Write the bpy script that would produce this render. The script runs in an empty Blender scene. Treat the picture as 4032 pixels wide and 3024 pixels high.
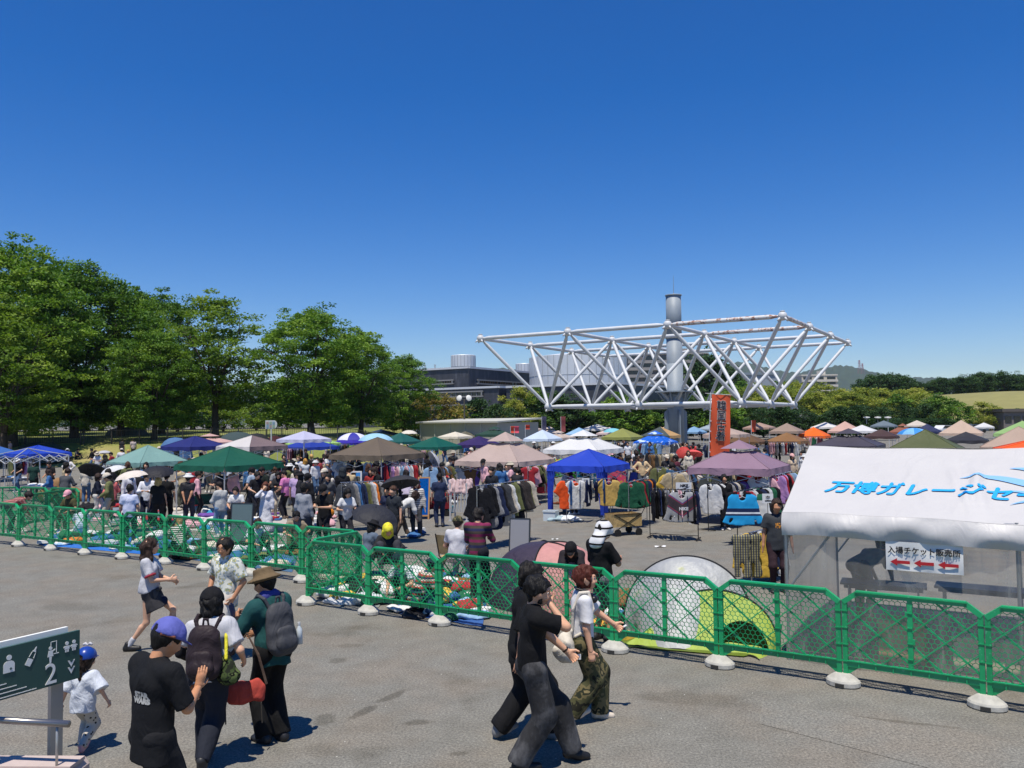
import bpy, math, random
import numpy as np
from mathutils import Vector, Matrix, Euler
from mathutils.bvhtree import BVHTree
random.seed(7); np.random.seed(7)
sc = bpy.context.scene
COL = sc.collection
R = math.radians

# ------------------------------------------------------------------ camera
CAM_H = 3.25
FPX, PITCH, ROLL = 3262.0, 0.0440, -0.012          # focal length in photo pixels (4032 wide), tilt up, roll
cam_data = bpy.data.cameras.new('camera')
cam = bpy.data.objects.new('camera', cam_data); COL.objects.link(cam)
cam_data.sensor_fit = 'HORIZONTAL'; cam_data.sensor_width = 36.0
cam_data.lens = 36.0 * FPX / 4032.0
cam_data.clip_start = 0.1; cam_data.clip_end = 20000
cam.location = (0, 0, CAM_H)
cam.rotation_euler = (Matrix.Rotation(math.pi/2 + PITCH, 3, 'X') @ Matrix.Rotation(ROLL, 3, 'Z')).to_euler()
sc.camera = cam

# ------------------------------------------------------------------ sky and sun
SUN_DIR = Vector((-0.075, -0.31, 1.0)).normalized()       # towards the sun: high, behind the camera, a little left
world = bpy.data.worlds.new('World'); sc.world = world; world.use_nodes = True
wn = world.node_tree.nodes; wl = world.node_tree.links
sky_node = wn.new('ShaderNodeTexSky'); sky_node.sky_type = 'NISHITA'; sky_node.sun_disc = False
sky_node.sun_elevation = math.asin(SUN_DIR.z)
sky_node.sun_rotation = math.atan2(SUN_DIR.x, SUN_DIR.y)
sky_node.altitude = 600; sky_node.air_density = 1.0; sky_node.dust_density = 0.0; sky_node.ozone_density = 4.5
hsv = wn.new('ShaderNodeHueSaturation'); hsv.inputs['Saturation'].default_value = 1.42; hsv.inputs['Hue'].default_value = .5125
wl.new(sky_node.outputs[0], hsv.inputs['Color']); wl.new(hsv.outputs[0], wn['Background'].inputs[0])
wn['Background'].inputs[1].default_value = 0.104
sun_data = bpy.data.lights.new('sun', 'SUN'); sun_data.energy = 4.5; sun_data.angle = R(0.53); sun_data.color = (1.0, 0.935, 0.82)
sun = bpy.data.objects.new('sun', sun_data); COL.objects.link(sun)
sun.rotation_euler = SUN_DIR.to_track_quat('Z', 'Y').to_euler(); sun.location = (-10, -30, 80)
sc.view_settings.view_transform = 'Standard'; sc.view_settings.look = 'None'
sc.view_settings.exposure = 0.28; sc.view_settings.gamma = 1.0; sc.view_settings.use_curve_mapping = False
sc.cycles.max_bounces = 5; sc.cycles.diffuse_bounces = 2; sc.cycles.glossy_bounces = 2
sc.cycles.transmission_bounces = 3; sc.cycles.transparent_max_bounces = 10
sc.cycles.caustics_reflective = False; sc.cycles.caustics_refractive = False

# ------------------------------------------------------------------ measuring: photo pixel -> place
def ray(px, py):
    u = px - 2016.0; v = py - 1512.0
    cr, sr = math.cos(ROLL), math.sin(ROLL)
    u, v = cr*u + sr*v, -sr*u + cr*v
    c, s = math.cos(PITCH), math.sin(PITCH)
    return Vector((u/FPX, c + s*v/FPX, s - c*v/FPX))
def gp(px, py, z=0.0):                       # point seen at a pixel, at height z
    r = ray(px, py); t = (z - CAM_H)/r.z
    return Vector((r.x*t, r.y*t, z))
def at(px, py, d):                           # point seen at a pixel, d metres ahead
    r = ray(px, py); t = d/r.y
    return Vector((r.x*t, d, CAM_H + r.z*t))
U1 = Vector((math.cos(-.551), math.sin(-.551), 0)); U2 = Vector((-U1.y, U1.x, 0))   # the site's grid directions
SITE = -0.551

# ------------------------------------------------------------------ materials
def lin(h):
    if isinstance(h, str):
        h = h.lstrip('#'); c = [int(h[i:i+2], 16)/255 for i in (0, 2, 4)]
    else: c = h
    return tuple(((x+.055)/1.055)**2.4 if x > .04045 else x/12.92 for x in c)
MATS = {}
def nodes(m):
    m.use_nodes = True; nt = m.node_tree
    return nt, nt.nodes, nt.links, nt.nodes['Principled BSDF']
def N(nt, typ, **kw):
    n = nt.nodes.new(typ)
    for k, v in kw.items():
        if k.startswith('i_'): n.inputs[int(k[2:]) if k[2:].isdigit() else k[2:].replace('_', ' ')].default_value = v
        else: setattr(n, k, v)
    return n
def ramp(nt, fac, stops, interp='LINEAR'):
    n = nt.nodes.new('ShaderNodeValToRGB'); n.color_ramp.interpolation = interp
    e = n.color_ramp.elements
    while len(e) < len(stops): e.new(0.5)
    for el, (p, c) in zip(e, stops):
        el.position = p; el.color = tuple(c) + (1,) if len(c) == 3 else c
    nt.links.new(fac, n.inputs[0]); return n
def mixc(nt, fac, a, b, mode='MIX'):
    n = nt.nodes.new('ShaderNodeMix'); n.data_type = 'RGBA'; n.blend_type = mode
    for s, v in ((0, fac), (6, a), (7, b)):
        if hasattr(v, 'is_output'): nt.links.new(v, n.inputs[s])
        else: n.inputs[s].default_value = v if s == 0 else tuple(v) + (1,) if len(v) == 3 else v
    return n.outputs[2]
def bump(nt, height, bsdf, strength=.3, dist=.02):
    b = nt.nodes.new('ShaderNodeBump'); b.inputs['Strength'].default_value = strength; b.inputs['Distance'].default_value = dist
    nt.links.new(height, b.inputs['Height']); nt.links.new(b.outputs[0], bsdf.inputs['Normal'])
def objco(nt, scale=(1, 1, 1)):
    t = nt.nodes.new('ShaderNodeTexCoord'); mp = nt.nodes.new('ShaderNodeMapping'); mp.inputs['Scale'].default_value = scale
    nt.links.new(t.outputs['Object'], mp.inputs[0]); return mp.outputs[0]
def plain(name, col, rough=.6, metal=0.0, spec=.4, noise_scale=0, noise_amt=.15, bump_s=0):
    key = ('plain', name)
    if key in MATS: return MATS[key]
    m = bpy.data.materials.new(name); nt, ns, ls, b = nodes(m)
    c = lin(col); b.inputs['Base Color'].default_value = c + (1,)
    b.inputs['Roughness'].default_value = rough; b.inputs['Metallic'].default_value = metal
    b.inputs['Specular IOR Level'].default_value = spec
    if noise_scale:
        n = N(nt, 'ShaderNodeTexNoise'); n.inputs['Scale'].default_value = noise_scale; n.inputs['Detail'].default_value = 6
        ls.new(objco(nt), n.inputs['Vector'])
        o = mixc(nt, n.outputs[0], tuple(x*(1-noise_amt) for x in c), tuple(min(1, x*(1+noise_amt)) for x in c))
        ls.new(o, b.inputs['Base Color'])
        if bump_s: bump(nt, n.outputs[0], b, bump_s, .01)
    MATS[key] = m; return m
def cloth(col, rough=.85, trans=0.0):
    col = col.lstrip('#'); key = ('cloth', col, trans)
    if key in MATS: return MATS[key]
    m = bpy.data.materials.new('cloth_' + col); nt, ns, ls, b = nodes(m)
    c = lin(col); b.inputs['Roughness'].default_value = rough; b.inputs['Specular IOR Level'].default_value = .2
    n = N(nt, 'ShaderNodeTexNoise'); n.inputs['Scale'].default_value = 9; n.inputs['Detail'].default_value = 5
    ls.new(objco(nt), n.inputs['Vector'])
    ls.new(mixc(nt, n.outputs[0], tuple(x*.78 for x in c), tuple(min(1, x*1.18) for x in c)), b.inputs['Base Color'])
    n5 = N(nt, 'ShaderNodeTexNoise'); n5.inputs['Scale'].default_value = 4.5; n5.inputs['Detail'].default_value = 3; n5.inputs['Distortion'].default_value = 1.8; ls.new(objco(nt, (1, 1, .6)), n5.inputs['Vector'])
    ad = N(nt, 'ShaderNodeMath', operation='MULTIPLY_ADD'); ls.new(n5.outputs[0], ad.inputs[0]); ad.inputs[1].default_value = 2.2; ls.new(n.outputs[0], ad.inputs[2])
    bump(nt, ad.outputs[0], b, .5, .022)
    if trans:
        t = N(nt, 'ShaderNodeBsdfTranslucent'); t.inputs[0].default_value = c + (1,)
        mx = N(nt, 'ShaderNodeMixShader'); mx.inputs[0].default_value = trans
        ls.new(b.outputs[0], mx.inputs[1]); ls.new(t.outputs[0], mx.inputs[2]); ls.new(mx.outputs[0], ns['Material Output'].inputs[0])
    MATS[key] = m; return m
def striped(name, cols, period, axis='Z', soft=False):
    key = ('stripe', name)
    if key in MATS: return MATS[key]
    m = bpy.data.materials.new(name); nt, ns, ls, b = nodes(m); b.inputs['Roughness'].default_value = .85; b.inputs['Specular IOR Level'].default_value = .2
    sep = N(nt, 'ShaderNodeSeparateXYZ'); ls.new(objco(nt), sep.inputs[0])
    f = N(nt, 'ShaderNodeMath', operation='DIVIDE'); ls.new(sep.outputs['XYZ'.index(axis)], f.inputs[0]); f.inputs[1].default_value = period
    fr = N(nt, 'ShaderNodeMath', operation='FRACT'); ls.new(f.outputs[0], fr.inputs[0])
    k = len(cols)
    rp = ramp(nt, fr.outputs[0], [(i/k, lin(c)) for i, c in enumerate(cols)], 'LINEAR' if soft else 'CONSTANT')
    ls.new(rp.outputs[0], b.inputs['Base Color']); MATS[key] = m; return m
def plaid(name, c1, c2, c3, s=.06):
    key = ('plaid', name)
    if key in MATS: return MATS[key]
    m = bpy.data.materials.new(name); nt, ns, ls, b = nodes(m); b.inputs['Roughness'].default_value = .85
    sep = N(nt, 'ShaderNodeSeparateXYZ'); ls.new(objco(nt), sep.inputs[0]); outs = []
    for ax in (0, 2):
        f = N(nt, 'ShaderNodeMath', operation='DIVIDE'); ls.new(sep.outputs[ax], f.inputs[0]); f.inputs[1].default_value = s
        fr = N(nt, 'ShaderNodeMath', operation='FRACT'); ls.new(f.outputs[0], fr.inputs[0])
        g = N(nt, 'ShaderNodeMath', operation='GREATER_THAN'); ls.new(fr.outputs[0], g.inputs[0]); g.inputs[1].default_value = .6; outs.append(g.outputs[0])
    a = mixc(nt, outs[0], lin(c1), lin(c2)); h = N(nt, 'ShaderNodeMath', operation='MULTIPLY'); ls.new(outs[1], h.inputs[0]); h.inputs[1].default_value = .55
    ls.new(mixc(nt, h.outputs[0], a, lin(c3)), b.inputs['Base Color']); MATS[key] = m; return m
def blotch(name, cols, scale, stops=None, rough=.85, vor=False):
    key = ('blotch', name)
    if key in MATS: return MATS[key]
    m = bpy.data.materials.new(name); nt, ns, ls, b = nodes(m); b.inputs['Roughness'].default_value = rough; b.inputs['Specular IOR Level'].default_value = .2
    n = N(nt, 'ShaderNodeTexVoronoi' if vor else 'ShaderNodeTexNoise'); n.inputs['Scale'].default_value = scale
    if not vor: n.inputs['Detail'].default_value = 2.5
    ls.new(objco(nt), n.inputs['Vector'])
    stops = stops or [i/len(cols) for i in range(len(cols))]
    rp = ramp(nt, n.outputs[0], [(p, lin(c)) for p, c in zip(stops, cols)], 'CONSTANT')
    ls.new(rp.outputs[0], b.inputs['Base Color']); MATS[key] = m; return m

# ------------------------------------------------------------------ meshes and objects
class MB:
    def __init__(s): s.v = []; s.f = []; s.mi = []; s.cur = 0
    def add(s, vs, fs):
        o = len(s.v); s.v += [tuple(p) for p in vs]; s.f += [tuple(o+i for i in f) for f in fs]; s.mi += [s.cur]*len(fs); return s
    def box(s, c, size, rot=None):
        c = Vector(c); h = Vector(size)/2
        P = [Vector((x*h.x, y*h.y, z*h.z)) for z in (-1, 1) for x, y in ((-1, -1), (1, -1), (1, 1), (-1, 1))]
        if rot is not None: P = [rot @ p for p in P]
        return s.add([p + c for p in P], [(3, 2, 1, 0), (4, 5, 6, 7), (0, 1, 5, 4), (1, 2, 6, 5), (2, 3, 7, 6), (3, 0, 4, 7)])
    def bar(s, p, q, w, h=None, up=(0, 0, 1)):
        p, q = Vector(p), Vector(q); h = h or w; z = (q-p).normalized(); up = Vector(up)
        if abs(z.dot(up)) > .98: up = Vector((1, 0, 0)) if abs(z.x) < .9 else Vector((0, 1, 0))
        x = up.cross(z).normalized(); y = z.cross(x)
        P = [b + x*sx*w/2 + y*sy*h/2 for b in (p, q) for sx, sy in ((-1, -1), (1, -1), (1, 1), (-1, 1))]
        return s.add(P, [(3, 2, 1, 0), (4, 5, 6, 7), (0, 1, 5, 4), (1, 2, 6, 5), (2, 3, 7, 6), (3, 0, 4, 7)])
    def tube(s, pts, rad, n=8, cap=True):
        pts = [Vector(p) for p in pts]; rad = rad if isinstance(rad, (list, tuple)) else [rad]*len(pts)
        vs = []; fs = []; ref = None
        for i, p in enumerate(pts):
            d = (pts[min(i+1, len(pts)-1)] - pts[max(i-1, 0)]).normalized()
            if ref is None: ref = Vector((0, 0, 1)) if abs(d.z) < .9 else Vector((1, 0, 0))
            x = (ref - d*ref.dot(d)).normalized(); y = d.cross(x); ref = x
            vs += [p + (x*math.cos(2*math.pi*k/n) + y*math.sin(2*math.pi*k/n))*rad[i] for k in range(n)]
        for i in range(len(pts)-1):
            fs += [(i*n+k, i*n+(k+1) % n, (i+1)*n+(k+1) % n, (i+1)*n+k) for k in range(n)]
        if cap: fs += [tuple(range(n-1, -1, -1)), tuple((len(pts)-1)*n+k for k in range(n))]
        return s.add(vs, fs)
    def lathe(s, prof, n=16, o=(0, 0, 0), sx=1, sy=1):
        o = Vector(o); vs = []; fs = []
        for r, z in prof: vs += [o + Vector((r*sx*math.cos(2*math.pi*k/n), r*sy*math.sin(2*math.pi*k/n), z)) for k in range(n)]
        for i in range(len(prof)-1): fs += [(i*n+k, i*n+(k+1) % n, (i+1)*n+(k+1) % n, (i+1)*n+k) for k in range(n)]
        if prof[0][0] > 1e-4: fs.append(tuple(range(n-1, -1, -1)))
        if prof[-1][0] > 1e-4: fs.append(tuple((len(prof)-1)*n+k for k in range(n)))
        return s.add(vs, fs)
    def grid(s, fn, nu, nv, flip=False):
        vs = [fn(i/nu, j/nv) for j in range(nv+1) for i in range(nu+1)]; w = nu+1
        fs = [(j*w+i, j*w+i+1, (j+1)*w+i+1, (j+1)*w+i) for j in range(nv) for i in range(nu)]
        return s.add(vs, [f[::-1] for f in fs] if flip else fs)
    def sphere(s, c, r, n=10, m=6, sc_=(1, 1, 1)):
        c = Vector(c); vs = []; fs = []
        for j in range(m+1):
            a = math.pi*j/m
            vs += [c + Vector((r*sc_[0]*math.sin(a)*math.cos(2*math.pi*k/n), r*sc_[1]*math.sin(a)*math.sin(2*math.pi*k/n), r*sc_[2]*math.cos(a))) for k in range(n)]
        for j in range(m): fs += [(j*n+k, (j+1)*n+k, (j+1)*n+(k+1) % n, j*n+(k+1) % n) for k in range(n)]
        return s.add(vs, fs)
    def poly(s, pts, depth, frame=None):            # flat outline in x,z extruded along y
        n = len(pts); vs = [Vector((x, -depth/2, z)) for x, z in pts] + [Vector((x, depth/2, z)) for x, z in pts]
        if frame is not None: vs = [frame @ v for v in vs]
        return s.add(vs, [tuple(range(n)), tuple(range(2*n-1, n-1, -1))] + [((i+1) % n, i, n+i, n+(i+1) % n) for i in range(n)])
    def mesh(s, name, mats, smooth=False):
        me = bpy.data.meshes.new(name); me.from_pydata(s.v, [], s.f)
        for m in (mats if isinstance(mats, (list, tuple)) else [mats]): me.materials.append(m)
        if any(s.mi): me.polygons.foreach_set('material_index', s.mi)
        if smooth: me.polygons.foreach_set('use_smooth', [True]*len(me.polygons))
        me.update(); return me
    def build(s, name, mats, parent=None, smooth=False, loc=None, rz=None):
        return obj(name, s.mesh(name, mats, smooth), parent, loc, rz)
def obj(name, me, parent=None, loc=None, rz=None, mat=None):
    o = bpy.data.objects.new(name, me); COL.objects.link(o)
    if parent is not None: o.parent = parent
    if loc is not None: o.location = loc
    if rz is not None: o.rotation_euler = (0, 0, rz)
    if mat is not None:
        if not me.materials: me.materials.append(mat)
        o.material_slots[0].link = 'OBJECT'; o.material_slots[0].material = mat
    return o
def tag(o, label, cat, group=None, kind=None):
    o['label'] = label; o['category'] = cat
    if group: o['group'] = group
    if kind: o['kind'] = kind
    return o
def thing(name, label, cat, loc=(0, 0, 0), rz=0.0, group=None):
    o = bpy.data.objects.new(name, None); COL.objects.link(o); o.empty_display_size = .2
    o.location = loc; o.rotation_euler = (0, 0, rz)
    return tag(o, label, cat, group)
def struct(o, label=None, kind='structure'):
    o['kind'] = kind
    if label: o['label'] = label
    return o
def copy_tree(src, label=None, loc=None, rz=None, parent=None, scale=None):
    c = src.copy(); COL.objects.link(c); c.parent = parent
    if label: c['label'] = label
    if loc is not None: c.location = loc
    if rz is not None: c.rotation_euler = (0, 0, rz)
    if scale is not None: c.scale = scale
    for ch in KIDS.get(src.name, src.children): copy_tree(ch, parent=c)
    return c
KIDS = {}
ORD = ['first', 'second', 'third', 'fourth', 'fifth', 'sixth', 'seventh', 'eighth', 'ninth', 'tenth', 'eleventh', 'twelfth', 'thirteenth', 'fourteenth', 'fifteenth', 'sixteenth', 'seventeenth', 'eighteenth', 'nineteenth', 'twentieth']
def bolder(me, dx):
    V = np.array([v.co[:] for v in me.vertices]); Fc = [list(p.vertices) for p in me.polygons]; n = len(V); vs = []; fs = []
    for k, (ox, oy) in enumerate(((0, 0), (dx, 0), (-dx, 0), (0, dx), (0, -dx))):
        vs += [(x+ox, y+oy, z+.0006*k) for x, y, z in V]; fs += [[i+k*n for i in f] for f in Fc]
    m2 = bpy.data.meshes.new('lettering'); m2.from_pydata(vs, [], fs); return m2
def text_mesh(s, size, shear=0.0, offset=0.0, sx=1.0, extrude=0.0, align='CENTER'):
    cu = bpy.data.curves.new('lettering', 'FONT'); cu.body = s; cu.size = size; cu.shear = shear; cu.offset = offset; cu.extrude = extrude
    cu.align_x = align; cu.align_y = 'CENTER'; cu.resolution_u = 4
    o = bpy.data.objects.new('lettering', cu); COL.objects.link(o)
    dg = bpy.context.evaluated_depsgraph_get(); me = bpy.data.meshes.new_from_object(o.evaluated_get(dg))
    bpy.data.objects.remove(o); bpy.data.curves.remove(cu)
    if sx != 1: me.transform(Matrix.Diagonal((sx, 1, 1, 1)))
    me.materials.clear()
    return me

# ------------------------------------------------------------------ blended solids: smooth union of tapered limbs, meshed by surface nets
def cone(a, b, ra, rb, k=.03, flat=None, cuts=(), sub=False):
    return dict(a=np.array(a, float), b=np.array(b, float), ra=ra, rb=rb, k=k, flat=flat, cuts=cuts, sub=sub)
def solid(prims, res, wrinkle=0.0, wfreq=14.0, cuts=(), seed=0, wdir=(1, 1, 1)):
    lo = np.min([np.minimum(p['a'], p['b']) - max(p['ra'], p['rb']) for p in prims if not p['sub']], axis=0) - 2.5*res - wrinkle
    hi = np.max([np.maximum(p['a'], p['b']) + max(p['ra'], p['rb']) for p in prims if not p['sub']], axis=0) + 2.5*res + wrinkle
    n = np.maximum(4, np.ceil((hi-lo)/res).astype(int)+1)
    ax = [lo[i] + res*np.arange(n[i]) for i in range(3)]
    Fd = np.full(n, .25, np.float32)
    for p in prims:
        rr = max(p['ra'], p['rb']) + max(p['k'], .02) + 3*res
        l = np.minimum(p['a'], p['b']) - rr; h = np.maximum(p['a'], p['b']) + rr
        i0 = np.clip(np.floor((l-lo)/res).astype(int), 0, n); i1 = np.clip(np.ceil((h-lo)/res).astype(int)+1, 0, n)
        if np.any(i1 <= i0): continue
        X, Y, Z = np.meshgrid(ax[0][i0[0]:i1[0]], ax[1][i0[1]:i1[1]], ax[2][i0[2]:i1[2]], indexing='ij')
        P = np.stack([X, Y, Z], -1); q = P - p['a']; ba = p['b'] - p['a']; sc_ = 1.0
        if p['flat'] is not None:
            nn = np.array(p['flat'][0], float); nn /= np.linalg.norm(nn); kf = p['flat'][1]
            q = q + nn*((q@nn)*(1/kf-1))[..., None]; ba = ba + nn*((ba@nn)*(1/kf-1)); sc_ = min(1, kf*1.15)
        bb = ba@ba
        t = np.clip(q@ba/bb, 0, 1) if bb > 1e-9 else np.zeros(q.shape[:-1])
        d = (np.linalg.norm(q - t[..., None]*ba, axis=-1) - (p['ra'] + (p['rb']-p['ra'])*t))*sc_
        for o, c in p['cuts']:
            c = np.array(c, float); c /= np.linalg.norm(c); d = np.maximum(d, (P - np.array(o))@c)
        S = Fd[i0[0]:i1[0], i0[1]:i1[1], i0[2]:i1[2]]
        if p['sub']: S[...] = np.maximum(S, -d)
        else:
            k = p['k']; hh = np.maximum(k - np.abs(S-d), 0)/k; S[...] = np.minimum(S, d) - hh*hh*k/4
    if wrinkle or cuts:
        X, Y, Z = np.meshgrid(*ax, indexing='ij')
        if wrinkle:
            rs = np.random.RandomState(seed); W = 0
            for i in range(5):
                dv = rs.normal(size=3)*np.array(wdir); dv = dv/np.linalg.norm(dv)*wfreq*(.6+.5*i)
                W = W + np.sin(dv[0]*X + dv[1]*Y + dv[2]*Z + 1.7*np.sin(.6*(dv[1]*X + dv[2]*Y - dv[0]*Z)) + rs.rand()*6.28)/(1+.45*i)
            Fd = Fd + (W*wrinkle*.5).astype(np.float32)
        for o, c in cuts:
            c = np.array(c, float); c /= np.linalg.norm(c)
            Fd = np.maximum(Fd, ((X-o[0])*c[0] + (Y-o[1])*c[1] + (Z-o[2])*c[2]).astype(np.float32))
    return nets(Fd, lo, res)
def nets(Fd, lo, res):
    s = Fd < 0; a, b, c = Fd.shape
    cnt = np.zeros((a-1, b-1, c-1), np.int8); off = [(i, j, k) for i in (0, 1) for j in (0, 1) for k in (0, 1)]
    for i, j, k in off: cnt += s[i:a-1+i, j:b-1+j, k:c-1+k]
    act = np.argwhere((cnt > 0) & (cnt < 8))
    idx = np.full((a-1, b-1, c-1), -1, np.int64); idx[act[:, 0], act[:, 1], act[:, 2]] = np.arange(len(act))
    val = np.stack([Fd[act[:, 0]+i, act[:, 1]+j, act[:, 2]+k] for i, j, k in off], 1)
    acc = np.zeros((len(act), 3)); num = np.zeros(len(act)); offa = np.array(off, float)
    for e0 in range(8):
        for e1 in range(e0+1, 8):
            if np.abs(offa[e0]-offa[e1]).sum() != 1: continue
            m = (val[:, e0] < 0) != (val[:, e1] < 0)
            t = val[m, e0]/(val[m, e0]-val[m, e1])
            acc[m] += offa[e0] + t[:, None]*(offa[e1]-offa[e0]); num[m] += 1
    V = lo + res*(act + acc/np.maximum(num, 1)[:, None]); Q = []
    for axn in range(3):
        sl0 = [slice(None)]*3; sl1 = [slice(None)]*3; sl0[axn] = slice(0, -1); sl1[axn] = slice(1, None)
        A = s[tuple(sl0)]; B = s[tuple(sl1)]; e = np.argwhere(A != B)
        u, w = (axn+1) % 3, (axn+2) % 3
        e = e[(e[:, u] > 0) & (e[:, w] > 0) & (e[:, u] < Fd.shape[u]-1) & (e[:, w] < Fd.shape[w]-1)]
        ins = A[e[:, 0], e[:, 1], e[:, 2]]
        def cell(du, dw):
            x = e.copy(); x[:, u] += du; x[:, w] += dw; return idx[x[:, 0], x[:, 1], x[:, 2]]
        q = np.stack([cell(-1, -1), cell(0, -1), cell(0, 0), cell(-1, 0)], 1)
        q[~ins] = q[~ins][:, ::-1]; Q.append(q)
    Q = np.concatenate(Q); Q = Q[(Q >= 0).all(1)]
    return V, Q
def raw_mesh(name, parts, mat=None, smooth=True):
    Vs = []; Qs = []; o = 0
    for V, Q in parts: Vs.append(V); Qs.append(Q+o); o += len(V)
    V = np.concatenate(Vs); Q = np.concatenate(Qs)
    me = bpy.data.meshes.new(name); me.vertices.add(len(V)); me.vertices.foreach_set('co', V.astype(np.float32).ravel())
    w = Q.shape[1]
    me.loops.add(Q.size); me.loops.foreach_set('vertex_index', Q.astype(np.int32).ravel())
    me.polygons.add(len(Q)); me.polygons.foreach_set('loop_start', np.arange(0, Q.size, w, dtype=np.int32))
    if smooth: me.polygons.foreach_set('use_smooth', np.ones(len(Q), bool))
    if mat is not None: me.materials.append(mat)
    me.update(calc_edges=True); return me
# ================================================================== the setting
def asphalt_mat(name, c0, c1, stain=True):
    m = bpy.data.materials.new(name); nt, ns, ls, b = nodes(m); co = objco(nt)
    def noise(s, d=6, r=.55):
        n = N(nt, 'ShaderNodeTexNoise'); n.inputs['Scale'].default_value = s; n.inputs['Detail'].default_value = d; n.inputs['Roughness'].default_value = r
        ls.new(co, n.inputs['Vector']); return n.outputs[0]
    base = mixc(nt, noise(.35), lin(c0), lin(c1))
    fine = ramp(nt, noise(38, 5, .85), [(.33, (.3, .3, .3)), (.5, (1, 1, 1)), (.67, (1.95, 1.92, 1.84))])
    base = mixc(nt, .8, base, fine.outputs[0], 'MULTIPLY')
    warm = ramp(nt, noise(.9, 3), [(.42, (1, 1, 1)), (.62, (1.06, .98, .92))])
    base = mixc(nt, .8, base, warm.outputs[0], 'MULTIPLY')
    if stain:
        st = ramp(nt, noise(.55, 4, .6), [(.30, (.66, .64, .6)), (.42, (1, 1, 1))])
        base = mixc(nt, .8, base, st.outputs[0], 'MULTIPLY')
        mid = ramp(nt, noise(2.6, 5, .6), [(.3, (.8, .79, .78)), (.62, (1.06, 1.06, 1.06))])
        base = mixc(nt, .7, base, mid.outputs[0], 'MULTIPLY')
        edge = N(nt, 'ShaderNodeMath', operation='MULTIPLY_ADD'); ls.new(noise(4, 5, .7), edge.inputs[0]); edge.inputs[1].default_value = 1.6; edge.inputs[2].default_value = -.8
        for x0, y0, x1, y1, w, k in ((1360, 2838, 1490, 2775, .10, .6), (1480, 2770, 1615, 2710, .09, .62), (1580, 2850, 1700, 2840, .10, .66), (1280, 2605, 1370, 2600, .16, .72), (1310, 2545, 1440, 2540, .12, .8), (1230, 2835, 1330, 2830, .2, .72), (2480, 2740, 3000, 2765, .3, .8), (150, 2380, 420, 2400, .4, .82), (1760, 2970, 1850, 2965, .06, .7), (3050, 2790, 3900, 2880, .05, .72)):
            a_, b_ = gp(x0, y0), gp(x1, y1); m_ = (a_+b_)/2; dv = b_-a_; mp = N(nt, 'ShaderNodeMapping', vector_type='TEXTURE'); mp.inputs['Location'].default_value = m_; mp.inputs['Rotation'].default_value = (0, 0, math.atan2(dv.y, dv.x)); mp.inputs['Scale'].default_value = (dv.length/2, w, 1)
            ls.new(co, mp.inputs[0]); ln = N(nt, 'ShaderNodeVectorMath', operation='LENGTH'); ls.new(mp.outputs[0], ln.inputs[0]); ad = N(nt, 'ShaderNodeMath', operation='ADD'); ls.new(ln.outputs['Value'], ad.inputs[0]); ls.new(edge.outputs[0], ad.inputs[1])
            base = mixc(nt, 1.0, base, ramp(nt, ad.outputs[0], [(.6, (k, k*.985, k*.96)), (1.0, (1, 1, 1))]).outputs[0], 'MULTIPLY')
        sp = N(nt, 'ShaderNodeTexVoronoi'); sp.inputs['Scale'].default_value = 7.5; ls.new(co, sp.inputs['Vector'])
        spk = ramp(nt, sp.outputs['Distance'], [(.0, (1, 1, 1)), (.055, (0, 0, 0))], 'CONSTANT')
        cc = N(nt, 'ShaderNodeSeparateColor'); ls.new(sp.outputs['Color'], cc.inputs[0])
        gt = N(nt, 'ShaderNodeMath', operation='GREATER_THAN'); ls.new(cc.outputs[0], gt.inputs[0]); gt.inputs[1].default_value = .8
        mm = N(nt, 'ShaderNodeMath', operation='MULTIPLY'); ls.new(spk.outputs[0], mm.inputs[0]); ls.new(gt.outputs[0], mm.inputs[1])
        base = mixc(nt, mm.outputs[0], base, lin('c8c6bc'))
    ls.new(base, b.inputs['Base Color']); b.inputs['Roughness'].default_value = .9; b.inputs['Specular IOR Level'].default_value = .25
    bump(nt, noise(70, 3), b, .5, .006); return m
ASPHALT = asphalt_mat('asphalt', '6f6e67', '7b7973')
g = MB(); g.add([(-7000, -60, 0), (7000, -60, 0), (7000, 9000, 0), (-7000, 9000, 0)], [(0, 1, 2, 3)])
struct(g.build('ground', ASPHALT), 'worn grey asphalt of the market plaza')
# a smoother repaired strip in the foreground, along the fence
pa, pb = gp(3000, 2760), gp(4500, 3010); pc, pd = gp(4700, 3300), gp(2990, 2850)
g = MB(); g.add([p + Vector((0, 0, .004)) for p in (pd, pc, pb, pa)], [(0, 1, 2, 3)])
struct(g.build('asphalt_patch', asphalt_mat('asphalt_repair', '72716a', '7b7973', False)), 'smoother strip of repaired asphalt')
# lawn rising to the park on the left
GRASS = bpy.data.materials.new('grass'); nt, ns, ls, b = nodes(GRASS); co = objco(nt)
n1 = N(nt, 'ShaderNodeTexNoise'); n1.inputs['Scale'].default_value = .12; n1.inputs['Detail'].default_value = 5; ls.new(co, n1.inputs['Vector'])
n2 = N(nt, 'ShaderNodeTexNoise'); n2.inputs['Scale'].default_value = 6; n2.inputs['Detail'].default_value = 6; ls.new(co, n2.inputs['Vector'])
r1 = ramp(nt, n1.outputs[0], [(.3, lin('6a7434')), (.55, lin('7d8340')), (.72, lin('9a8f5c'))])
r2 = ramp(nt, n2.outputs[0], [(.3, (.7, .7, .7)), (.7, (1.2, 1.2, 1.2))])
ls.new(mixc(nt, .7, r1.outputs[0], r2.outputs[0], 'MULTIPLY'), b.inputs['Base Color']); b.inputs['Roughness'].default_value = .95; bump(nt, n2.outputs[0], b, .6, .1)
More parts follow.
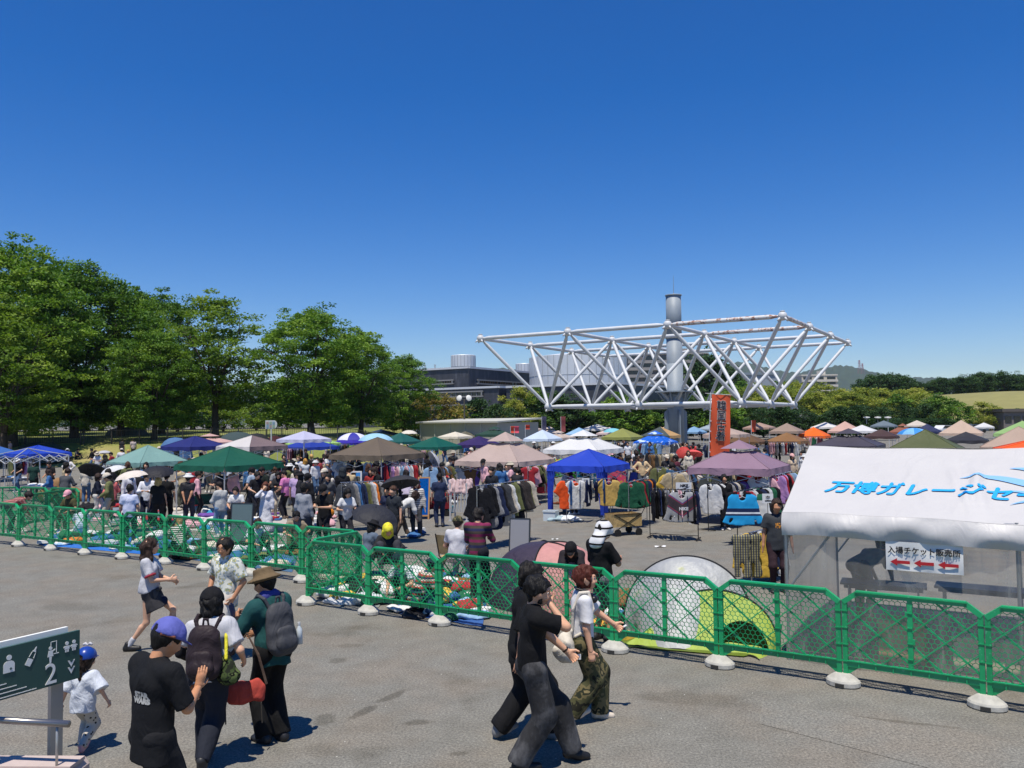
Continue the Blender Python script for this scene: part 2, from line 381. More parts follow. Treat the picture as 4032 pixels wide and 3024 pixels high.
def lawn_z(x, y):
    t = min(1, max(0, (y-64)/15.0)); t = t*t*(3-2*t)
    e = min(1, max(0, (-7.0 - x)/9.0)); e = e*e*(3-2*e)
    return (2.05*t + .35*min(1, max(0, (y-80)/30)))*e - .05
g = MB(); g.grid(lambda u, v: Vector((-190 + 186*u, 62 + 78*v*v + 6*v, lawn_z(-190+186*u, 62 + 78*v*v + 6*v))), 70, 40)
struct(g.build('lawn', GRASS, smooth=True), 'mown grass bank rising to the trees')

# far hills
HILLM = plain('forest_hill', '2f4128', .95, noise_scale=.02, noise_amt=.45)
def ridge(name, pts, d, depth, label, seed):
    rs = random.Random(seed); g = MB(); P = []
    xs = [pts[0][0] + (pts[-1][0]-pts[0][0])*i/160 for i in range(161)]
    prof = [np.interp(x, [p[0] for p in pts], [p[1] for p in pts]) for x in xs]
    ph = [rs.random()*6 for _ in range(8)]
    def f(u, v):
        i = min(160, int(round(u*160))); p = at(xs[i], prof[i], d)
        yy = d + depth*(v-.5)*2*.5
        fall = max(0, 1 - abs(v-.5)*2)**.8
        wob = 1 + .05*math.sin(u*70 + ph[0] + v*8) + .03*math.sin(u*160 + ph[1] - v*14) + .015*math.sin(u*420 + ph[2])
        z = p.z*fall*(wob if abs(v-.5) > .01 else 1 + .012*math.sin(u*210+ph[3]) + .012*math.sin(u*470+ph[4]))
        return Vector((p.x*(yy/d), yy, z - 2))
    g.grid(f, 160, 20)
    struct(g.build(name, HILLM, smooth=True), label)
ridge('hills', [(2500, 1490), (2700, 1470), (2800, 1448), (2900, 1424), (2960, 1430), (3060, 1458), (3140, 1466), (3250, 1446), (3310, 1436), (3370, 1444), (3450, 1466), (3560, 1482), (3720, 1488), (3900, 1494), (4300, 1500)], 4200, 1500, 'wooded hills on the right horizon', 3)
ridge('hills', [(-400, 1560), (200, 1540), (700, 1525), (1000, 1510), (1300, 1505), (1600, 1480), (1900, 1455), (1985, 1448), (2050, 1455), (2200, 1480), (2600, 1500)], 5200, 1500, 'low wooded hills behind the dark building', 5)

# ------------------------------------------------------------------ trees
def leaf_mat(name, dark, mid, light, trans=.35):
    m = bpy.data.materials.new(name); nt, ns, ls, b = nodes(m)
    a = N(nt, 'ShaderNodeAttribute', attribute_name='tint')
    oi = N(nt, 'ShaderNodeObjectInfo')
    ad = N(nt, 'ShaderNodeMath', operation='MULTIPLY_ADD'); ls.new(oi.outputs['Random'], ad.inputs[0]); ad.inputs[1].default_value = .3; ls.new(a.outputs['Fac'], ad.inputs[2])
    sb = N(nt, 'ShaderNodeMath', operation='SUBTRACT'); ls.new(ad.outputs[0], sb.inputs[0]); sb.inputs[1].default_value = .15
    rp = ramp(nt, sb.outputs[0], [(.05, lin(dark)), (.5, lin(mid)), (.95, lin(light))])
    ls.new(rp.outputs[0], b.inputs['Base Color']); b.inputs['Roughness'].default_value = .6; b.inputs['Specular IOR Level'].default_value = .25
    t = N(nt, 'ShaderNodeBsdfTranslucent'); ls.new(mixc(nt, 1.0, rp.outputs[0], (1.15, 1.2, .6), 'MULTIPLY'), t.inputs[0])
    mx = N(nt, 'ShaderNodeMixShader'); mx.inputs[0].default_value = trans
    ls.new(b.outputs[0], mx.inputs[1]); ls.new(t.outputs[0], mx.inputs[2]); ls.new(mx.outputs[0], ns['Material Output'].inputs[0])
    return m
LEAF = {'zelkova': leaf_mat('leaf_zelkova', '36551f', '567c2c', '86a23e'), 'light': leaf_mat('leaf_light', '4c6a24', '6f8a30', '93a445', .42),
        'camphor': leaf_mat('leaf_camphor', '55682c', '84923a', 'b2b058', .4), 'dark': leaf_mat('leaf_dark', '213818', '32502a', '4b6635', .25),
        'rust': leaf_mat('leaf_rust', '5a5a2a', '7d7038', '8f8446')}
BARK = plain('bark', '4a4138', .95, noise_scale=6, noise_amt=.35, bump_s=.6)
def leaves_mesh(name, C, rad, per, size, seed, mat, up=.55):
    """leaf sprays: C clump centres, rad (n,3) clump radii, per leaves each"""
    rs = np.random.RandomState(seed); n = len(C); T = n*per
    d = rs.normal(size=(T, 3)); d /= np.linalg.norm(d, axis=1)[:, None]
    rr = rs.rand(T)**.45; P = np.repeat(C, per, 0) + d*rr[:, None]*np.repeat(rad, per, 0)
    nr = rs.normal(size=(T, 3)); nr[:, 2] = np.abs(nr[:, 2]) + up; nr /= np.linalg.norm(nr, axis=1)[:, None]
    a = rs.normal(size=(T, 3)); a -= nr*(a*nr).sum(1)[:, None]; a /= np.linalg.norm(a, axis=1)[:, None]; bb = np.cross(nr, a)
    s = size*(.6+.8*rs.rand(T))[:, None]
    V = np.stack([P - a*s, P - bb*s*.5, P + a*s, P + bb*s*.5], 1).reshape(-1, 3); Q = np.arange(T*4).reshape(-1, 4)
    me = raw_mesh(name, [(V, Q)], mat, smooth=False)
    tint = np.clip(np.repeat(rs.rand(n), per)*.75 + .12 + rs.normal(size=T)*.10, 0, 1)
    at_ = me.attributes.new('tint', 'FLOAT', 'FACE'); at_.data.foreach_set('value', tint.astype(np.float32)); return me
def trunk_mesh(name, H, seed, limbs, r0, fork, spread, flare=1.3):
    rs = random.Random(seed); g = MB()
    top = Vector((rs.uniform(-.2, .2), rs.uniform(-.2, .2), fork))
    g.tube([(0, 0, -.5), (0, 0, .1), (0, 0, .6), top*.6, top], [r0*flare, r0*flare*.95, r0, r0*.9, r0*.8], 10)
    tips = []
    for i in range(limbs):
        a = 2*math.pi*i/limbs + rs.uniform(-.4, .4); L = H*rs.uniform(.55, .85); out = spread*rs.uniform(.5, 1.0)
        pts = [top - Vector((0, 0, .3))]; k = 6
        for j in range(1, k+1):
            t = j/k; pts.append(top + Vector((math.cos(a)*out*t**1.25, math.sin(a)*out*t**1.25, (L-fork*.4)*t**.9)) + Vector((rs.uniform(-.25, .25), rs.uniform(-.25, .25), rs.uniform(-.1, .1))))
        g.tube(pts, [r0*.5*(1-.86*j/k) for j in range(k+1)], 6); tips.append(pts[-1])
        for q in range(5):
            j = rs.randint(2, k-1); s = pts[j]; a2 = a + rs.uniform(-1.3, 1.3); l2 = spread*rs.uniform(.3, .6)
            e = s + Vector((math.cos(a2)*l2, math.sin(a2)*l2, l2*rs.uniform(.15, .9)))
            g.tube([s, (s+e)/2 + Vector((0, 0, .15)), e], [r0*.2, r0*.13, r0*.04], 5)
    return g.mesh(name, BARK, True)
def crown_points(n, H, z0, rx, seed, vase=True, cluster=None):
    rs = np.random.RandomState(seed); out = []
    lob = rs.rand(7)*6.28
    while len(out) < n:
        z = rs.rand(); a = rs.rand()*6.28
        if vase: prof = (.55 + .45*math.sin(min(1, z*1.15)*math.pi*.62))*(1 - max(0, z-.62)**1.6*3.4) if z < .99 else .1
        else: prof = math.sqrt(max(0, 1-(2*z-.9)**2*.8)) if z < .97 else .2
        lobe = 1 + .17*math.sin(3*a + lob[0] + z*3) + .12*math.sin(5*a + lob[1] - z*6) + .08*math.sin(9*a+lob[2]+z*9)
        r = max(.05, prof)*lobe*(rs.rand()**.38 if rs.rand() < .8 else rs.rand()**.7)
        if rs.rand() < .07: r *= 1.16; z = min(1.06, z*1.07)
        out.append((rx*r*math.cos(a), rx*r*math.sin(a), z0 + (H-z0)*z*(1 + .05*math.sin(4*a+lob[3]))))
    return np.array(out)
TREE = {}
def tree_proto(key, kind, H, rx, z0, clumps, per, size, seed, limbs=6, r0=.32, fork=2.6, vase=True, crad=(1.25, .42)):
    C = crown_points(clumps, H, z0, rx, seed, vase); rs = np.random.RandomState(seed+1)
    sc_ = (.55 + .75*rs.rand(clumps))[:, None]; rad = sc_*np.array([[crad[0], crad[0], crad[1]]])
    TREE[key] = (trunk_mesh('trunk', H*.93, seed, limbs, r0, fork, rx*.75), leaves_mesh('crown', C, rad, per, size, seed+2, LEAF[kind]), H)
tree_proto('z1', 'zelkova', 17, 6.9, 1.7, 660, 80, .15, 11, 7, .42, 3.0, crad=(1.0, .55))
tree_proto('z2', 'zelkova', 16, 5.8, 1.6, 520, 80, .15, 12, 6, .36, 2.6, crad=(.95, .55))
tree_proto('z3', 'zelkova', 14, 6.8, 1.6, 600, 80, .145, 13, 7, .40, 2.2, crad=(1.05, .46))
tree_proto('l1', 'light', 13, 4.8, 2.4, 220, 75, .14, 14, 6, .30, 2.8, crad=(.95, .42))
tree_proto('s1', 'light', 5.0, 3.2, .5, 70, 60, .15, 15, 5, .14, .8, vase=False, crad=(.9, .5))
tree_proto('c1', 'camphor', 11, 6.2, 1.2, 150, 70, .21, 16, 5, .4, 1.8, vase=False, crad=(1.3, .75))
tree_proto('c2', 'camphor', 9, 5.0, 1.0, 120, 70, .21, 17, 5, .35, 1.5, vase=False, crad=(1.2, .7))
tree_proto('d1', 'dark', 6.5, 3.6, .9, 120, 60, .17, 18, 5, .2, 1.2, vase=False, crad=(1.0, .5))
tree_proto('d2', 'dark', 8, 3.0, 1.0, 90, 60, .2, 19, 4, .2, 1.5, vase=False, crad=(.9, .6))
tree_proto('d3', 'dark', 10, 5.6, 1.2, 110, 60, .3, 20, 5, .3, 1.8, vase=False, crad=(1.5, .9))
tree_proto('r1', 'rust', 6.5, 3.4, 1.0, 100, 60, .16, 21, 5, .2, 1.2, vase=False, crad=(1.0, .55))
tree_proto('m1', 'zelkova', 6.5, 3.2, 1.2, 100, 60, .17, 22, 5, .18, 1.4, vase=False, crad=(1.0, .42))
def tree(key, px, ytop, d, zbase, label, group=None, wide=1.0, rot=None, cat='tree'):
    top = at(px, ytop, d); H = top.z - zbase; tm, cm, H0 = TREE[key]; s = H/H0
    t = thing('tree' if cat == 'tree' else 'shrub', label, cat, (top.x, d, zbase), random.uniform(0, 6.28) if rot is None else rot, group)
    t.scale = (s*wide, s*wide, s)
    obj('trunk', tm, t); obj('crown', cm, t); return t
lz = lambda px, d: lawn_z(at(px, 1600, d).x, d)
GL = 'broad trees along the lawn on the left'
for key, px, yt, d, w, lab in [
    ('z1', 60, 995, 74, 1.0, 'tallest dark green tree at the left edge of the lawn'),
    ('z2', 300, 1065, 82, 1.1, 'tall dark tree just right of the tallest one'),
    ('z2', 480, 1150, 88, 1.05, 'tree with a thick trunk behind the small park notices'),
    ('z1', 640, 1185, 96, 1.0, 'tall tree rising behind the light green ones on the lawn'),
    ('z3', 610, 1320, 77, .95, 'spreading mid green tree in front of the taller pair on the lawn'),
    ('l1', 850, 1190, 80, 1.15, 'thin yellow-green tree with bare limbs showing, left of the big round one'),
    ('z3', 1225, 1238, 80, 1.08, 'big round-crowned green tree left of the dark building'),
    ('z3', 1420, 1330, 87, .95, 'tree leaning against the right flank of the big round-crowned one'),
    ('z2', 1590, 1415, 96, 1.1, 'last and smallest green tree before the dark building'),
    ('l1', 20, 1215, 66, 1.15, 'low bright green branches of the tree at the left edge'),
    ('z1', -240, 1040, 80, 1.0, 'dark tree cut by the left edge of the view'),
    ('z2', 140, 1090, 95, 1.1, 'dark tree filling the gap behind the tallest one')]:
    tree(key, px, yt, d, lz(px, d), lab, GL, w)
for i, (px, yt, d) in enumerate([(-150, 1590, 104), (120, 1575, 110), (330, 1590, 106), (520, 1580, 112), (700, 1575, 108), (880, 1585, 104), (1010, 1590, 110), (1130, 1600, 112), (1330, 1610, 110), (1520, 1590, 112)]):
    tree('s1', px, yt, d, lz(px, d), 'sunlit yellow-green shrub under the lawn trees, %s from the left edge' % ORD[i], 'sunlit shrubs behind the lawn trees', 1.5, cat='shrub')
for i, (px, yt, d) in enumerate([(60, 1520, 132), (400, 1500, 136), (760, 1500, 134), (1080, 1510, 138), (1300, 1500, 134)]):
    tree('d3', px, yt, d, lz(px, d), 'dark tree closing the view far behind the lawn, %s from the left' % ORD[i], 'dark trees far behind the lawn', 1.7)
GM = 'trees in front of the dark building'
for key, px, yt, d, w, lab in [
    ('r1', 1710, 1560, 104, 1.2, 'brownish-green rounded tree beside the grey shed'),
    ('m1', 1790, 1610, 118, 1.2, 'small green tree behind the grey shed roof'),
    ('d1', 1880, 1580, 124, 1.1, 'dark green tree behind the twin floodlights'),
    ('c2', 2040, 1540, 126, .8, 'bright green tree between the shed and the steel frame'),
    ('d1', 1960, 1600, 120, 1.0, 'small dark tree at the right end of the grey shed'),
    ('m1', 2130, 1545, 128, 1.1, 'pale tree under the left end of the steel frame')]:
    tree(key, px, yt, d, 0, lab, GM, w)
for i in range(21):
    px = 2200 + i*62 + random.uniform(-12, 12); yt = (1585 if px < 2850 else 1622) + random.uniform(-32, 12)
    tree(random.choice(['d1', 'd1', 'm1', 'd2']), px, yt, 128 + random.uniform(-7, 7), 0, 'green hedge-row tree behind the market, %s from the left' % (ORD[i] if i < 20 else 'last'), 'row of trees behind the market', 1.25)
for i, (px, yt, d) in enumerate([(2790, 1395, 250), (2735, 1430, 245), (2840, 1440, 255), (2880, 1480, 250)]):
    tree('d2', px, yt, d, 0, 'tall dark conifer behind the steel column, %s from the left' % ORD[i], 'dark conifers behind the column', 1.0)
for i in range(20):
    px = 2900 + (i % 10)*78 + random.uniform(-20, 20); row = i//10
    yt = (1548 if row else 1530) + 15*math.sin(px/130.0) + random.uniform(-8, 8)
    tree(random.choice(['c1', 'c2', 'c1', 'm1']), px, yt, 205 - 22*row, 0, 'rounded yellow-green tree in the park, %s from the left in the %s row' % (ORD[i % 10], 'front' if row else 'back'), 'yellow-green park trees on the right', 1.3)
# grassy mound with a dark wood on its crest
def mound_z(x, y):
    e = min(1, max(0, (x-96)/45.0)); t = min(1, max(0, (y-178)/60.0)); e = e*e*(3-2*e); t = t*t*(3-2*t)
    return 9.6*e*t + .4*min(1, max(0, (x-60)/40))*t - .05
g = MB(); g.grid(lambda u, v: Vector((60+240*u, 172+140*v, mound_z(60+240*u, 172+140*v))), 40, 30)
DRYG = plain('dry_grass', '858150', .95, noise_scale=.3, noise_amt=.2, bump_s=.4)
struct(g.build('grass_mound', DRYG, smooth=True), 'dry grass mound on the right')
for i in range(24):
    px = 3440 + (i % 12)*56 + random.uniform(-12, 12); d = 272 + (i//12)*14; zb = mound_z(at(px, 1500, d).x, d)
    yt = np.interp(px, [3400, 3470, 3560, 3640, 3700, 3780, 3900, 4032, 4200], [1500, 1472, 1486, 1510, 1492, 1484, 1468, 1476, 1480]) + random.uniform(-5, 10)
    tree(random.choice(['d3', 'd3', 'd2']), px, yt, d, max(0, zb), 'dark wooded crest tree above the grass mound, %s from the left in the %s row' % (ORD[i % 12], 'back' if i//12 else 'front'), 'dark trees on the crest at the right', 1.1)
for i, (key, px, yt, d) in enumerate([('m1', 3690, 1560, 160), ('d2', 3640, 1590, 158), ('m1', 3760, 1580, 165), ('c2', 3860, 1590, 170), ('d1', 3560, 1600, 165), ('c2', 3925, 1610, 175), ('d1', 3400, 1600, 168), ('d1', 3480, 1610, 166), ('c2', 3300, 1600, 168), ('m1', 4010, 1615, 180)]):
    tree(key, px, yt, d, 0, 'loose green tree below the mound at the right, %s of ten' % ORD[i], 'trees below the mound', 1.15)
for i in range(9):
    tree('d1', 3330 + i*48, 1650, 152 + random.uniform(-3, 3), 0, 'low clipped hedge bush before the park, %s from the left' % ORD[i], 'hedge along the car park', 2.0, cat='shrub')

# ------------------------------------------------------------------ the steel space frame
def galv(name, col, rust=False):
    m = bpy.data.materials.new(name); nt, ns, ls, b = nodes(m); t = N(nt, 'ShaderNodeTexCoord')
    n = N(nt, 'ShaderNodeTexNoise'); n.inputs['Scale'].default_value = .7; n.inputs['Detail'].default_value = 6; ls.new(t.outputs['Object'], n.inputs['Vector'])
    c = lin(col); o = mixc(nt, n.outputs[0], tuple(x*.72 for x in c), tuple(x*1.2 for x in c))
    mp = N(nt, 'ShaderNodeMapping'); mp.inputs['Scale'].default_value = (1, 1, 1); ls.new(t.outputs['Object'], mp.inputs[0])
    n2 = N(nt, 'ShaderNodeTexNoise'); n2.inputs['Scale'].default_value = 2.2; n2.inputs['Detail'].default_value = 7; n2.inputs['Roughness'].default_value = .7; ls.new(mp.outputs[0], n2.inputs['Vector'])
    if rust:
        geo = N(nt, 'ShaderNodeNewGeometry'); sp = N(nt, 'ShaderNodeSeparateXYZ'); ls.new(geo.outputs['Normal'], sp.inputs[0])
        up = ramp(nt, sp.outputs[2], [(-.0, (.75, .75, .75)), (.3, (1, 1, 1))])
        k = ramp(nt, n2.outputs[0], [(.46, (0, 0, 0)), (.5, (1, 1, 1))]); mu = N(nt, 'ShaderNodeMath', operation='MULTIPLY'); ls.new(k.outputs[0], mu.inputs[0]); ls.new(up.outputs[0], mu.inputs[1])
        pal = ramp(nt, n2.outputs[0], [(.5, lin('d8cfc6')), (.56, lin('8a5138')), (.7, lin('5f3524'))])
        o = mixc(nt, mu.outputs[0], o, pal.outputs[0])
    else:
        k = ramp(nt, n2.outputs[0], [(.64, (0, 0, 0)), (.72, (.55, .55, .55))]); o = mixc(nt, k.outputs[0], o, lin('7d756e'))
    ls.new(o, b.inputs['Base Color']); b.inputs['Roughness'].default_value = .55; b.inputs['Metallic'].default_value = .0
    return m
STEEL = galv('painted_steel', 'c8cbce'); STEEL_D = galv('column_steel', '8b959e'); RUST = galv('rusted_steel', 'c8cbce', True); NODE = galv('node_steel', 'c4c6c8')
fr = thing('steel_space_frame', 'huge silver tubular space frame held on a single grey column', 'steel frame', (0, 0, 0))
X0, Y0, ZB, DEP, BAY = -3.397, 90.545, 1.467+CAM_H, 7.551, 10.8
base0 = Vector((X0, Y0, 0))
fr.location = (18.89, 95.87, 0)
FO = Vector(fr.location)
topn = {(i, j): base0 + U1*(BAY*i) + U2*(BAY*j) + Vector((0, 0, ZB+DEP)) - FO for i in range(4) for j in range(4)}
botn = {(i, j): base0 + U1*(BAY*(i+.5)) + U2*(BAY*(j+.5)) + Vector((0, 0, ZB)) - FO for i in range(3) for j in range(3)}
def strut(name, p, q, r, m=STEEL):
    d = (q-p).normalized(); L = (q-p).length; g = MB(); e = Vector((0, 0, 1))
    g.tube([(0, 0, .3), (0, 0, .42), (0, 0, 1.05), (0, 0, L-1.05), (0, 0, L-.42), (0, 0, L-.3)], [r*.45, r*.5, r, r, r*.5, r*.45], 14)
    o = g.build(name, m, fr, True); o.location = p; o.rotation_mode = 'QUATERNION'; o.rotation_quaternion = d.to_track_quat('Z', 'Y'); return o
for (i, j), p in topn.items():
    if i < 3: strut('top_chord', p, topn[i+1, j], .215, RUST if (i == 2 and j < 2) else STEEL)
    if j < 3: strut('top_chord', p, topn[i, j+1], .205, RUST if (i == 3 and j == 0) else STEEL)
for (i, j), p in botn.items():
    if i < 2: strut('bottom_chord', p, botn[i+1, j], .23)
    if j < 2: strut('bottom_chord', p, botn[i, j+1], .21)
    for a in (0, 1):
        for c in (0, 1): strut('diagonal', p, topn[i+a, j+c], .19)
gn = MB(); gn.sphere((0, 0, 0), .42, 14, 9); gn.tube([(0, 0, .4), (0, 0, .48)], [.22, .22], 8)
for k in range(4):
    a = .4 + k*1.57; gn.tube([(.33*math.cos(a), .33*math.sin(a), -.2), (.58*math.cos(a), .58*math.sin(a), -.42)], [.12, .07], 6)
nm = gn.mesh('node', NODE, True); gn2 = MB(); gn2.sphere((0, 0, 0), .47, 14, 9)
for k in range(3): gn2.tube([(.3*math.cos(2*k), .3*math.sin(2*k), -.3), (.5*math.cos(2*k), .5*math.sin(2*k), -.52)], [.12, .07], 6)
nm2 = gn2.mesh('node', NODE, True)
for p in topn.values(): obj('node', nm, fr, p)
for p in botn.values(): obj('node', nm2, fr, p)
g = MB(); g.tube([(0, 0, 0), (0, 0, 9.6), (0, 0, 9.6)], .93, 28); col_o = g.build('column', STEEL_D, fr, True)
g = MB(); g.tube([(0, 0, 5.4), (0, 0, 12.6)], .91, 28); g.build('column', STEEL_D, fr, True)
g = MB(); g.tube([(0, 0, 12.5), (0, 0, 12.9)], 1.0, 28); g.tube([(0, 0, 5.8), (0, 0, 6.1)], 1.02, 28); g.build('collar', STEEL_D, fr, True)
g = MB(); g.tube([(0, 0, 12.6), (0, 0, 17.55)], .88, 28); g.tube([(0, 0, 17.5), (0, 0, 17.62)], .96, 28); g.build('column_head', STEEL_D, fr, True)
g = MB(); g.tube([(.05, 0, 17.6), (.05, 0, 17.9), (.05, 0, 19.9)], [.12, .04, .015], 6); g.build('antenna', STEEL_D, fr)
g = MB(); rz_ = Matrix.Rotation(SITE, 3, 'Z'); g.box((0, 0, 6.35), (3.6, 3.6, .14), rz_)
for k in range(4):
    a = SITE + k*math.pi/2; c, s = math.cos(a), math.sin(a)
    g.add([(c*.9-s*.05, s*.9+c*.05, 6.3), (c*1.75-s*.05, s*1.75+c*.05, 6.3), (c*.9-s*.05, s*.9+c*.05, 4.6), (c*.9+s*.05, s*.9-c*.05, 6.3), (c*1.75+s*.05, s*1.75-c*.05, 6.3), (c*.9+s*.05, s*.9-c*.05, 4.6)], [(0, 1, 2), (5, 4, 3), (0, 3, 4, 1), (1, 4, 5, 2), (2, 5, 3, 0)])
    for sg in (-1, 1): g.bar((c*1.7 - s*sg*1.2, s*1.7 + c*sg*1.2, 6.3), (c*1.0, s*1.0, ZB+.1), .12)
g.build('bracket', STEEL_D, fr)
for k in range(4):
    a = SITE + k*math.pi/2 + .78; c, s = math.cos(a), math.sin(a); g = MB()
    g.add([(c*.85, s*.85, 0), (c*1.35, s*1.35, 0), (c*1.35, s*1.35, 4.0), (c*.85, s*.85, 4.4), (c*.85+s*.12, s*.85-c*.12, 0), (c*1.35+s*.12, s*1.35-c*.12, 0), (c*1.35+s*.12, s*1.35-c*.12, 4.0), (c*.85+s*.12, s*.85-c*.12, 4.4)], [(0, 1, 2, 3), (7, 6, 5, 4), (0, 4, 5, 1), (1, 5, 6, 2), (2, 6, 7, 3)])
    g.build('fin', STEEL_D, fr)

# ------------------------------------------------------------------ buildings
DARKW = bpy.data.materials.new('dark_tile_wall'); nt, ns, ls, b = nodes(DARKW); co = objco(nt, (1, 1, .25))
n = N(nt, 'ShaderNodeTexNoise'); n.inputs['Scale'].default_value = .9; n.inputs['Detail'].default_value = 7; n.inputs['Roughness'].default_value = .65; ls.new(co, n.inputs['Vector'])
ls.new(ramp(nt, n.outputs[0], [(.3, lin('34353a')), (.55, lin('42434a')), (.75, lin('5f6066'))]).outputs[0], b.inputs['Base Color']); b.inputs['Roughness'].default_value = .45
COPING = plain('white_coping', 'c9ccd0', .5); GLASSD = plain('dark_glazing', '1c2126', .15, 0, .6); WOOD = plain('timber_mullion', '8a6a48', .7); PALE = plain('pale_frame', '8b8a88', .6)
def volume(par, o, l1, l2, z0, z1, cop=.5):
    """block with near corner o, going back-left along -U1 and back-right along U2"""
    g = MB(); a = [o, o - U1*l1, o - U1*l1 + U2*l2, o + U2*l2]
    g.add([Vector((p.x, p.y, z)) for z in (z0, z1) for p in a], [(0, 4, 5, 1), (1, 5, 6, 2), (2, 6, 7, 3), (3, 7, 4, 0), (4, 7, 6, 5)])
    g.build('wall', DARKW, par)
    g = MB(); e = .25
    for p, q, nn in ((a[0], a[1], -U2), (a[0], a[3], U1)):
        g.bar(Vector((p.x, p.y, z1+cop*.3)) + nn*e*.4, Vector((q.x, q.y, z1+cop*.3)) + nn*e*.4, cop*.9, cop*.9)
    g.build('coping', COPING, par)
def band(par, o, dr, nrm, s0, s1, z0, z1, pitch, mull):
    """window strip in the wall that runs from o along dr"""
    g = MB(); f = Matrix((dr, nrm, Vector((0, 0, 1)))).transposed(); mid = o + dr*((s0+s1)/2) + nrm*.06; mid.z = (z0+z1)/2
    g.box(mid, (s1-s0, .1, z1-z0), f); w = g.build('window', GLASSD, par)
    g = MB()
    for zz in (z0, z1): c = o + dr*((s0+s1)/2) + nrm*.2; c.z = zz; g.box(c, (s1-s0+.7, .5, .28), f)
    for ss in (s0, s1): c = o + dr*ss + nrm*.2; c.z = (z0+z1)/2; g.box(c, (.28, .5, z1-z0), f)
    g.build('frame', PALE, w)
    g = MB(); k = int((s1-s0)/pitch)
    for i in range(1, k):
        if random.random() < .12: continue
        c = o + dr*(s0 + i*pitch) + nrm*.18; c.z = (z0+z1)/2 - .1; g.box(c, (.14, .2, (z1-z0)*.86), f)
    g.build('mullion', mull, w)
mus = thing('museum_building', 'low dark grey building of stacked blocks with white roof edges', 'building', at(1845, 1600, 190) * Vector((1, 1, 0)) if False else (at(1845, 1600, 190).x, 190, 0))
bpy.context.view_layer.update()
class Loc:                                                        # children are written in world metres, so shift them
    pass
def rel(p): return Vector(p) - Vector(mus.location)
zt = at(1845, 1449, 190).z; zl = at(1845, 1524, 190).z
A = rel((at(1845, 1449, 190).x, 190, 0)); volume(mus, A, 60, 46, 8, zt)
band(mus, A, -U1, -U2, 4.4, 21, at(1845, 1508, 190).z, at(1845, 1494, 190).z, .75, WOOD)
band(mus, A, U2, U1, 3.6, 30, at(1845, 1509, 190).z, at(1845, 1494, 190).z, .75, WOOD)
B_ = rel((at(1962, 1524, 182).x, 182, 0)); zb_ = at(1962, 1526, 182).z; volume(mus, B_, 50, 30, 0, zb_)
for y0, y1 in ((1560, 1540), (1608, 1592)): band(mus, B_, -U1, -U2, 4.2, 28, at(1900, y0, 184).z, at(1900, y1, 184).z, 1.4, PALE)
C_ = rel((at(2430, 1510, 168).x, 168, 0)); zc = at(2430, 1511, 168).z; volume(mus, C_, 26.5, 40, 0, zc)
band(mus, C_, U2, U1, 3, 30, zc-5.5, zc-3.6, 1.2, PALE)
DRUM = bpy.data.materials.new('ribbed_grey_drum'); nt, ns, ls, b = nodes(DRUM); t = N(nt, 'ShaderNodeTexCoord')
n = N(nt, 'ShaderNodeTexNoise'); n.inputs['Scale'].default_value = .5; n.inputs['Detail'].default_value = 5; mp = N(nt, 'ShaderNodeMapping'); mp.inputs['Scale'].default_value = (1, 1, .2); ls.new(t.outputs['Object'], mp.inputs[0]); ls.new(mp.outputs[0], n.inputs['Vector'])
ls.new(ramp(nt, n.outputs[0], [(.3, lin('d6d9db')), (.7, lin('e8eaeb'))]).outputs[0], b.inputs['Base Color']); b.inputs['Roughness'].default_value = .5; b.inputs['Metallic'].default_value = .2
SEAM = plain('drum_seam', 'a3a8ab', .6)
def drum(px, d, r, z0, z1, nseam, dome=0):
    c = rel((at(px, 1500, d).x, d, 0)); g = MB(); prof = [(r, z0), (r, z1)] + ([(r*.6, z1+dome*.7), (0, z1+dome)] if dome else [(r*.97, z1+.1), (0, z1+.12)])
    g.lathe(prof, 48, c); w = g.build('drum', DRUM, mus, False)
    g = MB()
    for k in range(nseam):
        a = 2*math.pi*k/nseam; p = c + Vector((math.cos(a)*r, math.sin(a)*r, 0)); g.bar(p + Vector((0, 0, z0)), p + Vector((0, 0, z1)), .14, .1)
    g.lathe([(r+.03, (z0+z1)/2-.06), (r+.06, (z0+z1)/2), (r+.03, (z0+z1)/2+.06)], 48, c); g.build('seam', SEAM, w)
drum(2276, 200, 11.7, 9, at(2276, 1396, 190).z, 44, .9)
drum(1825, 206, 3.05, 14, at(1825, 1401, 206).z, 22)
drum(2066, 226, 2.4, 14, at(2066, 1434, 226).z, 16)
# apartment block, grey hall and terraced block far behind
def slab_block(name, label, px0, px1, ytop, d, floors, fh, cw, cs, depth=18, parapet=True):
    p0, p1 = at(px0, ytop, d), at(px1, ytop, d); t = thing(name, label, 'building', ((p0.x+p1.x)/2, d, 0)); W = p1.x-p0.x; H = p0.z
    g = MB(); g.box((0, depth/2, H/2), (W, depth, H)); g.build('wall', cw, t)
    for i in range(floors):
        z = H - fh*(i+1)
        if z < 1: break
        g = MB(); g.box((0, -.5, z), (W+.2, 1.6, fh*.42)); g.build('balcony', cs, t)
        g = MB(); k = max(3, int(W/6))
        for j in range(k): g.box((-W/2 + W*(j+.5)/k, -.03, z+fh*.52), (W/k*.72, .12, fh*.5))
        g.build('window', GLASSD, t)
    if parapet: g = MB(); g.box((0, depth/2, H+.4), (W+.6, depth+.6, .8)); g.box((W*.2, depth/2, H+2), (W*.15, 6, 3)); g.build('roof', cs, t)
    return t
AP = plain('apartment_wall', '6f6a66', .8); APB = plain('apartment_balcony', '94908c', .8); CR = plain('cream_block', 'b9b0a0', .8); GH = plain('grey_hall', '8f98a0', .7)
slab_block('apartment_block', 'tall grey apartment block with balcony bands behind the steel frame', 2472, 2788, 1398, 420, 9, 3.6, AP, APB)
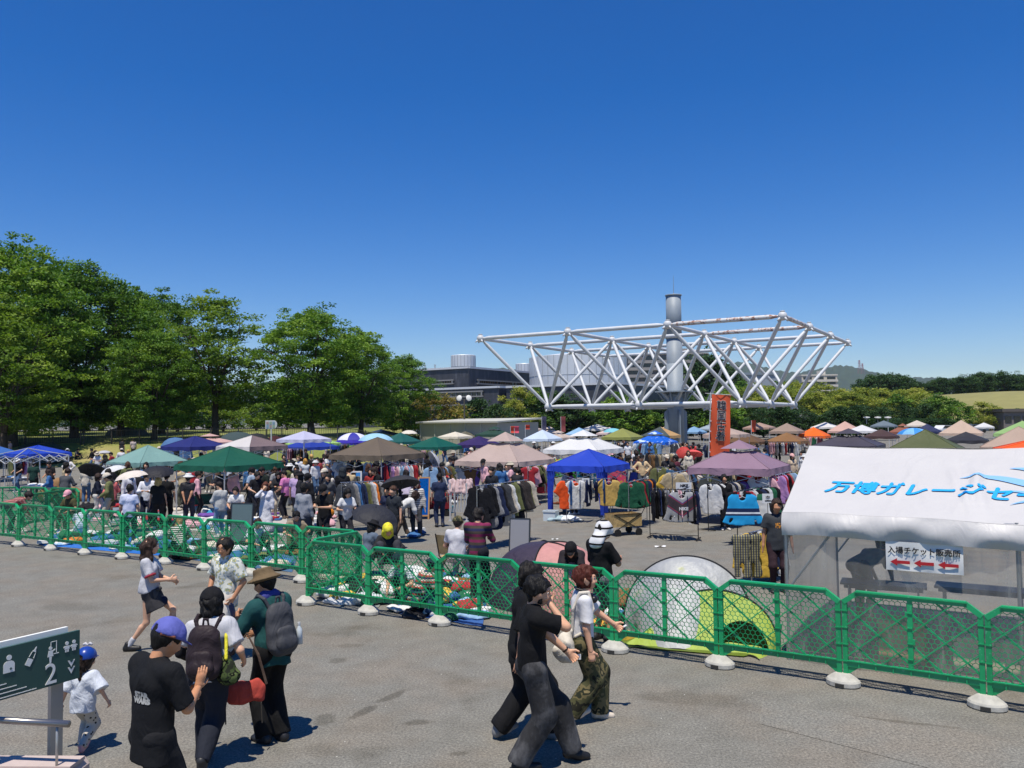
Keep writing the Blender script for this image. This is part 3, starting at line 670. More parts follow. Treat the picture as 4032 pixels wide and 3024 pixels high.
slab_block('apartment_block', 'low cream terraced block on the hill foot at the right', 3156, 3296, 1480, 520, 4, 3.2, CR, plain('cream_balcony', 'c9c3b6', .8))
g = MB(); p0, p1 = at(2840, 1478, 360), at(3062, 1478, 360); hall = thing('industrial_hall', 'long blank blue-grey hall below the hills', 'building', ((p0.x+p1.x)/2, 360, 0))
g.box((0, 15, p0.z/2), (p1.x-p0.x, 30, p0.z)); g.build('wall', GH, hall); g = MB(); g.box((0, 15, p0.z+.5), (p1.x-p0.x+1, 31, 1)); g.build('roof', plain('hall_roof', '7b8792', .6), hall)
# grey shed
s0, s1 = at(1655, 1673, 90), at(1962, 1663, 82); sv = (s1-s0); sv.z = 0; L = sv.length; ang = math.atan2(sv.y, sv.x)
shed = thing('shed', 'long low grey metal shed at the edge of the market', 'shed', (s0.x, s0.y, 0), ang)
HS = 3.05; SHW = plain('shed_wall', 'a9a69a', .8, noise_scale=.8, noise_amt=.15); SHR = plain('shed_roof', 'b5b4ab', .7)
g = MB(); g.box((L/2, 3, HS/2), (L, 6, HS)); g.build('wall', SHW, shed)
for k in range(6): g = MB(); g.box((.06 + (L-.12)*k/5, -.03, HS/2), (.12, .1, HS)); g.build('batten', SHR, shed)
g = MB(); g.add([(-.3, -.4, HS+.004), (L+.3, -.4, HS+.004), (L+.3, 6.3, HS+.3), (-.3, 6.3, HS+.3), (-.3, -.4, HS+.16), (L+.3, -.4, HS+.16), (L+.3, 6.3, HS+.46), (-.3, 6.3, HS+.46)], [(3, 2, 1, 0), (4, 5, 6, 7), (0, 1, 5, 4), (1, 2, 6, 5), (2, 3, 7, 6), (3, 0, 4, 7)]); g.build('roof', SHR, shed)
# small hut, low right building
g = MB(); p = at(3215, 1640, 170); hut = thing('hut', 'small white hut with a dark roof by the car park', 'hut', (p.x, 170, 0))
g.box((0, 1, 1), (2.6, 2, 2)); g.build('wall', plain('hut_wall', 'bdb6aa', .8), hut); g = MB(); g.add([(-1.6, -.3, 2), (1.6, -.3, 2), (1.6, 2.3, 2), (-1.6, 2.3, 2), (-1.6, 1, 2.7), (1.6, 1, 2.7)], [(0, 1, 5, 4), (2, 3, 4, 5), (0, 4, 3), (1, 2, 5), (3, 2, 1, 0)]); g.build('roof', plain('hut_roof', '4a4644', .8), hut)
p = at(3190, 1650, 150); hut = thing('toilet_block', 'low concrete block with a flat roof and two domes behind the market', 'building', (p.x, 150, 0))
g = MB(); g.box((0, 2, 1.6), (3.6, 4, 3.2)); g.build('wall', plain('block_wall', 'a5a094', .8), hut); g = MB(); g.box((0, 2, 3.35), (4.4, 4.6, .3)); g.build('roof', COPING, hut)
for sx in (-1, 1): g = MB(); g.sphere((sx, 2, 3.6), .42, 10, 6, (1, 1, .6)); g.build('dome', CR, hut)
p = at(4000, 1615, 165); lowb = thing('low_building', 'low dark-windowed building at the right edge', 'building', (p.x+2, 165, 0))
g = MB(); g.box((0, 3, 1.9), (9, 6, 3.8)); g.build('wall', plain('lowb_wall', '77706a', .8), lowb); g = MB(); g.box((0, 3, 4.1), (10, 7, .6)); g.build('roof', plain('lowb_roof', '5e5852', .8), lowb)
for k in range(5): g = MB(); g.box((-3.6+k*1.8, -.03, 2.3), (1.3, .12, 1.3)); g.build('window', GLASSD, lowb)
# pylons on the skyline
PYL = plain('pylon_steel', '8e8b92', .6); PYR = plain('pylon_red', 'a0585a', .6)
def pylon(px, y0, y1, d, label, m=PYL, hw=.0028):
    a, t_ = at(px, y0, d), at(px, y1, d); h = t_.z-a.z; w = d*hw; th = thing('pylon', label, 'pylon', (a.x, d, a.z-20))
    for sx in (-1, 1):
        for sy in (-1, 1): g = MB(); g.bar((sx*w, sy*w, 0), (sx*w*.25, sy*w*.25, h+20), d*.00022); g.build('leg', m, th)
    g = MB()
    for k in range(1, 8):
        z = 20 + h*k/8; f = 1 - .75*z/(h+20)
        for sx in (-1, 1): g.bar((-w*f*sx, -w*f, z), (w*f*sx, -w*f, z+h/8), d*.00015)
        g.bar((-w*f, -w*f, z), (w*f, -w*f, z), d*.00015)
    g.build('lattice', m, th)
    for k in (.62, .78, .93): g = MB(); g.bar((-w*1.2, 0, 20+h*k), (w*1.2, 0, 20+h*k), d*.0002); g.build('cross_arm', m, th)
pylon(3384, 1455, 1418, 3900, 'tall red and white pylon on the right-hand hill', PYR, .0016)
pylon(3396, 1456, 1431, 3900, 'shorter red and white pylon on the right-hand hill', PYR, .0014)
pylon(1628, 1460, 1417, 1500, 'pylon above the trees, leftmost of the three by the dark building', PYL, .0014)
pylon(1674, 1455, 1436, 2200, 'pylon above the dark building, middle of the three', PYL, .0012)
pylon(1713, 1452, 1435, 2200, 'pylon above the dark building, rightmost of the three', PYL, .0012)
# floodlight mast, park map sign, lamps
POLE = plain('dark_pole', '4b4844', .5); LAMPW = plain('lamp_white', 'd6d6d2', .4); WHITEM = plain('white_metal', 'c9cac8', .45)
p = at(1829, 1700, 92); fl = thing('floodlight_mast', 'brown mast with two round floodlights in front of the dark building', 'floodlight', (p.x, 92, 0)); h = at(1829, 1572, 92).z
g = MB(); g.tube([(0, 0, 0), (0, 0, h)], [.11, .08], 8); g.build('pole', POLE, fl)
for sx in (-1, 1): g = MB(); g.lathe([(.06, 0), (.3, .18), (.34, .3), (.3, .34), (0, .34)], 12); o = g.build('floodlight', LAMPW, fl, True, (sx*.42, -.1, h+.05)); o.rotation_euler = (R(75), 0, R(25*sx))
g = MB(); g.bar((-.5, 0, h), (.5, 0, h), .07); g.build('cross_arm', POLE, fl)
p = at(1068, 1690, 70); ms = thing('map_sign', 'white rounded map board on a post by the park fence', 'sign', (p.x, 70, lawn_z(p.x, 70))); z0 = lawn_z(p.x, 70); zc = at(1068, 1672, 70).z - z0
g = MB(); g.tube([(0, 0, 0), (0, 0, zc)], .06, 8); g.build('post', WHITEM, ms)
g = MB(); pts = [(-.48, -.36), (.2, -.36)] + [(.2+.3*math.cos(a), .36*math.sin(a)) for a in [R(-70+20*k) for k in range(8)]] + [(.2, .36), (-.48, .36)]; g.poly(pts, .1); g.build('board', WHITEM, ms, loc=(0, 0, zc))
for i in range(3):
    for j in range(2): g = MB(); g.box((-.3+.26*i, -.07, zc-.15+.3*j), (.2, .03, .22)); g.build('picture', plain('map_pic%d' % ((i+j) % 3), ['7f9aa8', 'a58f86', '8fa58a'][(i+j) % 3], .6), ms)
for i, px in enumerate((3413, 3457, 3497)):
    p = at(px, 1680, 120); h = at(px, 1642, 120).z; lp = thing('street_lamp', 'thin mushroom-topped lamp post by the car park, %s from the left' % ORD[i], 'street lamp', (p.x, 120, 0), 0, 'lamp posts along the car park')
    g = MB(); g.tube([(0, 0, 0), (0, 0, h-.2)], .06, 6); g.build('pole', WHITEM, lp); g = MB(); g.lathe([(.08, -.3), (.5, -.12), (.45, 0), (0, .06)], 12, (0, 0, h)); g.build('lamp_head', LAMPW, lp, True)
# iron fence of the park
IRON = plain('iron', '3a3836', .6)
for k, (x0, x1) in enumerate(((-120, 330), (330, 720), (720, 1110), (1110, 1500), (1500, 1680))):
    a, b2 = at(x0, 1700, 74.5), at(x1, 1700, 74.5); f = thing('iron_fence', 'dark iron railing along the park edge, %s section from the left' % ORD[k], 'fence', (a.x, 74.5, 0), 0, 'iron park railings'); W = b2.x-a.x
    zz = lambda x: lawn_z(a.x + x, 74.5)
    for i in range(int(W//2.5)+1): g = MB(); x = min(W-.05, i*2.5); g.box((x, 0, zz(x)+.65), (.09, .09, 1.4)); g.build('post', IRON, f)
    for hz in (.2, 1.25):
        g = MB()
        for i in range(12): g.bar((W*i/12, 0, zz(W*i/12)+hz), (W*(i+1)/12, 0, zz(W*(i+1)/12)+hz), .05)
        g.build('rail', IRON, f)
    g = MB(); nb = int(W/.16)
    for i in range(nb): x = W*i/nb; g.bar((x, 0, zz(x)+.2), (x, 0, zz(x)+1.25), .025)
    g.build('bar', IRON, f)['kind'] = 'stuff'
# parked cars far right
CARC = ['d7d8d8', '2c2e31', 'b7bbc0', '4a5560', 'c9c7c0', '30343c', 'e0e0de', '6b6f74']
def car_meshes():
    body = MB(); body.poly([(-2.1, .3), (2.1, .3), (2.15, .75), (1.9, .95), (1.2, 1.0), (.6, 1.5), (-1.3, 1.52), (-2.0, 1.0), (-2.12, .8)], 1.7)
    win = MB(); win.poly([(1.05, 1.02), (.55, 1.44), (-1.25, 1.46), (-1.85, 1.02)], 1.74)
    wh = MB(); wh.tube([(0, -.12, 0), (0, .12, 0)], .32, 14); return body, win, wh
cb, cw_, cwh = car_meshes(); cwm = cw_.mesh('window', GLASSD); whm = cwh.mesh('wheel', plain('tyre', '1e1e1e', .9)); bmh = cb.mesh('body', plain('car_paint', 'd0d0d0', .3))
for i in range(12):
    px = 3440 + i*36 + random.uniform(-8, 8); d = 150 + random.uniform(-6, 22); p = at(px, 1680, d); c = CARC[i % 8]
    t = thing('parked_car', '%s car parked beyond the canopies, %s from the left' % (['white', 'black', 'silver', 'slate', 'cream', 'dark navy', 'bright white', 'grey'][i % 8], ORD[i]), 'car', (p.x, d, 0), random.choice((0, math.pi, .5)), 'cars parked beyond the market')
    obj('body', bmh, t, mat=plain('car_paint_' + c, c, .3, 0, .6)); obj('window', cwm, t)
    for sx in (-1, 1):
        for sy in (-1, 1): obj('wheel', whm, t, (sx*1.3, sy*.76, .32))
g = MB(); g.grid(lambda u, v: Vector((62+70*u, 168+6*v, -.02+1.6*v*(1 if .02 < u < .98 else .2))), 20, 4); struct(g.build('earth_bank', plain('pale_earth', '9c9580', .95, noise_scale=.5)), 'pale bare earth bank behind the car park')
# ================================================================== green plastic fence
def greenmat():
    m = bpy.data.materials.new('green_plastic'); nt, ns, ls, b = nodes(m)
    n = N(nt, 'ShaderNodeTexNoise'); n.inputs['Scale'].default_value = 3.5; n.inputs['Detail'].default_value = 6; ls.new(objco(nt), n.inputs['Vector'])
    oi = N(nt, 'ShaderNodeObjectInfo'); rf = ramp(nt, oi.outputs['Random'], [(0, (.8, .84, .8)), (1, (1.12, 1.08, 1.1))]); sc2 = N(nt, 'ShaderNodeTexNoise'); sc2.inputs['Scale'].default_value = 30; ls.new(objco(nt), sc2.inputs['Vector']); sf = ramp(nt, sc2.outputs[0], [(.62, (0, 0, 0)), (.75, (.5, .5, .5))])
    o1 = mixc(nt, 1.0, mixc(nt, n.outputs[0], lin('0a8a54'), lin('22aa6c')), rf.outputs[0], 'MULTIPLY'); ls.new(mixc(nt, sf.outputs[0], o1, lin('6fb394')), b.inputs['Base Color']); b.inputs['Roughness'].default_value = .34; b.inputs['Specular IOR Level'].default_value = .55; return m
GREEN = greenmat(); CONC = plain('concrete_weight', 'b5b2a8', .85, noise_scale=11, noise_amt=.42, bump_s=.5); SLOT = plain('slot_shadow', '3a3936', .9)
PW = 1.5; ZB0, ZT0 = .24, 1.15; CH = .17
fgx = MB(); fgx.bar((CH, 0, ZT0-.03), (PW-CH, 0, ZT0-.03), .06, .06); 
for a, c in (((.02, 0, ZT0-.15), (CH+.012, 0, ZT0-.028)), ((PW-.02, 0, ZT0-.15), (PW-CH-.012, 0, ZT0-.028))): fgx.bar(a, c, .06, .058)
fgx.bar((CH-.01, -.036, ZT0-.012), (PW-CH+.01, -.036, ZT0-.012), .02, .014)
FRAME_TOP = fgx.mesh('top_rail', GREEN)
g = MB(); g.bar((.035, 0, .135), (.035, 0, ZT0-.12), .05, .055)
for z in (.3, .5, .7, .9): g.box((.035, 0, z), (.066, .068, .012))
g.add([(.06, -.012, .14), (.06, .012, .14), (.06, -.012, ZB0+.01), (.06, .012, ZB0+.01), (.2, -.012, ZB0+.01), (.2, .012, ZB0+.01)], [(0, 4, 2), (1, 3, 5), (0, 1, 5, 4), (2, 4, 5, 3)])
POST_L = g.mesh('side_post', GREEN)
POST_R = POST_L.copy(); POST_R.transform(Matrix.Translation((PW, 0, 0)) @ Matrix.Rotation(math.pi, 4, 'Z'))
g = MB(); g.bar((.06, 0, ZB0+.035), (PW-.06, 0, ZB0+.035), .05, .07); g.bar((.06, -.034, ZB0+.07), (PW-.06, -.034, ZB0+.07), .02, .012)
for k in range(1, 8): g.box((PW*k/8, -.006, ZB0+.035), (.012, .062, .078))
BOTTOM = g.mesh('bottom_rail', GREEN)
g = MB(); g.bar((PW/2, 0, ZB0+.06), (PW/2, 0, ZT0-.06), .04, .055)
for z in (.42, .6, .78, .95): g.box((PW/2, 0, z), (.055, .066, .012))
g.box((PW/2-.035, -.01, .93), (.03, .03, .06)); g.box((PW/2+.035, -.01, .62), (.03, .03, .06)); MIDP = g.mesh('middle_post', GREEN)
def clip_top(x): return ZT0-.06 - max(0, CH-x, x-(PW-CH))*.75
BRACES = []
for sgn in (1, -1):
    for half in (0, 1):
        xa, xb = (.06, PW/2-.02) if half == 0 else (PW/2+.02, PW-.06)
        for off in (-.42, -.05, .32):
            pts = []
            for i in range(61):
                x = xa + (xb-xa)*i/60; z = .70 + off - sgn*(x-(xa+xb)/2)*.86
                if ZB0+.06 < z < clip_top(x): pts.append((x, z))
            if len(pts) > 14:
                g = MB(); g.bar((pts[0][0], .012*sgn-.006, pts[0][1]), (pts[-1][0], .012*sgn-.006, pts[-1][1]), .016 if sgn > 0 else .012, .02 if sgn > 0 else .012); BRACES.append(g.mesh('brace', GREEN))
# honeycomb mesh
g = MB(); hs = .036; dx = hs*math.sqrt(3); seen = set(); w_ = .0055
for r_ in range(-1, 19):
    for q in range(-1, 26):
        cx = q*dx + (r_ % 2)*dx/2; cz = ZB0+.04 + r_*hs*1.5
        vs = [(cx + hs*math.sin(R(60*k)), cz + hs*math.cos(R(60*k))) for k in range(6)]
        for k in range(6):
            a, c = vs[k], vs[(k+1) % 6]; key = tuple(sorted(((round(a[0], 3), round(a[1], 3)), (round(c[0], 3), round(c[1], 3)))))
            if key in seen: continue
            seen.add(key)
            if all(.05 < p[0] < PW-.05 and ZB0+.05 < p[1] < clip_top(p[0])+.02 for p in (a, c)):
                d = Vector((c[0]-a[0], c[1]-a[1])); nn = Vector((-d.y, d.x)).normalized()*w_/2
                P = [(a[0]+nn.x, -.004, a[1]+nn.y), (a[0]-nn.x, -.004, a[1]-nn.y), (c[0]-nn.x, -.004, c[1]-nn.y), (c[0]+nn.x, -.004, c[1]+nn.y)]
                g.add(P + [(x, .006, z) for x, y, z in P], [(0, 1, 2, 3), (7, 6, 5, 4), (0, 4, 5, 1), (3, 2, 6, 7)])
NET = g.mesh('honeycomb_mesh', GREEN)
def fence_panel(a, b2, label, group='green fence panels'):
    a, b2 = Vector(a), Vector(b2); v = b2-a; t = thing('mesh_fence', label, 'fence', (a.x, a.y, 0), math.atan2(v.y, v.x), group)
    t.scale = (v.length/PW, 1, 1); t.rotation_euler[0] = random.uniform(-.025, .025)
    for nm_, me in (('top_rail', FRAME_TOP), ('side_post', POST_L), ('side_post', POST_R), ('bottom_rail', BOTTOM), ('middle_post', MIDP), ('honeycomb_mesh', NET)): obj(nm_, me, t)
    for m in BRACES: obj('brace', m, t)
    return t
g = MB(); g.lathe([(.18, 0), (.2, .015), (.2, .06), (.186, .082), (.1, .148), (.085, .155), (0, .155)], 20, sy=.78); WEIGHT = g.mesh('body', CONC, False)
g = MB(); g.box((0, -.155, .035), (.1, .02, .04)); SLOTM = g.mesh('handle_slot', SLOT)
def fence_weight(p, label, group='concrete fence weights'):
    t = thing('fence_weight', label, 'fence weight', (p.x, p.y, 0), SITE + random.uniform(-.15, .15), group); obj('body', WEIGHT, t); obj('handle_slot', SLOTM, t)
RB = [gp(*p) for p in [(1205, 2380), (1451, 2418), (1731, 2460), (2058, 2511), (2422, 2566), (2834, 2625), (3321, 2698), (3888, 2789)]]
RB.append(RB[-1] + (RB[-1]-RB[-2])*1.0)
LB = [gp(*p) for p in [(72, 2151), (201, 2166), (334, 2183), (481, 2200), (651, 2220), (805, 2243), (990, 2264), (1188, 2292)]]
LB.insert(0, LB[0]*2 - LB[1]); LB.append(LB[-1] + (LB[-1]-LB[-2])*1.02)
for i in range(len(RB)-1): fence_panel(RB[i], RB[i+1], 'green honeycomb fence panel of the near row, %s from its left end' % ORD[i])
for i in range(len(LB)-1): fence_panel(LB[i], LB[i+1], 'green honeycomb fence panel of the left row, %s from the left edge' % ORD[i])
for i, p in enumerate(RB): fence_weight(p, 'pale concrete fence weight under the near green row, %s from its left end' % ORD[i])
for i, p in enumerate(LB): fence_weight(p, 'pale concrete fence weight under the left green row, %s from the left edge' % ORD[i])
fence_panel(RB[0] + Vector((.05, .06, 0)), RB[0] + (LB[-1]-RB[0]).normalized()*1.5, 'green fence panel closing the gap between the left row and the near row')
FB = [gp(-120, 2075), gp(60, 2092), gp(240, 2070)]
Q0 = gp(85, 2098); Q1 = gp(268, 2062); Q2 = Q0 + (Q0-Q1)*1.0
fence_panel(Q0, Q1, 'green fence panel standing askew behind the left row'); q3 = gp(-60, 2050); q4 = gp(75, 2046); q5 = gp(190, 2052); q6 = gp(310, 2058)
for i, (a, c) in enumerate(((q3, q4), (q4, q5), (q5, q6))): fence_panel(a, c, 'green fence panel of the far row at the left edge, %s from the left' % ORD[i])
for i, p in enumerate((q4, q5, q6, Q0)): fence_weight(p, 'concrete fence weight of the far left green row, %s of four' % ORD[i])

# ================================================================== white ticket tent
TENTW = bpy.data.materials.new('white_tarpaulin'); nt, ns, ls, b = nodes(TENTW)
n = N(nt, 'ShaderNodeTexNoise'); n.inputs['Scale'].default_value = 1.6; n.inputs['Detail'].default_value = 5; ls.new(objco(nt), n.inputs['Vector'])
ls.new(mixc(nt, n.outputs[0], lin('b7b5b4'), lin('c2c0be')), b.inputs['Base Color']); b.inputs['Roughness'].default_value = .5
n3 = N(nt, 'ShaderNodeTexNoise'); n3.inputs['Scale'].default_value = 2.2; n3.inputs['Detail'].default_value = 4; n3.inputs['Distortion'].default_value = 1.5; ls.new(objco(nt, (1.6, 1.6, .7)), n3.inputs['Vector']); bump(nt, n3.outputs[0], b, .25, .06)
CLEAR = bpy.data.materials.new('clear_vinyl'); nt, ns, ls, b = nodes(CLEAR)
tr = N(nt, 'ShaderNodeBsdfTransparent'); tr.inputs[0].default_value = (.93, .93, .93, 1); mx = N(nt, 'ShaderNodeMixShader')
n = N(nt, 'ShaderNodeTexNoise'); n.inputs['Scale'].default_value = 1.3; n.inputs['Detail'].default_value = 5; n.inputs['Distortion'].default_value = 2; ls.new(objco(nt, (2.2, 2.2, .5)), n.inputs['Vector'])
rp = ramp(nt, n.outputs[0], [(.3, (.2, .2, .2)), (.6, (.34, .34, .34)), (.75, (.6, .6, .6))])
b.inputs['Base Color'].default_value = lin('b4b2ac') + (1,); b.inputs['Roughness'].default_value = .25
ls.new(rp.outputs[0], mx.inputs[0]); ls.new(tr.outputs[0], mx.inputs[1]); ls.new(b.outputs[0], mx.inputs[2]); ls.new(mx.outputs[0], ns['Material Output'].inputs[0])
EZ = 1.97; TC = gp(3080, 2017, EZ); TL, TD = 5.4, 3.6
def fold(u, v):                     # slack in the front roof sheet, metres out of plane
    f = .02*math.sin(u*9+v*2) + .012*math.sin(u*23 - v*5)
    for c, w, a, sl in ((.335, .012, .05, .25), (.40, .013, .06, .12), (.365, .006, -.035, .1), (.46, .01, .035, -.25), (.24, .012, .022, .3), (.13, .01, .02, .55), (.55, .01, .03, .1), (.3, .007, .02, -.2)):
        x = u - c - sl*(1-v)*.35; f += a*math.exp(-(x/w)**2)*math.sin(math.pi*min(1, v*1.15))
    return f
RZ = None
tent = thing('ticket_tent', 'white ticket tent with blue lettering on its roof and clear vinyl walls', 'tent', (TC.x, TC.y, 0), SITE)
rdg = at(3164, 1761, (TC + U2*TD/2).y).z
slope = Vector((0, TD/2, rdg-EZ)).normalized(); nrm = Vector((0, -slope.z, slope.y))
def roof_pt(u, v, lift=0.0):
    sag = -.03*math.sin(math.pi*u*3)**2*math.sin(math.pi*v)
    return Vector((u*TL, v*TD/2, EZ + (rdg-EZ)*v)) + nrm*(fold(u, v)*.8 + sag + lift)
g = MB(); g.grid(lambda u, v: roof_pt(u, v), 150, 26)
g.grid(lambda u, v: Vector((u*TL, TD - v*TD/2, EZ + (rdg-EZ)*v - .03*math.sin(math.pi*u*3)**2*math.sin(math.pi*v))), 30, 10, True)
g.build('roof', TENTW, tent, True)
def val(u, v):                      # drooping front valance
    x = u*TL; drop = .30*v
    bl = (.028*math.sin(u*21 + 2.5*v) + .018*math.sin(u*38 - 4*v + 1) + .02*math.sin(u*63+3*v))*(v**.7)
    return Vector((x, -.02 - .03*v + bl*.7 - .05*math.sin(math.pi*v), EZ + nrm.z*fold(u, 0)*.8 - drop + .006*math.sin(u*17)*v))
g = MB(); g.grid(lambda u, v: val(u, 1-v), 120, 12); g.build('valance', TENTW, tent, True)
g = MB(); g.grid(lambda u, v: Vector((-.01, TD*u, EZ - .30*(1-v))), 10, 4, True); g.add([(-.008, 0, EZ), (-.008, TD, EZ), (-.008, TD/2, rdg-.02)], [(0, 2, 1)]); g.build('gable', TENTW, tent)
PIPE = plain('tent_pipe', 'a9abad', .35, .6)
for x in (0.03, TL/2, TL-.03):
    for y in (.04, TD-.04): g = MB(); g.tube([(x, y, 0), (x, y, EZ)], .02, 8); g.build('leg', PIPE, tent)
for y in (.04, TD-.04): g = MB(); g.tube([(0, y, EZ-.03), (TL, y, EZ-.03)], .02, 8); g.build('eave_bar', PIPE, tent)
g = MB(); g.tube([(0, TD/2, rdg-.05), (TL, TD/2, rdg-.05)], .02, 8); g.build('ridge_bar', PIPE, tent)
for y in (.05, TD-.05): g = MB(); g.tube([(.05, y, .95), (.75, y, EZ-.06)], .015, 6); g.build('brace', PIPE, tent)
sheet = MB(); sheet.grid(lambda u, v: Vector((u*TL, .015 + .02*math.sin(u*30+v*3)+.012*math.sin(u*71), .04+(EZ-.22)*v)), 70, 8); sheet.build('front_sheet', CLEAR, tent, True)
sheet = MB(); sheet.grid(lambda u, v: Vector((.015 + .02*math.sin(u*25), .03+(TD-.06)*u, .04+(EZ-.2)*v)), 30, 8, True); sheet.build('side_sheet', CLEAR, tent, True)
# lettering on the roof
BLUE = plain('sky_blue_print', '1f9fe6', .5); PALEB = plain('pale_blue_print', '7fb0de', .5)
zc_ = gp(3700, 1960, 0)
def on_roof(me, u0, v0, name, m):
    """lay a flat x,y mesh on the roof sheet, metres from (u0,v0)"""
    Ls = slope.length; hyp = math.hypot(TD/2, rdg-EZ)
    for vt in me.vertices:
        vt.co = roof_pt(u0 + vt.co.x/TL, v0 + vt.co.y/hyp, .014 + vt.co.z)
    me.materials.append(m); me.update(); o = obj(name, me, tent); return o
import bmesh
def subdiv(me, L):
    bm = bmesh.new(); bm.from_mesh(me); bmesh.ops.triangulate(bm, faces=bm.faces)
    for _ in range(3):
        es = [e for e in bm.edges if e.calc_length() > L]
        if not es: break
        bmesh.ops.subdivide_edges(bm, edges=es, cuts=1); bmesh.ops.triangulate(bm, faces=bm.faces)
    bm.to_mesh(me); bm.free(); return me
tm = subdiv(bolder(text_mesh('万博ガレージセール', .36, shear=.22, sx=.88, align='LEFT'), .012), .12)
on_roof(tm, .082, .36, 'lettering', BLUE)
def ribbon(pts, w):
    g = MB(); P = []; n_ = len(pts)
    for i, (x, y) in enumerate(pts):
        a = pts[max(0, i-1)]; c = pts[min(n_-1, i+1)]; d = Vector((c[0]-a[0], c[1]-a[1])).normalized(); ww = w*math.sin(math.pi*min(.98, (i/(n_-1))*.75 + .02)); P += [(x - d.y*ww, y + d.x*ww, 0), (x + d.y*ww, y - d.x*ww, 0)]
    g.add(P, [(2*i, 2*i+1, 2*i+3, 2*i+2) for i in range(n_-1)]); return g.mesh('sun_ray', [])
for ox, oy, sx, sy, cur, w in ((1.15, .12, 1.35, -.12, .16, .075), (1.72, .42, .9, -.4, .12, .07), (1.55, -.22, .8, .02, .1, .03), (1.72, -.5, .7, .25, .08, .04)):
    pts = [(ox + sx*t, oy + sy*t + cur*math.sin(t*6)*.5) for t in [k/24 for k in range(25)]]
    on_roof(ribbon(pts, w), .17, .5, 'sun_ray', PALEB)
# paper sign behind the vinyl
def tent_front(px, py):             # local x,z on the front sheet plane
    o = Vector((TC.x, TC.y, 0)); r = ray(px, py); n_ = -U2; t = (o - Vector((0, 0, CAM_H))).dot(n_)/r.dot(n_); p = Vector((0, 0, CAM_H)) + r*t - o
    return p.dot(U1), p.z
x0, zt0 = tent_front(3488, 2128); x1, zb1 = tent_front(3796, 2252); x1 = max(x1, x0+.8)
sg = thing('ticket_sign', 'white paper sign with black writing and three red arrows on the tent front', 'sign', Vector((TC.x, TC.y, 0)) + U1*((x0+x1)/2) - U2*.03, SITE)
SW = x1-x0; zt1 = tent_front(3488, 2128)[1]; zbm = tent_front(3490, 2240)[1]; SH = zt1-zbm; SZ = (zt1+zbm)/2
PAPER = plain('paper', 'd8d8d6', .7, noise_scale=5, noise_amt=.06, bump_s=.3)
g = MB(); g.grid(lambda u, v: Vector(((u-.5)*SW, -.012 - .01*math.sin(u*14)*math.sin(v*5), SZ + (v-.5)*SH)), 24, 8); g.build('paper', PAPER, sg, True)
INK = plain('black_ink', '26262a', .6); RED = plain('red_ink', 'b4242c', .6)
tm = bolder(text_mesh('入場チケット販売所', SW*.105), .003); tm.transform(Matrix.Translation((0, -.03, SZ+SH*.2)) @ Matrix.Rotation(math.pi/2, 4, 'X')); tm.materials.append(INK); obj('lettering', tm, sg)
for k in range(3):
    g = MB(); cx = (k-1)*SW*.31; a = SW*.13; h = SH*.13; g.poly([(cx-a, 0), (cx-a*.3, h), (cx-a*.3, h*.42), (cx+a, h*.42), (cx+a, -h*.42), (cx-a*.3, -h*.42), (cx-a*.3, -h)], .004); g.build('arrow', RED, sg, loc=(0, -.03, SZ-SH*.2))
# inside the tent: tables, crates
TOPG = plain('table_grey', '6b6f7a', .5); WOODL = plain('plywood', 'b59c72', .7)
def table(loc, rz, L, W, H, label, m=TOPG):
    t = thing('folding_table', label, 'table', loc, rz); g = MB(); g.box((0, 0, H-.015), (L, W, .03)); g.box((0, 0, H-.06), (L-.1, W-.1, .05)); g.build('table_top', m, t)
    for sx in (-1, 1):
        for sy in (-1, 1): g = MB(); g.tube([(sx*(L/2-.12), sy*(W/2-.06), 0), (sx*(L/2-.12), sy*(W/2-.06), H-.03)], .015, 6); g.build('leg', PIPE, t)
    return t
TW = lambda x, y: Vector((TC.x, TC.y, 0)) + U1*x + U2*y
table(TW(2.5, 2.6), SITE, 1.8, .45, .72, 'grey folding table standing at the back of the ticket tent')
table(TW(.9, 2.4), SITE+.1, 1.2, .45, .7, 'dark grey folding table by the left side of the ticket tent', plain('table_dark', '3c4048', .5))
def crate(loc, rz, s, label, m, group=None, name='crate', cat='crate'):
    t = thing(name, label, cat, loc, rz, group); L, W, H = s; g = MB(); th = .02
    for y in (-1, 1): g.box((0, y*(W/2-th/2), H/2), (L, th, H))
    for x in (-1, 1): g.box((x*(L/2-th/2), 0, H/2), (th, W-2*th, H))
    g.build('side', m, t); g = MB(); g.box((0, 0, th), (L-.04, W-.04, th)); g.build('base', m, t); g = MB()
    for y in (-1, 1): g.box((0, y*(W/2+.004), H-.03), (L+.03, .03, .05))
    for x in (-1, 1): g.box((x*(L/2+.004), 0, H-.03), (.03, W, .05))
    g.build('rim', m, t); return t
crate(TW(1.35, .75), SITE, (.55, .4, .55), 'plywood box inside the ticket tent', WOODL)
crate(TW(2.35, .8), SITE, (.8, .5, .45), 'cream plastic bin inside the ticket tent', plain('cream_plastic', 'd2caa8', .5))
crate(TW(2.3, 1.6), SITE+.2, (.45, .35, .35), 'grey storage box on the ground behind the cream bin', plain('grey_plastic', '9a9b9d', .5))

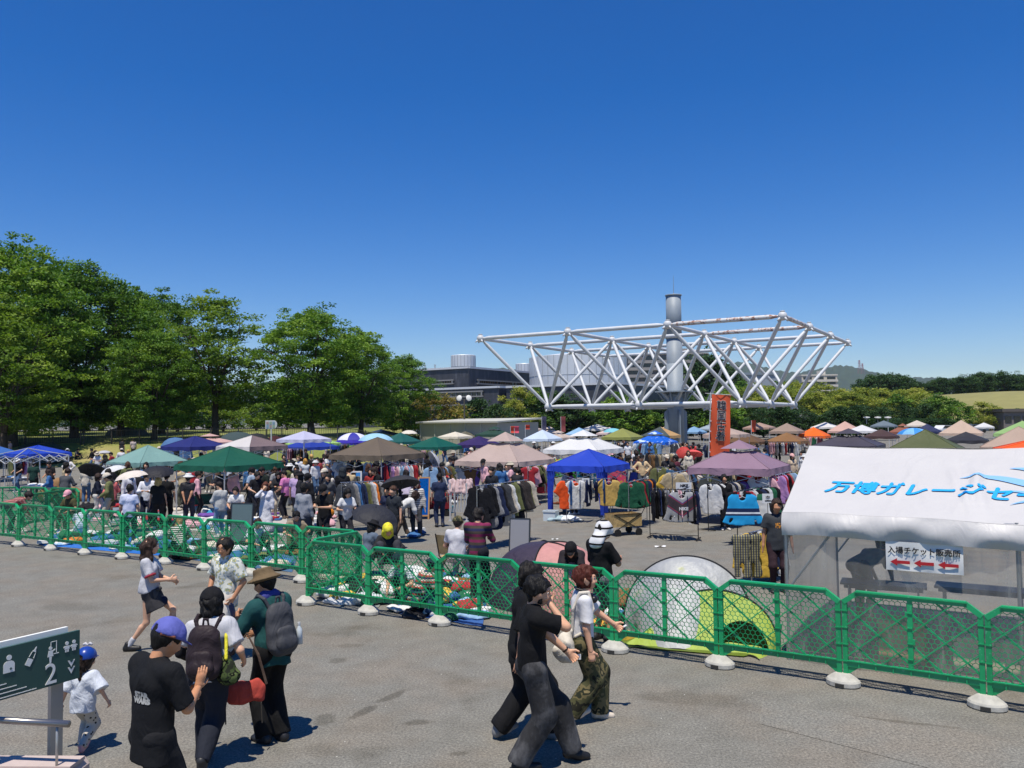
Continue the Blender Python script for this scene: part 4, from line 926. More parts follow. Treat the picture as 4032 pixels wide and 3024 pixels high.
# ================================================================== sign, rail and wall in the left foreground
SGREEN = plain('sign_green', '33524c', .45); SWHITE = plain('sign_white', 'ebebe4', .5); METAL = plain('sign_metal', 'a8a9a6', .35, .5)
a, c = gp(311, 2480, 1.26), None
da = 8.15; TRp = at(311, 2480, da); BRp = at(311, 2668, da); dirb = Vector((-.5, -.866, 0)).normalized(); BH = TRp.z-BRp.z; BLn = 1.6
sgn = thing('direction_sign', 'dark green direction sign with white pictograms and a large number', 'sign', (TRp.x, TRp.y, 0), math.atan2(-dirb.y, -dirb.x))
BZ = BRp.z
fr_ = lambda x, z: (x, 0, z)         # local: x from the right end (0) to the left (-BLn); faces the camera at -y
g = MB(); g.box((-BLn/2, 0, BZ+BH/2), (BLn, .03, BH)); g.build('board', SGREEN, sgn)
g = MB(); g.box((-BLn/2-.1, .035, BZ+BH/2+.02), (BLn, .035, BH+.06)); g.build('backing', SWHITE, sgn)
PR = gp(224, 2985); pl = (PR - Vector((TRp.x, TRp.y, 0))); px_ = pl.dot(-dirb)
for sx in (-.18,): g = MB(); g.box((sx, .075, (BZ+BH*.8)/2), (.12, .05, BZ+BH*.8)); g.build('post', METAL, sgn)
g = MB(); g.box((-1.3, .075, (BZ+BH*.8)/2), (.12, .05, BZ+BH*.8)); g.build('post', METAL, sgn)
def icon(polys, name='pictogram'):
    g = MB()
    for pl_ in polys: g.poly([(x, BZ+z) for x, z in pl_], .003)
    o = g.build(name, SWHITE, sgn, loc=(0, -.0175, 0)); return o
disc = lambda x, z, r, n_=10: [(x+r*math.cos(2*math.pi*k/n_), z+r*math.sin(2*math.pi*k/n_)) for k in range(n_)]
H_ = BH
for cx in (-.13, -.06):              # two children
    icon([disc(cx, H_*.79, .018), [(cx-.02, H_*.74), (cx+.02, H_*.74), (cx+.026, H_*.67), (cx-.026, H_*.67)], [(cx-.035, H_*.72), (cx-.02, H_*.74), (cx-.018, H_*.715), (cx-.033, H_*.70)], [(cx+.035, H_*.72), (cx+.033, H_*.70), (cx+.018, H_*.715), (cx+.02, H_*.74)], [(cx-.018, H_*.665), (cx-.003, H_*.665), (cx-.003, H_*.61), (cx-.018, H_*.61)], [(cx+.003, H_*.665), (cx+.018, H_*.665), (cx+.018, H_*.61), (cx+.003, H_*.61)]])
cx = -.29                            # standing figure at a mirror
icon([disc(cx, H_*.77, .017), [(cx-.018, H_*.725), (cx+.018, H_*.725), (cx+.028, H_*.60), (cx-.028, H_*.60)], [(cx-.012, H_*.595), (cx+.012, H_*.595), (cx+.007, H_*.47), (cx-.007, H_*.47)], [(cx+.02, H_*.72), (cx+.045, H_*.74), (cx+.045, H_*.72), (cx+.022, H_*.69)], [(cx+.03, H_*.65), (cx+.08, H_*.65), (cx+.08, H_*.635), (cx+.03, H_*.635)], [(cx, H_*.80), (cx+.006, H_*.80), (cx+.006, H_*.90), (cx, H_*.90)], [(cx, H_*.90), (cx+.06, H_*.90), (cx+.06, H_*.888), (cx, H_*.888)], [(cx+.054, H_*.885), (cx+.06, H_*.885), (cx+.06, H_*.66), (cx+.054, H_*.66)]])
cx = -.47                            # baby bottle
rt = lambda p: (cx + (p[0])*math.cos(-.5) - p[1]*math.sin(-.5), H_*.68 + p[0]*math.sin(-.5) + p[1]*math.cos(-.5))
icon([[rt(p) for p in ((-.026, -.075), (.026, -.075), (.026, -.01), (-.026, -.01))], [rt(p) for p in ((-.026, .0), (-.02, .0), (-.016, .05), (-.02, .05))], [rt(p) for p in ((.02, 0), (.026, 0), (.02, .05), (.016, .05))], [rt(p) for p in ((-.02, .053), (.02, .053), (.006, .075), (.004, .1), (-.004, .1), (-.006, .075))]])
cx = -.67                            # figure with a cross
icon([disc(cx, H_*.79, .024, 12), [(cx-.05, H_*.5), (cx+.05, H_*.5), (cx+.05, H_*.66), (cx+.04, H_*.70), (cx+.02, H_*.725), (cx-.02, H_*.725), (cx-.04, H_*.70), (cx-.05, H_*.66)]])
g = MB(); g.box((cx+.015, -.021, BZ+H_*.57), (.022, .003, .007)); g.box((cx+.015, -.0215, BZ+H_*.57), (.007, .003, .022)); g.build('cross', SGREEN, sgn)
for z in (.42, .28):                 # two arrows pointing down
    icon([[(-.12, H_*z), (-.05, H_*z), (-.085, H_*(z-.14))]], 'arrow')
    g = MB(); g.poly([(-.105, BZ+H_*z+.001), (-.065, BZ+H_*z+.001), (-.085, BZ+H_*(z-.05))], .004); g.build('arrow_notch', SGREEN, sgn, loc=(0, -.0185, 0))
tm = text_mesh('2', BH*.60, align='CENTER', extrude=.002, sx=.92); tm.transform(Matrix.Translation((-.285, -.019, BZ+BH*.23)) @ Matrix.Rotation(math.pi/2, 4, 'X')); tm.materials.append(SWHITE); obj('number', tm, sgn)
for k in range(4): icon([[(-1.2, H_*(.035+.085*k)), (-.42-.09*k, H_*(.035+.085*k)), (-.42-.09*k, H_*(.05+.085*k)), (-1.2, H_*(.05+.085*k))]], 'stripe')
# low wall and handrail
STONE = plain('pale_stone', 'b9a9a2', .8, noise_scale=9, noise_amt=.14, bump_s=.4)
w0, w1 = gp(-400, 2990, .22), gp(322, 2992, .22)
wall = thing('stone_kerb_wall', 'pale pink stone kerb wall in the bottom left corner', 'wall', (w1.x, w1.y, 0), math.atan2((w1-w0).y, (w1-w0).x)); Lw = (w1-w0).length
g = MB(); g.poly([(-2.9, 0), (0, 0), (0, .14), (-.04, .2), (-2.9, .2)], .5); g.build('block', STONE, wall, loc=(0, -.12, 0)); g = MB(); g.box((-1.46, -.05, .215), (2.9, .24, .03)); g.build('coping', STONE, wall)
h0, h1 = at(-300, 2818, 7.66), at(272, 2851, 7.5)
rail = thing('handrail', 'low steel handrail above the stone kerb wall', 'handrail', (h1.x, h1.y, 0)); l0 = h0 - Vector((h1.x, h1.y, 0)); l1 = h1 - Vector((h1.x, h1.y, 0))
g = MB(); g.tube([l0, l1], .03, 14); g.build('rail', plain('brushed_steel', '8f8d8c', .3, .8), rail, True)
for f in (.08, .75): p = l1.lerp(l0, f); g = MB(); g.tube([(p.x, p.y, .2), p], .012, 8); g.build('baluster', METAL, rail, True)
# ================================================================== pop-up canopies
WHITEL = plain('canopy_leg', 'c3c4c4', .4, .2)
def canopy_mat(col, two=None, pattern=None):
    key = ('canopy', col, two, pattern)
    if key in MATS: return MATS[key]
    m = bpy.data.materials.new('canopy_' + col.lstrip('#')); nt, ns, ls, b = nodes(m); c = lin(col)
    n = N(nt, 'ShaderNodeTexNoise'); n.inputs['Scale'].default_value = 1.1; n.inputs['Detail'].default_value = 5; ls.new(objco(nt), n.inputs['Vector'])
    o = mixc(nt, n.outputs[0], tuple(x*.85 for x in c), tuple(min(1, x*1.12) for x in c))
    if pattern:
        n2 = N(nt, 'ShaderNodeTexNoise'); n2.inputs['Scale'].default_value = pattern[1]; n2.inputs['Detail'].default_value = 3; ls.new(objco(nt), n2.inputs['Vector'])
        o = mixc(nt, ramp(nt, n2.outputs[0], [(.55, (0, 0, 0)), (.62, (1, 1, 1))]).outputs[0], o, lin(pattern[0]))
    if two:
        sp = N(nt, 'ShaderNodeSeparateXYZ'); ls.new(objco(nt), sp.inputs[0]); ad = N(nt, 'ShaderNodeMath', operation='ADD'); ls.new(sp.outputs[0], ad.inputs[0]); ls.new(sp.outputs[1], ad.inputs[1])
        gt = N(nt, 'ShaderNodeMath', operation='GREATER_THAN'); ls.new(ad.outputs[0], gt.inputs[0]); gt.inputs[1].default_value = 0; o = mixc(nt, gt.outputs[0], o, lin(two))
    ls.new(o, b.inputs['Base Color']); b.inputs['Roughness'].default_value = .55; b.inputs['Specular IOR Level'].default_value = .3
    n3 = N(nt, 'ShaderNodeTexNoise'); n3.inputs['Scale'].default_value = 2.6; n3.inputs['Detail'].default_value = 4; n3.inputs['Distortion'].default_value = 1.2; ls.new(objco(nt), n3.inputs['Vector']); bump(nt, n3.outputs[0], b, .35, .08)
    t = N(nt, 'ShaderNodeBsdfTranslucent'); ls.new(o, t.inputs[0]); mx = N(nt, 'ShaderNodeMixShader'); mx.inputs[0].default_value = .18
    ls.new(b.outputs[0], mx.inputs[1]); ls.new(t.outputs[0], mx.inputs[2]); ls.new(mx.outputs[0], ns['Material Output'].inputs[0])
    MATS[key] = m; return m
CANOPY = {}
def canopy(key, label, xp, yp, W, yeave, col, vent=False, two=None, pattern=None, w=None, yaw=0.0, drapes=False, d=None, leg_m=None, valance=.2):
    yh = 1656 - .012*(xp-2016)
    best = None
    for wi in ((w,) if w else (3.0, 2.7, 2.4)):
        di = d or wi*1.38*FPX/W; z = CAM_H - (yp-yh)*di/FPX; sc_ = abs(z-2.75)
        if best is None or sc_ < best[0]-.04: best = (sc_, wi, di, z)
    _, wi, di, zp = best; zp = min(3.1, max(2.2, zp)); pk = at(xp, yp, di)
    dn = di - wi*.68; ze = CAM_H - (yeave - yh)*dn/FPX + valance*.5
    ze = min(zp-.28, max(1.62, ze)); h = wi/2
    t = thing('canopy_tent', label, 'canopy tent', (pk.x, di, 0), SITE+yaw, 'pop-up canopy tents')
    m = canopy_mat(col, two, pattern); g = MB(); rs = random.Random(key); ph = rs.random()*6; nn_ = 10 if di < 60 else 6
    fv = .0 if not vent else .28
    for k in range(4):
        rot = Matrix.Rotation(k*math.pi/2, 3, 'Z')
        def pan(u, v):
            s = (u-.5)*2; vv = v*(1-fv); x = s*h*(1-vv); y = -h*(1-vv); z = ze + (zp-.12*(fv > 0)-ze)*vv
            e = (1-abs(s))*math.sin(math.pi*min(1, vv*1.0))
            z -= .05*wi*.5*e*(1-.3*vv); z += .022*math.sin(s*13+vv*9+ph)*e + .014*math.sin(s*29-vv*14+2*ph)*e + .02*math.exp(-((abs(s)-.72)/.07)**2)*math.sin(math.pi*vv)
            return rot @ Vector((x, y, z))
        g.grid(pan, nn_, nn_)
        if vent:
            def cap(u, v):
                s = (u-.5)*2; q = (1-v)*h*(fv+.09); return rot @ Vector((s*q, -q, zp - (zp-ze)*(fv+.09)*(1-v)*.92 + .05))
            g.grid(cap, 4, 4)
    g.build('roof', m, t, True)
    if di < 48:
        for k in range(4):
            g = MB(); c_ = Matrix.Rotation(k*math.pi/2, 3, 'Z') @ Vector((h, -h, 0)); f1 = 1-fv
            g.tube([(c_.x*(1-f1*q), c_.y*(1-f1*q), ze + (zp-.12*(fv > 0)-ze)*f1*q + .004) for q in (0, .5, 1)], .012, 5); g.build('seam', m, t, True)
    g = MB()
    for k in range(4):
        rot = Matrix.Rotation(k*math.pi/2, 3, 'Z')
        g.grid(lambda u, v: rot @ Vector(((u-.5)*2*h*(1+.004*v), -h - .03*(1-v) - .03*math.sin(u*19+ph)*(1-v) - .012*math.sin(u*47+2*ph), ze - valance*(1-v) + .025*math.sin(u*13+ph+k)*(1-v))), 14 if di < 60 else 6, 3)
    g.build('valance', m, t, True)
    for sx in (-1, 1):
        for sy in (-1, 1):
            g = MB(); g.box((sx*(h-.05), sy*(h-.05), ze*.25), (.038, .038, ze*.5)); g.box((sx*(h-.05), sy*(h-.05), ze*.74), (.03, .03, ze*.5)); g.box((sx*(h-.05), sy*(h-.05), .015), (.09, .09, .03)); g.build('leg', leg_m or WHITEL, t)
    if di < 48:
        for k in range(4):
            rot = Matrix.Rotation(k*math.pi/2, 3, 'Z'); g = MB(); n_ = 2
            for i in range(n_):
                xa, xb = -h+.05 + (2*h-.1)*i/n_, -h+.05 + (2*h-.1)*(i+1)/n_
                g.bar(rot @ Vector((xa, -h+.05, ze-.12)), rot @ Vector((xb, -h+.05, ze-.45)), .02); g.bar(rot @ Vector((xa, -h+.07, ze-.45)), rot @ Vector((xb, -h+.07, ze-.12)), .02)
            g.build('scissor_bar', leg_m or WHITEL, t)
    if drapes:
        for sx, sy in ((-1, -1), (1, -1)):
            g = MB(); g.grid(lambda u, v: Vector((sx*(h-.02) + .03*math.sin(u*22), sy*h + .32*(u if sy < 0 else -u), .12+(ze-.15)*v + .0)), 10, 10)
            g.grid(lambda u, v: Vector((sx*h - sx*.3*u*(.4+.6*v), sy*h - .02+.03*math.sin(u*20), .12+(ze-.15)*v)), 10, 10); g.build('drape', m, t, True)
    CANOPY[key] = dict(t=t, d=di, w=wi, x=pk.x, ze=ze, zp=zp); return t
CL = [
 ('seagreen', 'pale sea-green canopy tent at the left, in front of the lawn', 583, 1753, 290, 1835, '7fa39c', dict()),
 ('darkgreen', 'large dark green canopy tent on white legs, nearest on the left', 905, 1757, 396, 1848, '1f5a45', dict(vent=False, w=2.7)),
 ('blueleft', 'mid blue canopy tent cut by the left edge', -25, 1752, 220, 1800, '3a66ab', dict(w=2.4)),
 ('bluewhite', 'bright blue canopy tent with a white crown near the left edge', 150, 1760, 165, 1795, '2445b4', dict(w=2.4, d=46)),
 ('navy', 'navy blue canopy tent behind the dark green one', 768, 1717, 246, 1768, '2a2f6e', dict()),
 ('rosy', 'pinkish beige canopy tent peeping over the navy one', 826, 1710, 200, 1750, 'c9a49c', dict(vent=True)),
 ('twotone', 'half white, half taupe canopy tent', 993, 1715, 262, 1768, 'd0cbc8', dict(two='7d6c6c')),
 ('maroon', 'dark maroon canopy tent low behind the taupe one', 1082, 1724, 150, 1750, '4a2a30', dict()),
 ('lavender', 'lavender white canopy tent on the far left row', 1197, 1697, 205, 1738, 'bdbdd6', dict()),
 ('lime', 'canopy tent with a lime leafy pattern behind the blue one', 1232, 1722, 215, 1760, 'a8cc78', dict(d=66, w=3.1, pattern=('5d9a52', 6))),
 ('blue2', 'royal blue canopy tent in front of the lime patterned one', 1222, 1729, 212, 1780, '2a3f9c', dict(d=57, w=2.7)),
 ('violet', 'blue-violet canopy tent left of the brown one', 1389, 1712, 160, 1764, '3a2fa0', dict()),
 ('brown', 'olive brown canopy tent, nearest in the middle left', 1487, 1722, 362, 1805, '6d6152', dict(w=2.7)),
 ('teal', 'dark teal canopy tent behind the brown one', 1577, 1703, 166, 1746, '215a55', dict()),
 ('green2', 'bottle green canopy tent right of the brown one', 1711, 1719, 212, 1768, '14584a', dict()),
 ('purple', 'deep purple canopy tent left of the beige one', 1885, 1717, 188, 1772, '382a5c', dict()),
 ('cream', 'cream canopy tent in front of the grey shed', 1792, 1700, 135, 1724, 'd8d0c0', dict()),
 ('pine', 'pine green canopy tent at the right end of the shed', 1947, 1681, 152, 1716, '2f4a3c', dict(vent=True)),
 ('cream2', 'small cream vented canopy tent behind the beige one', 1940, 1706, 112, 1735, 'd6c6ae', dict(vent=True)),
 ('olivegrey', 'olive grey canopy tent beside the purple one', 1832, 1698, 128, 1730, '68665a', dict()),
 ('beige', 'big pinkish beige canopy tent in the middle of the market', 1990, 1705, 392, 1832, 'b7a39a', dict(vent=True)),
 ('paleblue', 'bluish white canopy tent right of the beige peak', 2136, 1692, 155, 1734, 'c4d2e4', dict()),
 ('beigeback', 'beige canopy tent peeping over the bluish white one', 2163, 1680, 115, 1715, 'cdbcae', dict(vent=True)),
 ('beigefront', 'beige vented canopy tent left of the large white one', 2198, 1697, 140, 1738, 'c2b2a6', dict(vent=True)),
 ('skyblue', 'light blue canopy tent behind the large white one', 2280, 1683, 115, 1716, '8fb6d8', dict()),
 ('pinkish', 'pale pink canopy tent behind the olive green one', 2400, 1684, 110, 1715, 'cfb9b6', dict(vent=True)),
 ('white', 'large white canopy tent right of the beige one', 2297, 1697, 322, 1782, 'd9d9d8', dict(vent=True)),
 ('blue', 'royal blue canopy tent with corner drapes in front of the white one', 2318, 1768, 330, 1850, '2a47b8', dict(w=2.1, drapes=True)),
 ('olive', 'olive green canopy tent right of the large white one', 2451, 1686, 172, 1728, '8c8f4e', dict()),
 ('whitefar', 'small white canopy tent behind the olive one', 2505, 1680, 75, 1702, 'd0d6d6', dict()),
 ('tealfar', 'small dark teal canopy tent behind the cloud printed one', 2553, 1683, 80, 1706, '2b5856', dict()),
 ('tantwo', 'half charcoal, half tan canopy tent before the steel column', 2600, 1680, 168, 1722, '4b5452', dict(two='c09a66')),
 ('cloud', 'bright blue canopy tent printed with white clouds', 2580, 1698, 184, 1750, '1a63cf', dict(pattern=('c8dcf0', 2.2), vent=True)),
 ('cyan', 'cyan canopy tent at the foot of the steel column', 2668, 1687, 85, 1706, '3aa2c4', dict()),
 ('lightblue', 'light steel-blue canopy tent left of the orange banner', 2733, 1679, 108, 1710, '7fa6cc', dict()),
 ('beige3', 'long beige canopy tent right of the orange banner', 2860, 1682, 200, 1718, 'b49f92', dict()),
 ('mauve', 'mauve canopy tent with a vent slit, nearest on the right', 2910, 1738, 432, 1862, '94798a', dict(vent=True, w=2.5)),
 ('brown2', 'dark brown canopy tent behind the mauve peak', 2936, 1719, 190, 1770, '6b5136', dict()),
 ('brown3', 'tan brown canopy tent right of the mauve one', 3098, 1709, 188, 1770, '8a6540', dict()),
 ('taupefar', 'taupe canopy tent in the far row with guy ropes', 3098, 1666, 152, 1704, '9a8678', dict()),
 ('orange', 'bright orange canopy tent in the right half', 3203, 1681, 150, 1724, 'ea6a1c', dict()),
 ('pinkfar', 'pinkish beige canopy tent behind the orange one', 3327, 1659, 156, 1702, 'c7a397', dict()),
 ('whiter', 'white canopy tent behind the charcoal one', 3394, 1673, 140, 1702, 'd4d4d4', dict()),
 ('charcoal', 'charcoal grey canopy tent above the left end of the ticket tent', 3341, 1691, 322, 1768, '4b4752', dict(vent=True)),
 ('rust', 'rust brown canopy tent in the far right row', 3554, 1669, 128, 1706, '8c5a48', dict(vent=True)),
 ('darkbrown', 'small dark brown canopy tent half hidden by the olive drab one', 3470, 1707, 160, 1735, '4d3a38', dict()),
 ('navyfar', 'navy canopy tent in the far right row', 3650, 1669, 132, 1704, '2b3255', dict()),
 ('olivedrab', 'olive drab canopy tent above the ticket tent roof', 3643, 1691, 350, 1785, '59603e', dict()),
 ('orangefar', 'little orange canopy tent far behind the navy one', 3729, 1669, 62, 1690, 'e08a4c', dict()),
 ('beigebig', 'big beige canopy tent on the far right', 3784, 1654, 204, 1712, 'bfa896', dict(vent=False)),
 ('black', 'black canopy tent in front of the big beige one', 3803, 1702, 205, 1742, '35353b', dict()),
 ('whitefar2', 'white canopy tent far right behind the beige ones', 3874, 1671, 96, 1698, 'd2d2d2', dict()),
 ('palegreen', 'pale green canopy tent at the right edge', 4026, 1657, 270, 1715, '8fb070', dict()),
 ('beigeright', 'beige canopy tent at the right edge, in front of the pale green one', 4011, 1679, 360, 1772, 'b09a8a', dict()),
 ('orangeright', 'orange canopy tent in the right corner, above the ticket tent', 4120, 1718, 520, 1800, 'f0622a', dict()),
 ('taupesm', 'small taupe canopy tent behind the brown row', 3340, 1664, 110, 1690, '8f8076', dict(d=150, w=3)),
]
for key, lab, xp, yp, W, ye, col, kw in CL: canopy(key, lab, xp, yp, W, ye, col, **kw)
# a row of further canopies closing the back of the market
FAR = [(2070, 1672, 'b8a8a0', 'greyish pink'), (2350, 1670, 'd0cfcc', 'off-white'), (2640, 1672, 'cbb79c', 'sand coloured'), (2800, 1668, '9aa7b4', 'grey-blue'), (2990, 1664, 'a98e80', 'dusty brown'), (3250, 1662, 'd8d6d2', 'chalk white'), (3480, 1656, '6d7a84', 'slate'), (3610, 1655, 'c9bfb2', 'ivory'), (1500, 1690, '31415e', 'dark slate blue'), (1650, 1684, '7c8f96', 'blue-grey'), (880, 1704, '2f4c4a', 'dark green-black')]
for i, (x, y, c, nm_) in enumerate(FAR): canopy('far%d' % i, '%s canopy tent in the furthest row' % nm_, x, y, 95, y+24, c, d=95+8*(i % 4), w=3.0)

# ================================================================== garments and racks
def garment_protos():
    P = {}
    def tee(name, slv, L, w, wr, seed):
        pr = [cone((-w*.30, 0, -.155), (w*.30, 0, -.155), .07, .07, .03, ((0, 1, 0), .24)), cone((-w*.18, 0, -.24), (-w*.2, 0, -L-.1), w*.29, w*.32, .04, ((0, 1, 0), .13), (((0, 0, -L), (0, 0, -1)),)), cone((w*.18, 0, -.24), (w*.2, 0, -L-.1), w*.29, w*.32, .04, ((0, 1, 0), .13), (((0, 0, -L), (0, 0, -1)),))]
        for s in (-1, 1):
            e = Vector((s*(w*.5+(.10 if slv < .3 else .12)), 0, -.16-slv)); sh = Vector((s*w*.40, 0, -.14)); dv = (e-sh).normalized()
            pr.append(cone(sh, e + dv*.06, .075, .072 if slv < .3 else .055, .025, ((0, 1, 0), .22), ((e, dv),)))
        pr.append(cone((0, 0, -.02), (0, 0, -.10), .085, .075, .01, None, (), True))
        P[name] = raw_mesh(name, [solid(pr, .017, wr*.28, 15, seed=seed, wdir=(1.4, .4, .35))])
    tee('tshirt', .17, .72, .50, .014, 3); tee('shirt', .50, .80, .48, .018, 4); tee('jacket', .52, .72, .56, .022, 5)
    tee('vest_top', .02, .62, .40, .012, 6); tee('long_coat', .55, 1.02, .50, .02, 7)
    pr = [cone((-.14, 0, -.12), (.14, 0, -.12), .10, .10, .04, ((0, 1, 0), .4))]
    for s in (-1, 1): pr.append(cone((s*.09, 0, -.15), (s*.12, 0, -1.12), .11, .10, .03, ((0, 1, 0), .35), (((0, 0, -1.05), (0, 0, -1)),)))
    P['trousers'] = raw_mesh('trousers', [solid(pr, .026, .014, 10, seed=8, wdir=(1, .4, .4))])
    pr = [cone((0, 0, -.1), (0, 0, -.9), .13, .36, .03, ((0, 1, 0), .3), (((0, 0, -.8), (0, 0, -1)), ((0, 0, -.07), (0, 0, 1))))]
    P['skirt'] = raw_mesh('skirt', [solid(pr, .026, .02, 14, seed=9, wdir=(1.6, .3, .1))])
    return P
GAR = garment_protos()
g = MB(); g.tube([(-.2, 0, -.16), (0, 0, -.07), (.2, 0, -.16)], .008, 5); g.tube([(0, 0, -.07), (0, 0, -.03), (.02, 0, -.012), (.0, 0, .012), (-.02, 0, 0)], .004, 5); HANGER = g.mesh('hanger', plain('hanger_white', 'c8c8c6', .5))
CN = {'1c1c20': 'black', '26304f': 'navy', 'd6d6d4': 'white', '8e8e90': 'grey', '4a4c50': 'charcoal', 'b8a684': 'beige', '7a5a3a': 'brown', 'a83038': 'red', 'd9772e': 'orange', '3e6a9c': 'blue', '8fb0cf': 'light blue', '2c6648': 'green', '6c7048': 'olive', 'd8a8b0': 'pink', '6a4a94': 'purple', 'd8b34a': 'mustard', 'c9bfae': 'cream', '5a2a36': 'maroon', '2f8fb8': 'turquoise', 'f05a28': 'bright orange', 'c9a860': 'sand', 'b58ac0': 'lilac', '5fcf4a': 'lime', '2f9bd0': 'bright blue', '245a40': 'bottle green', '403a38': 'dark brown', 'e88a94': 'coral'}
KN = {'tshirt': 'T-shirt', 'shirt': 'shirt', 'jacket': 'jacket', 'vest_top': 'vest top', 'long_coat': 'coat', 'trousers': 'trousers', 'skirt': 'skirt'}
SEENL = {}
def uniq(l):
    SEENL[l] = SEENL.get(l, 0) + 1
    return l if SEENL[l] == 1 else l
def garment(kind, col, p, rz, label, group, mat=None, hang=True, s=1.0, lean=0):
    t = thing(kind, label, 'clothing', p, rz, group); t.scale = (s, s, s)
    if lean: t.rotation_euler = (0, lean, rz)
    obj('fabric', GAR[kind], t, mat=mat or cloth(col, trans=.08))
    if hang: obj('hanger', HANGER, t)
    return t
CHROME = plain('chrome_rack', 'a9abad', .25, .8); BLACKR = plain('black_rack', '202022', .4, .3)
NG = [0]
def rack(a, b2, H, cols, kinds, place, n=None, m=CHROME, label=None, front=None, low=.12, step=None, s=1.0, flip=False):
    """clothes rail from ground point a to b2, garments hung edge-on along it"""
    a, b2 = Vector((a.x, a.y, 0)), Vector((b2.x, b2.y, 0)); v = b2-a; L = v.length; ang = math.atan2(v.y, v.x); rs = random.Random(place)
    t = thing('clothes_rack', label or ('metal clothes rack ' + place), 'clothes rack', a, ang, 'clothes racks')
    g = MB(); g.tube([(-.04, 0, H), (L+.04, 0, H)], .014, 8); g.build('top_bar', m, t)
    for x in (0, L):
        g = MB(); g.tube([(x, 0, .04), (x, 0, H)], .013, 8); g.build('upright', m, t)
        g = MB(); g.bar((x, -.24, .045), (x, .24, .045), .03); g.build('foot', m, t)
    g = MB(); g.tube([(0, 0, low), (L, 0, low)], .009, 6); g.build('lower_bar', m, t)
    dr = v.normalized(); n = n or max(3, int(L/.11)); tilt = rs.choice((-.5, .5, .55))
    for i in range(n):
        c = cols[i % len(cols)] if isinstance(cols, tuple) else cols[rs.randrange(len(cols))]; k = kinds[rs.randrange(len(kinds))]
        p = a + dr*(.06 + (L-.12)*(i+.5)/n) + Vector((0, 0, H)); NG[0] += 1
        garment(k, c, p, ang + math.pi/2 + tilt + rs.uniform(-.22, .22), '%s %s, %s on the rack %s' % (CN[c], KN[k], ORD[min(i, 19)], place), 'clothes hanging on racks', s=s*rs.uniform(1.0, 1.16))
    return t, a, dr, H
def rack_under(key, side, off, n, cols, kinds, place, H=1.55, span=.8, m=CHROME):
    c = CANOPY[key]; o = Vector((c['x'], c['d'], 0)); h = c['w']/2
    if side == 'front': a = o - U1*h*span - U2*(h+off); b2 = o + U1*h*span - U2*(h+off)
    elif side == 'right': a = o + U1*(h+off) - U2*h*span; b2 = o + U1*(h+off) + U2*h*span
    elif side == 'left': a = o - U1*(h+off) + U2*h*span; b2 = o - U1*(h+off) - U2*h*span
    else: a = o - U1*h*span + U2*(h+off); b2 = o + U1*h*span + U2*(h+off)
    return rack(a, b2, H, cols, kinds, place, n, m)
MIX = ['1c1c20', '26304f', 'd6d6d4', '8e8e90', '4a4c50', 'b8a684', '7a5a3a', 'a83038', '3e6a9c', '6c7048', 'c9bfae', '5a2a36', 'd8a8b0', '8fb0cf', '2c6648']
PAST = ['d6d6d4', 'd8a8b0', '8fb0cf', 'c9bfae', 'b58ac0', 'a83038', '6c7048', '1c1c20', '8e8e90']; DK = ['1c1c20', '26304f', '4a4c50', '403a38', '8e8e90', '6c7048']
BR = ['d6d6d4', '1c1c20', 'd8b34a', 'd9772e', '5fcf4a', 'a83038', '3e6a9c', 'd8a8b0', '2f8fb8']
SH = ['shirt', 'jacket', 'tshirt', 'shirt']; TS = ['tshirt', 'tshirt', 'vest_top', 'shirt']
# near racks, read from the photograph
rack(gp(1880, 2170), gp(2075, 2125), 1.62, ('1c1c20', '1c1c20', '8e8e90', '26304f', '1c1c20', '4a4c50', 'c9bfae', 'd6d6d4', '6c7048', '1c1c20', '403a38', '403a38', '6c7048', 'c9bfae'), ['long_coat', 'shirt', 'jacket', 'long_coat'], 'of long dark clothes before the beige canopy', 14)
t, a, dr, H = rack(gp(2232, 2060), gp(2405, 2052), 1.36, ['d6d6d4', '26304f', '1c1c20', '5a2a36', '3e6a9c'], TS, 'at the front of the royal blue canopy', 5, label='chrome clothes rack with white hangers at the front of the royal blue canopy')
L_ = (gp(2405, 2052)-gp(2232, 2060)).length
garment('tshirt', 'f05a28', a + dr*.05 + Vector((0, -.05, H)), .35, 'bright orange T-shirt at the left end of the rack by the royal blue canopy', None, s=1.25)
garment('shirt', 'd6d6d4', a + dr*.32 + Vector((0, -.08, H)), .2, 'white baseball shirt with red cuffs next to the bright orange T-shirt', None, s=1.15)
garment('tshirt', 'c9a860', a + dr*(L_-.05) + Vector((0, -.05, H)), -.15, 'sand yellow T-shirt with a chest pocket at the right end of the rack', None, s=1.2)
RK1 = rack(gp(2560, 2118), gp(2750, 2128), 1.34, ('1c1c20', '1c1c20', '26304f', '1c1c20', '8e8e90', '1c1c20', 'd6d6d4', '1c1c20', 'd8a8b0', '1c1c20', '26304f', '1c1c20', '26304f'), ['jacket', 'shirt', 'jacket'], 'with the tick-marked sign', 13, BLACKR)
RK2 = rack(gp(2790, 2092), gp(2925, 2070), 1.36, ('d6d6d4', '1c1c20', 'd6d6d4', '26304f', '4a4c50', '8e8e90', '1c1c20', '26304f', 'c9bfae', '1c1c20', '26304f', '6a4a94', '26304f'), TS, 'of T-shirts under the middle of the mauve canopy', 13, BLACKR)
RK3 = rack(gp(2905, 2148), gp(3030, 2108), 1.36, ('1c1c20', 'a83038', 'd6d6d4', '1c1c20', '26304f', '1c1c20', 'd6d6d4', '2c6648', '1c1c20'), ['jacket'], 'with the leaf-marked sign beside the ticket tent', 9, BLACKR)
rack(gp(2478, 2085), gp(2548, 2055), 1.38, ('245a40', '245a40', 'a83038', '1c1c20', '245a40', '26304f', 'd9772e', '1c1c20', '26304f'), ['jacket'], 'of green track tops by the blue canopy leg', 9, CHROME)
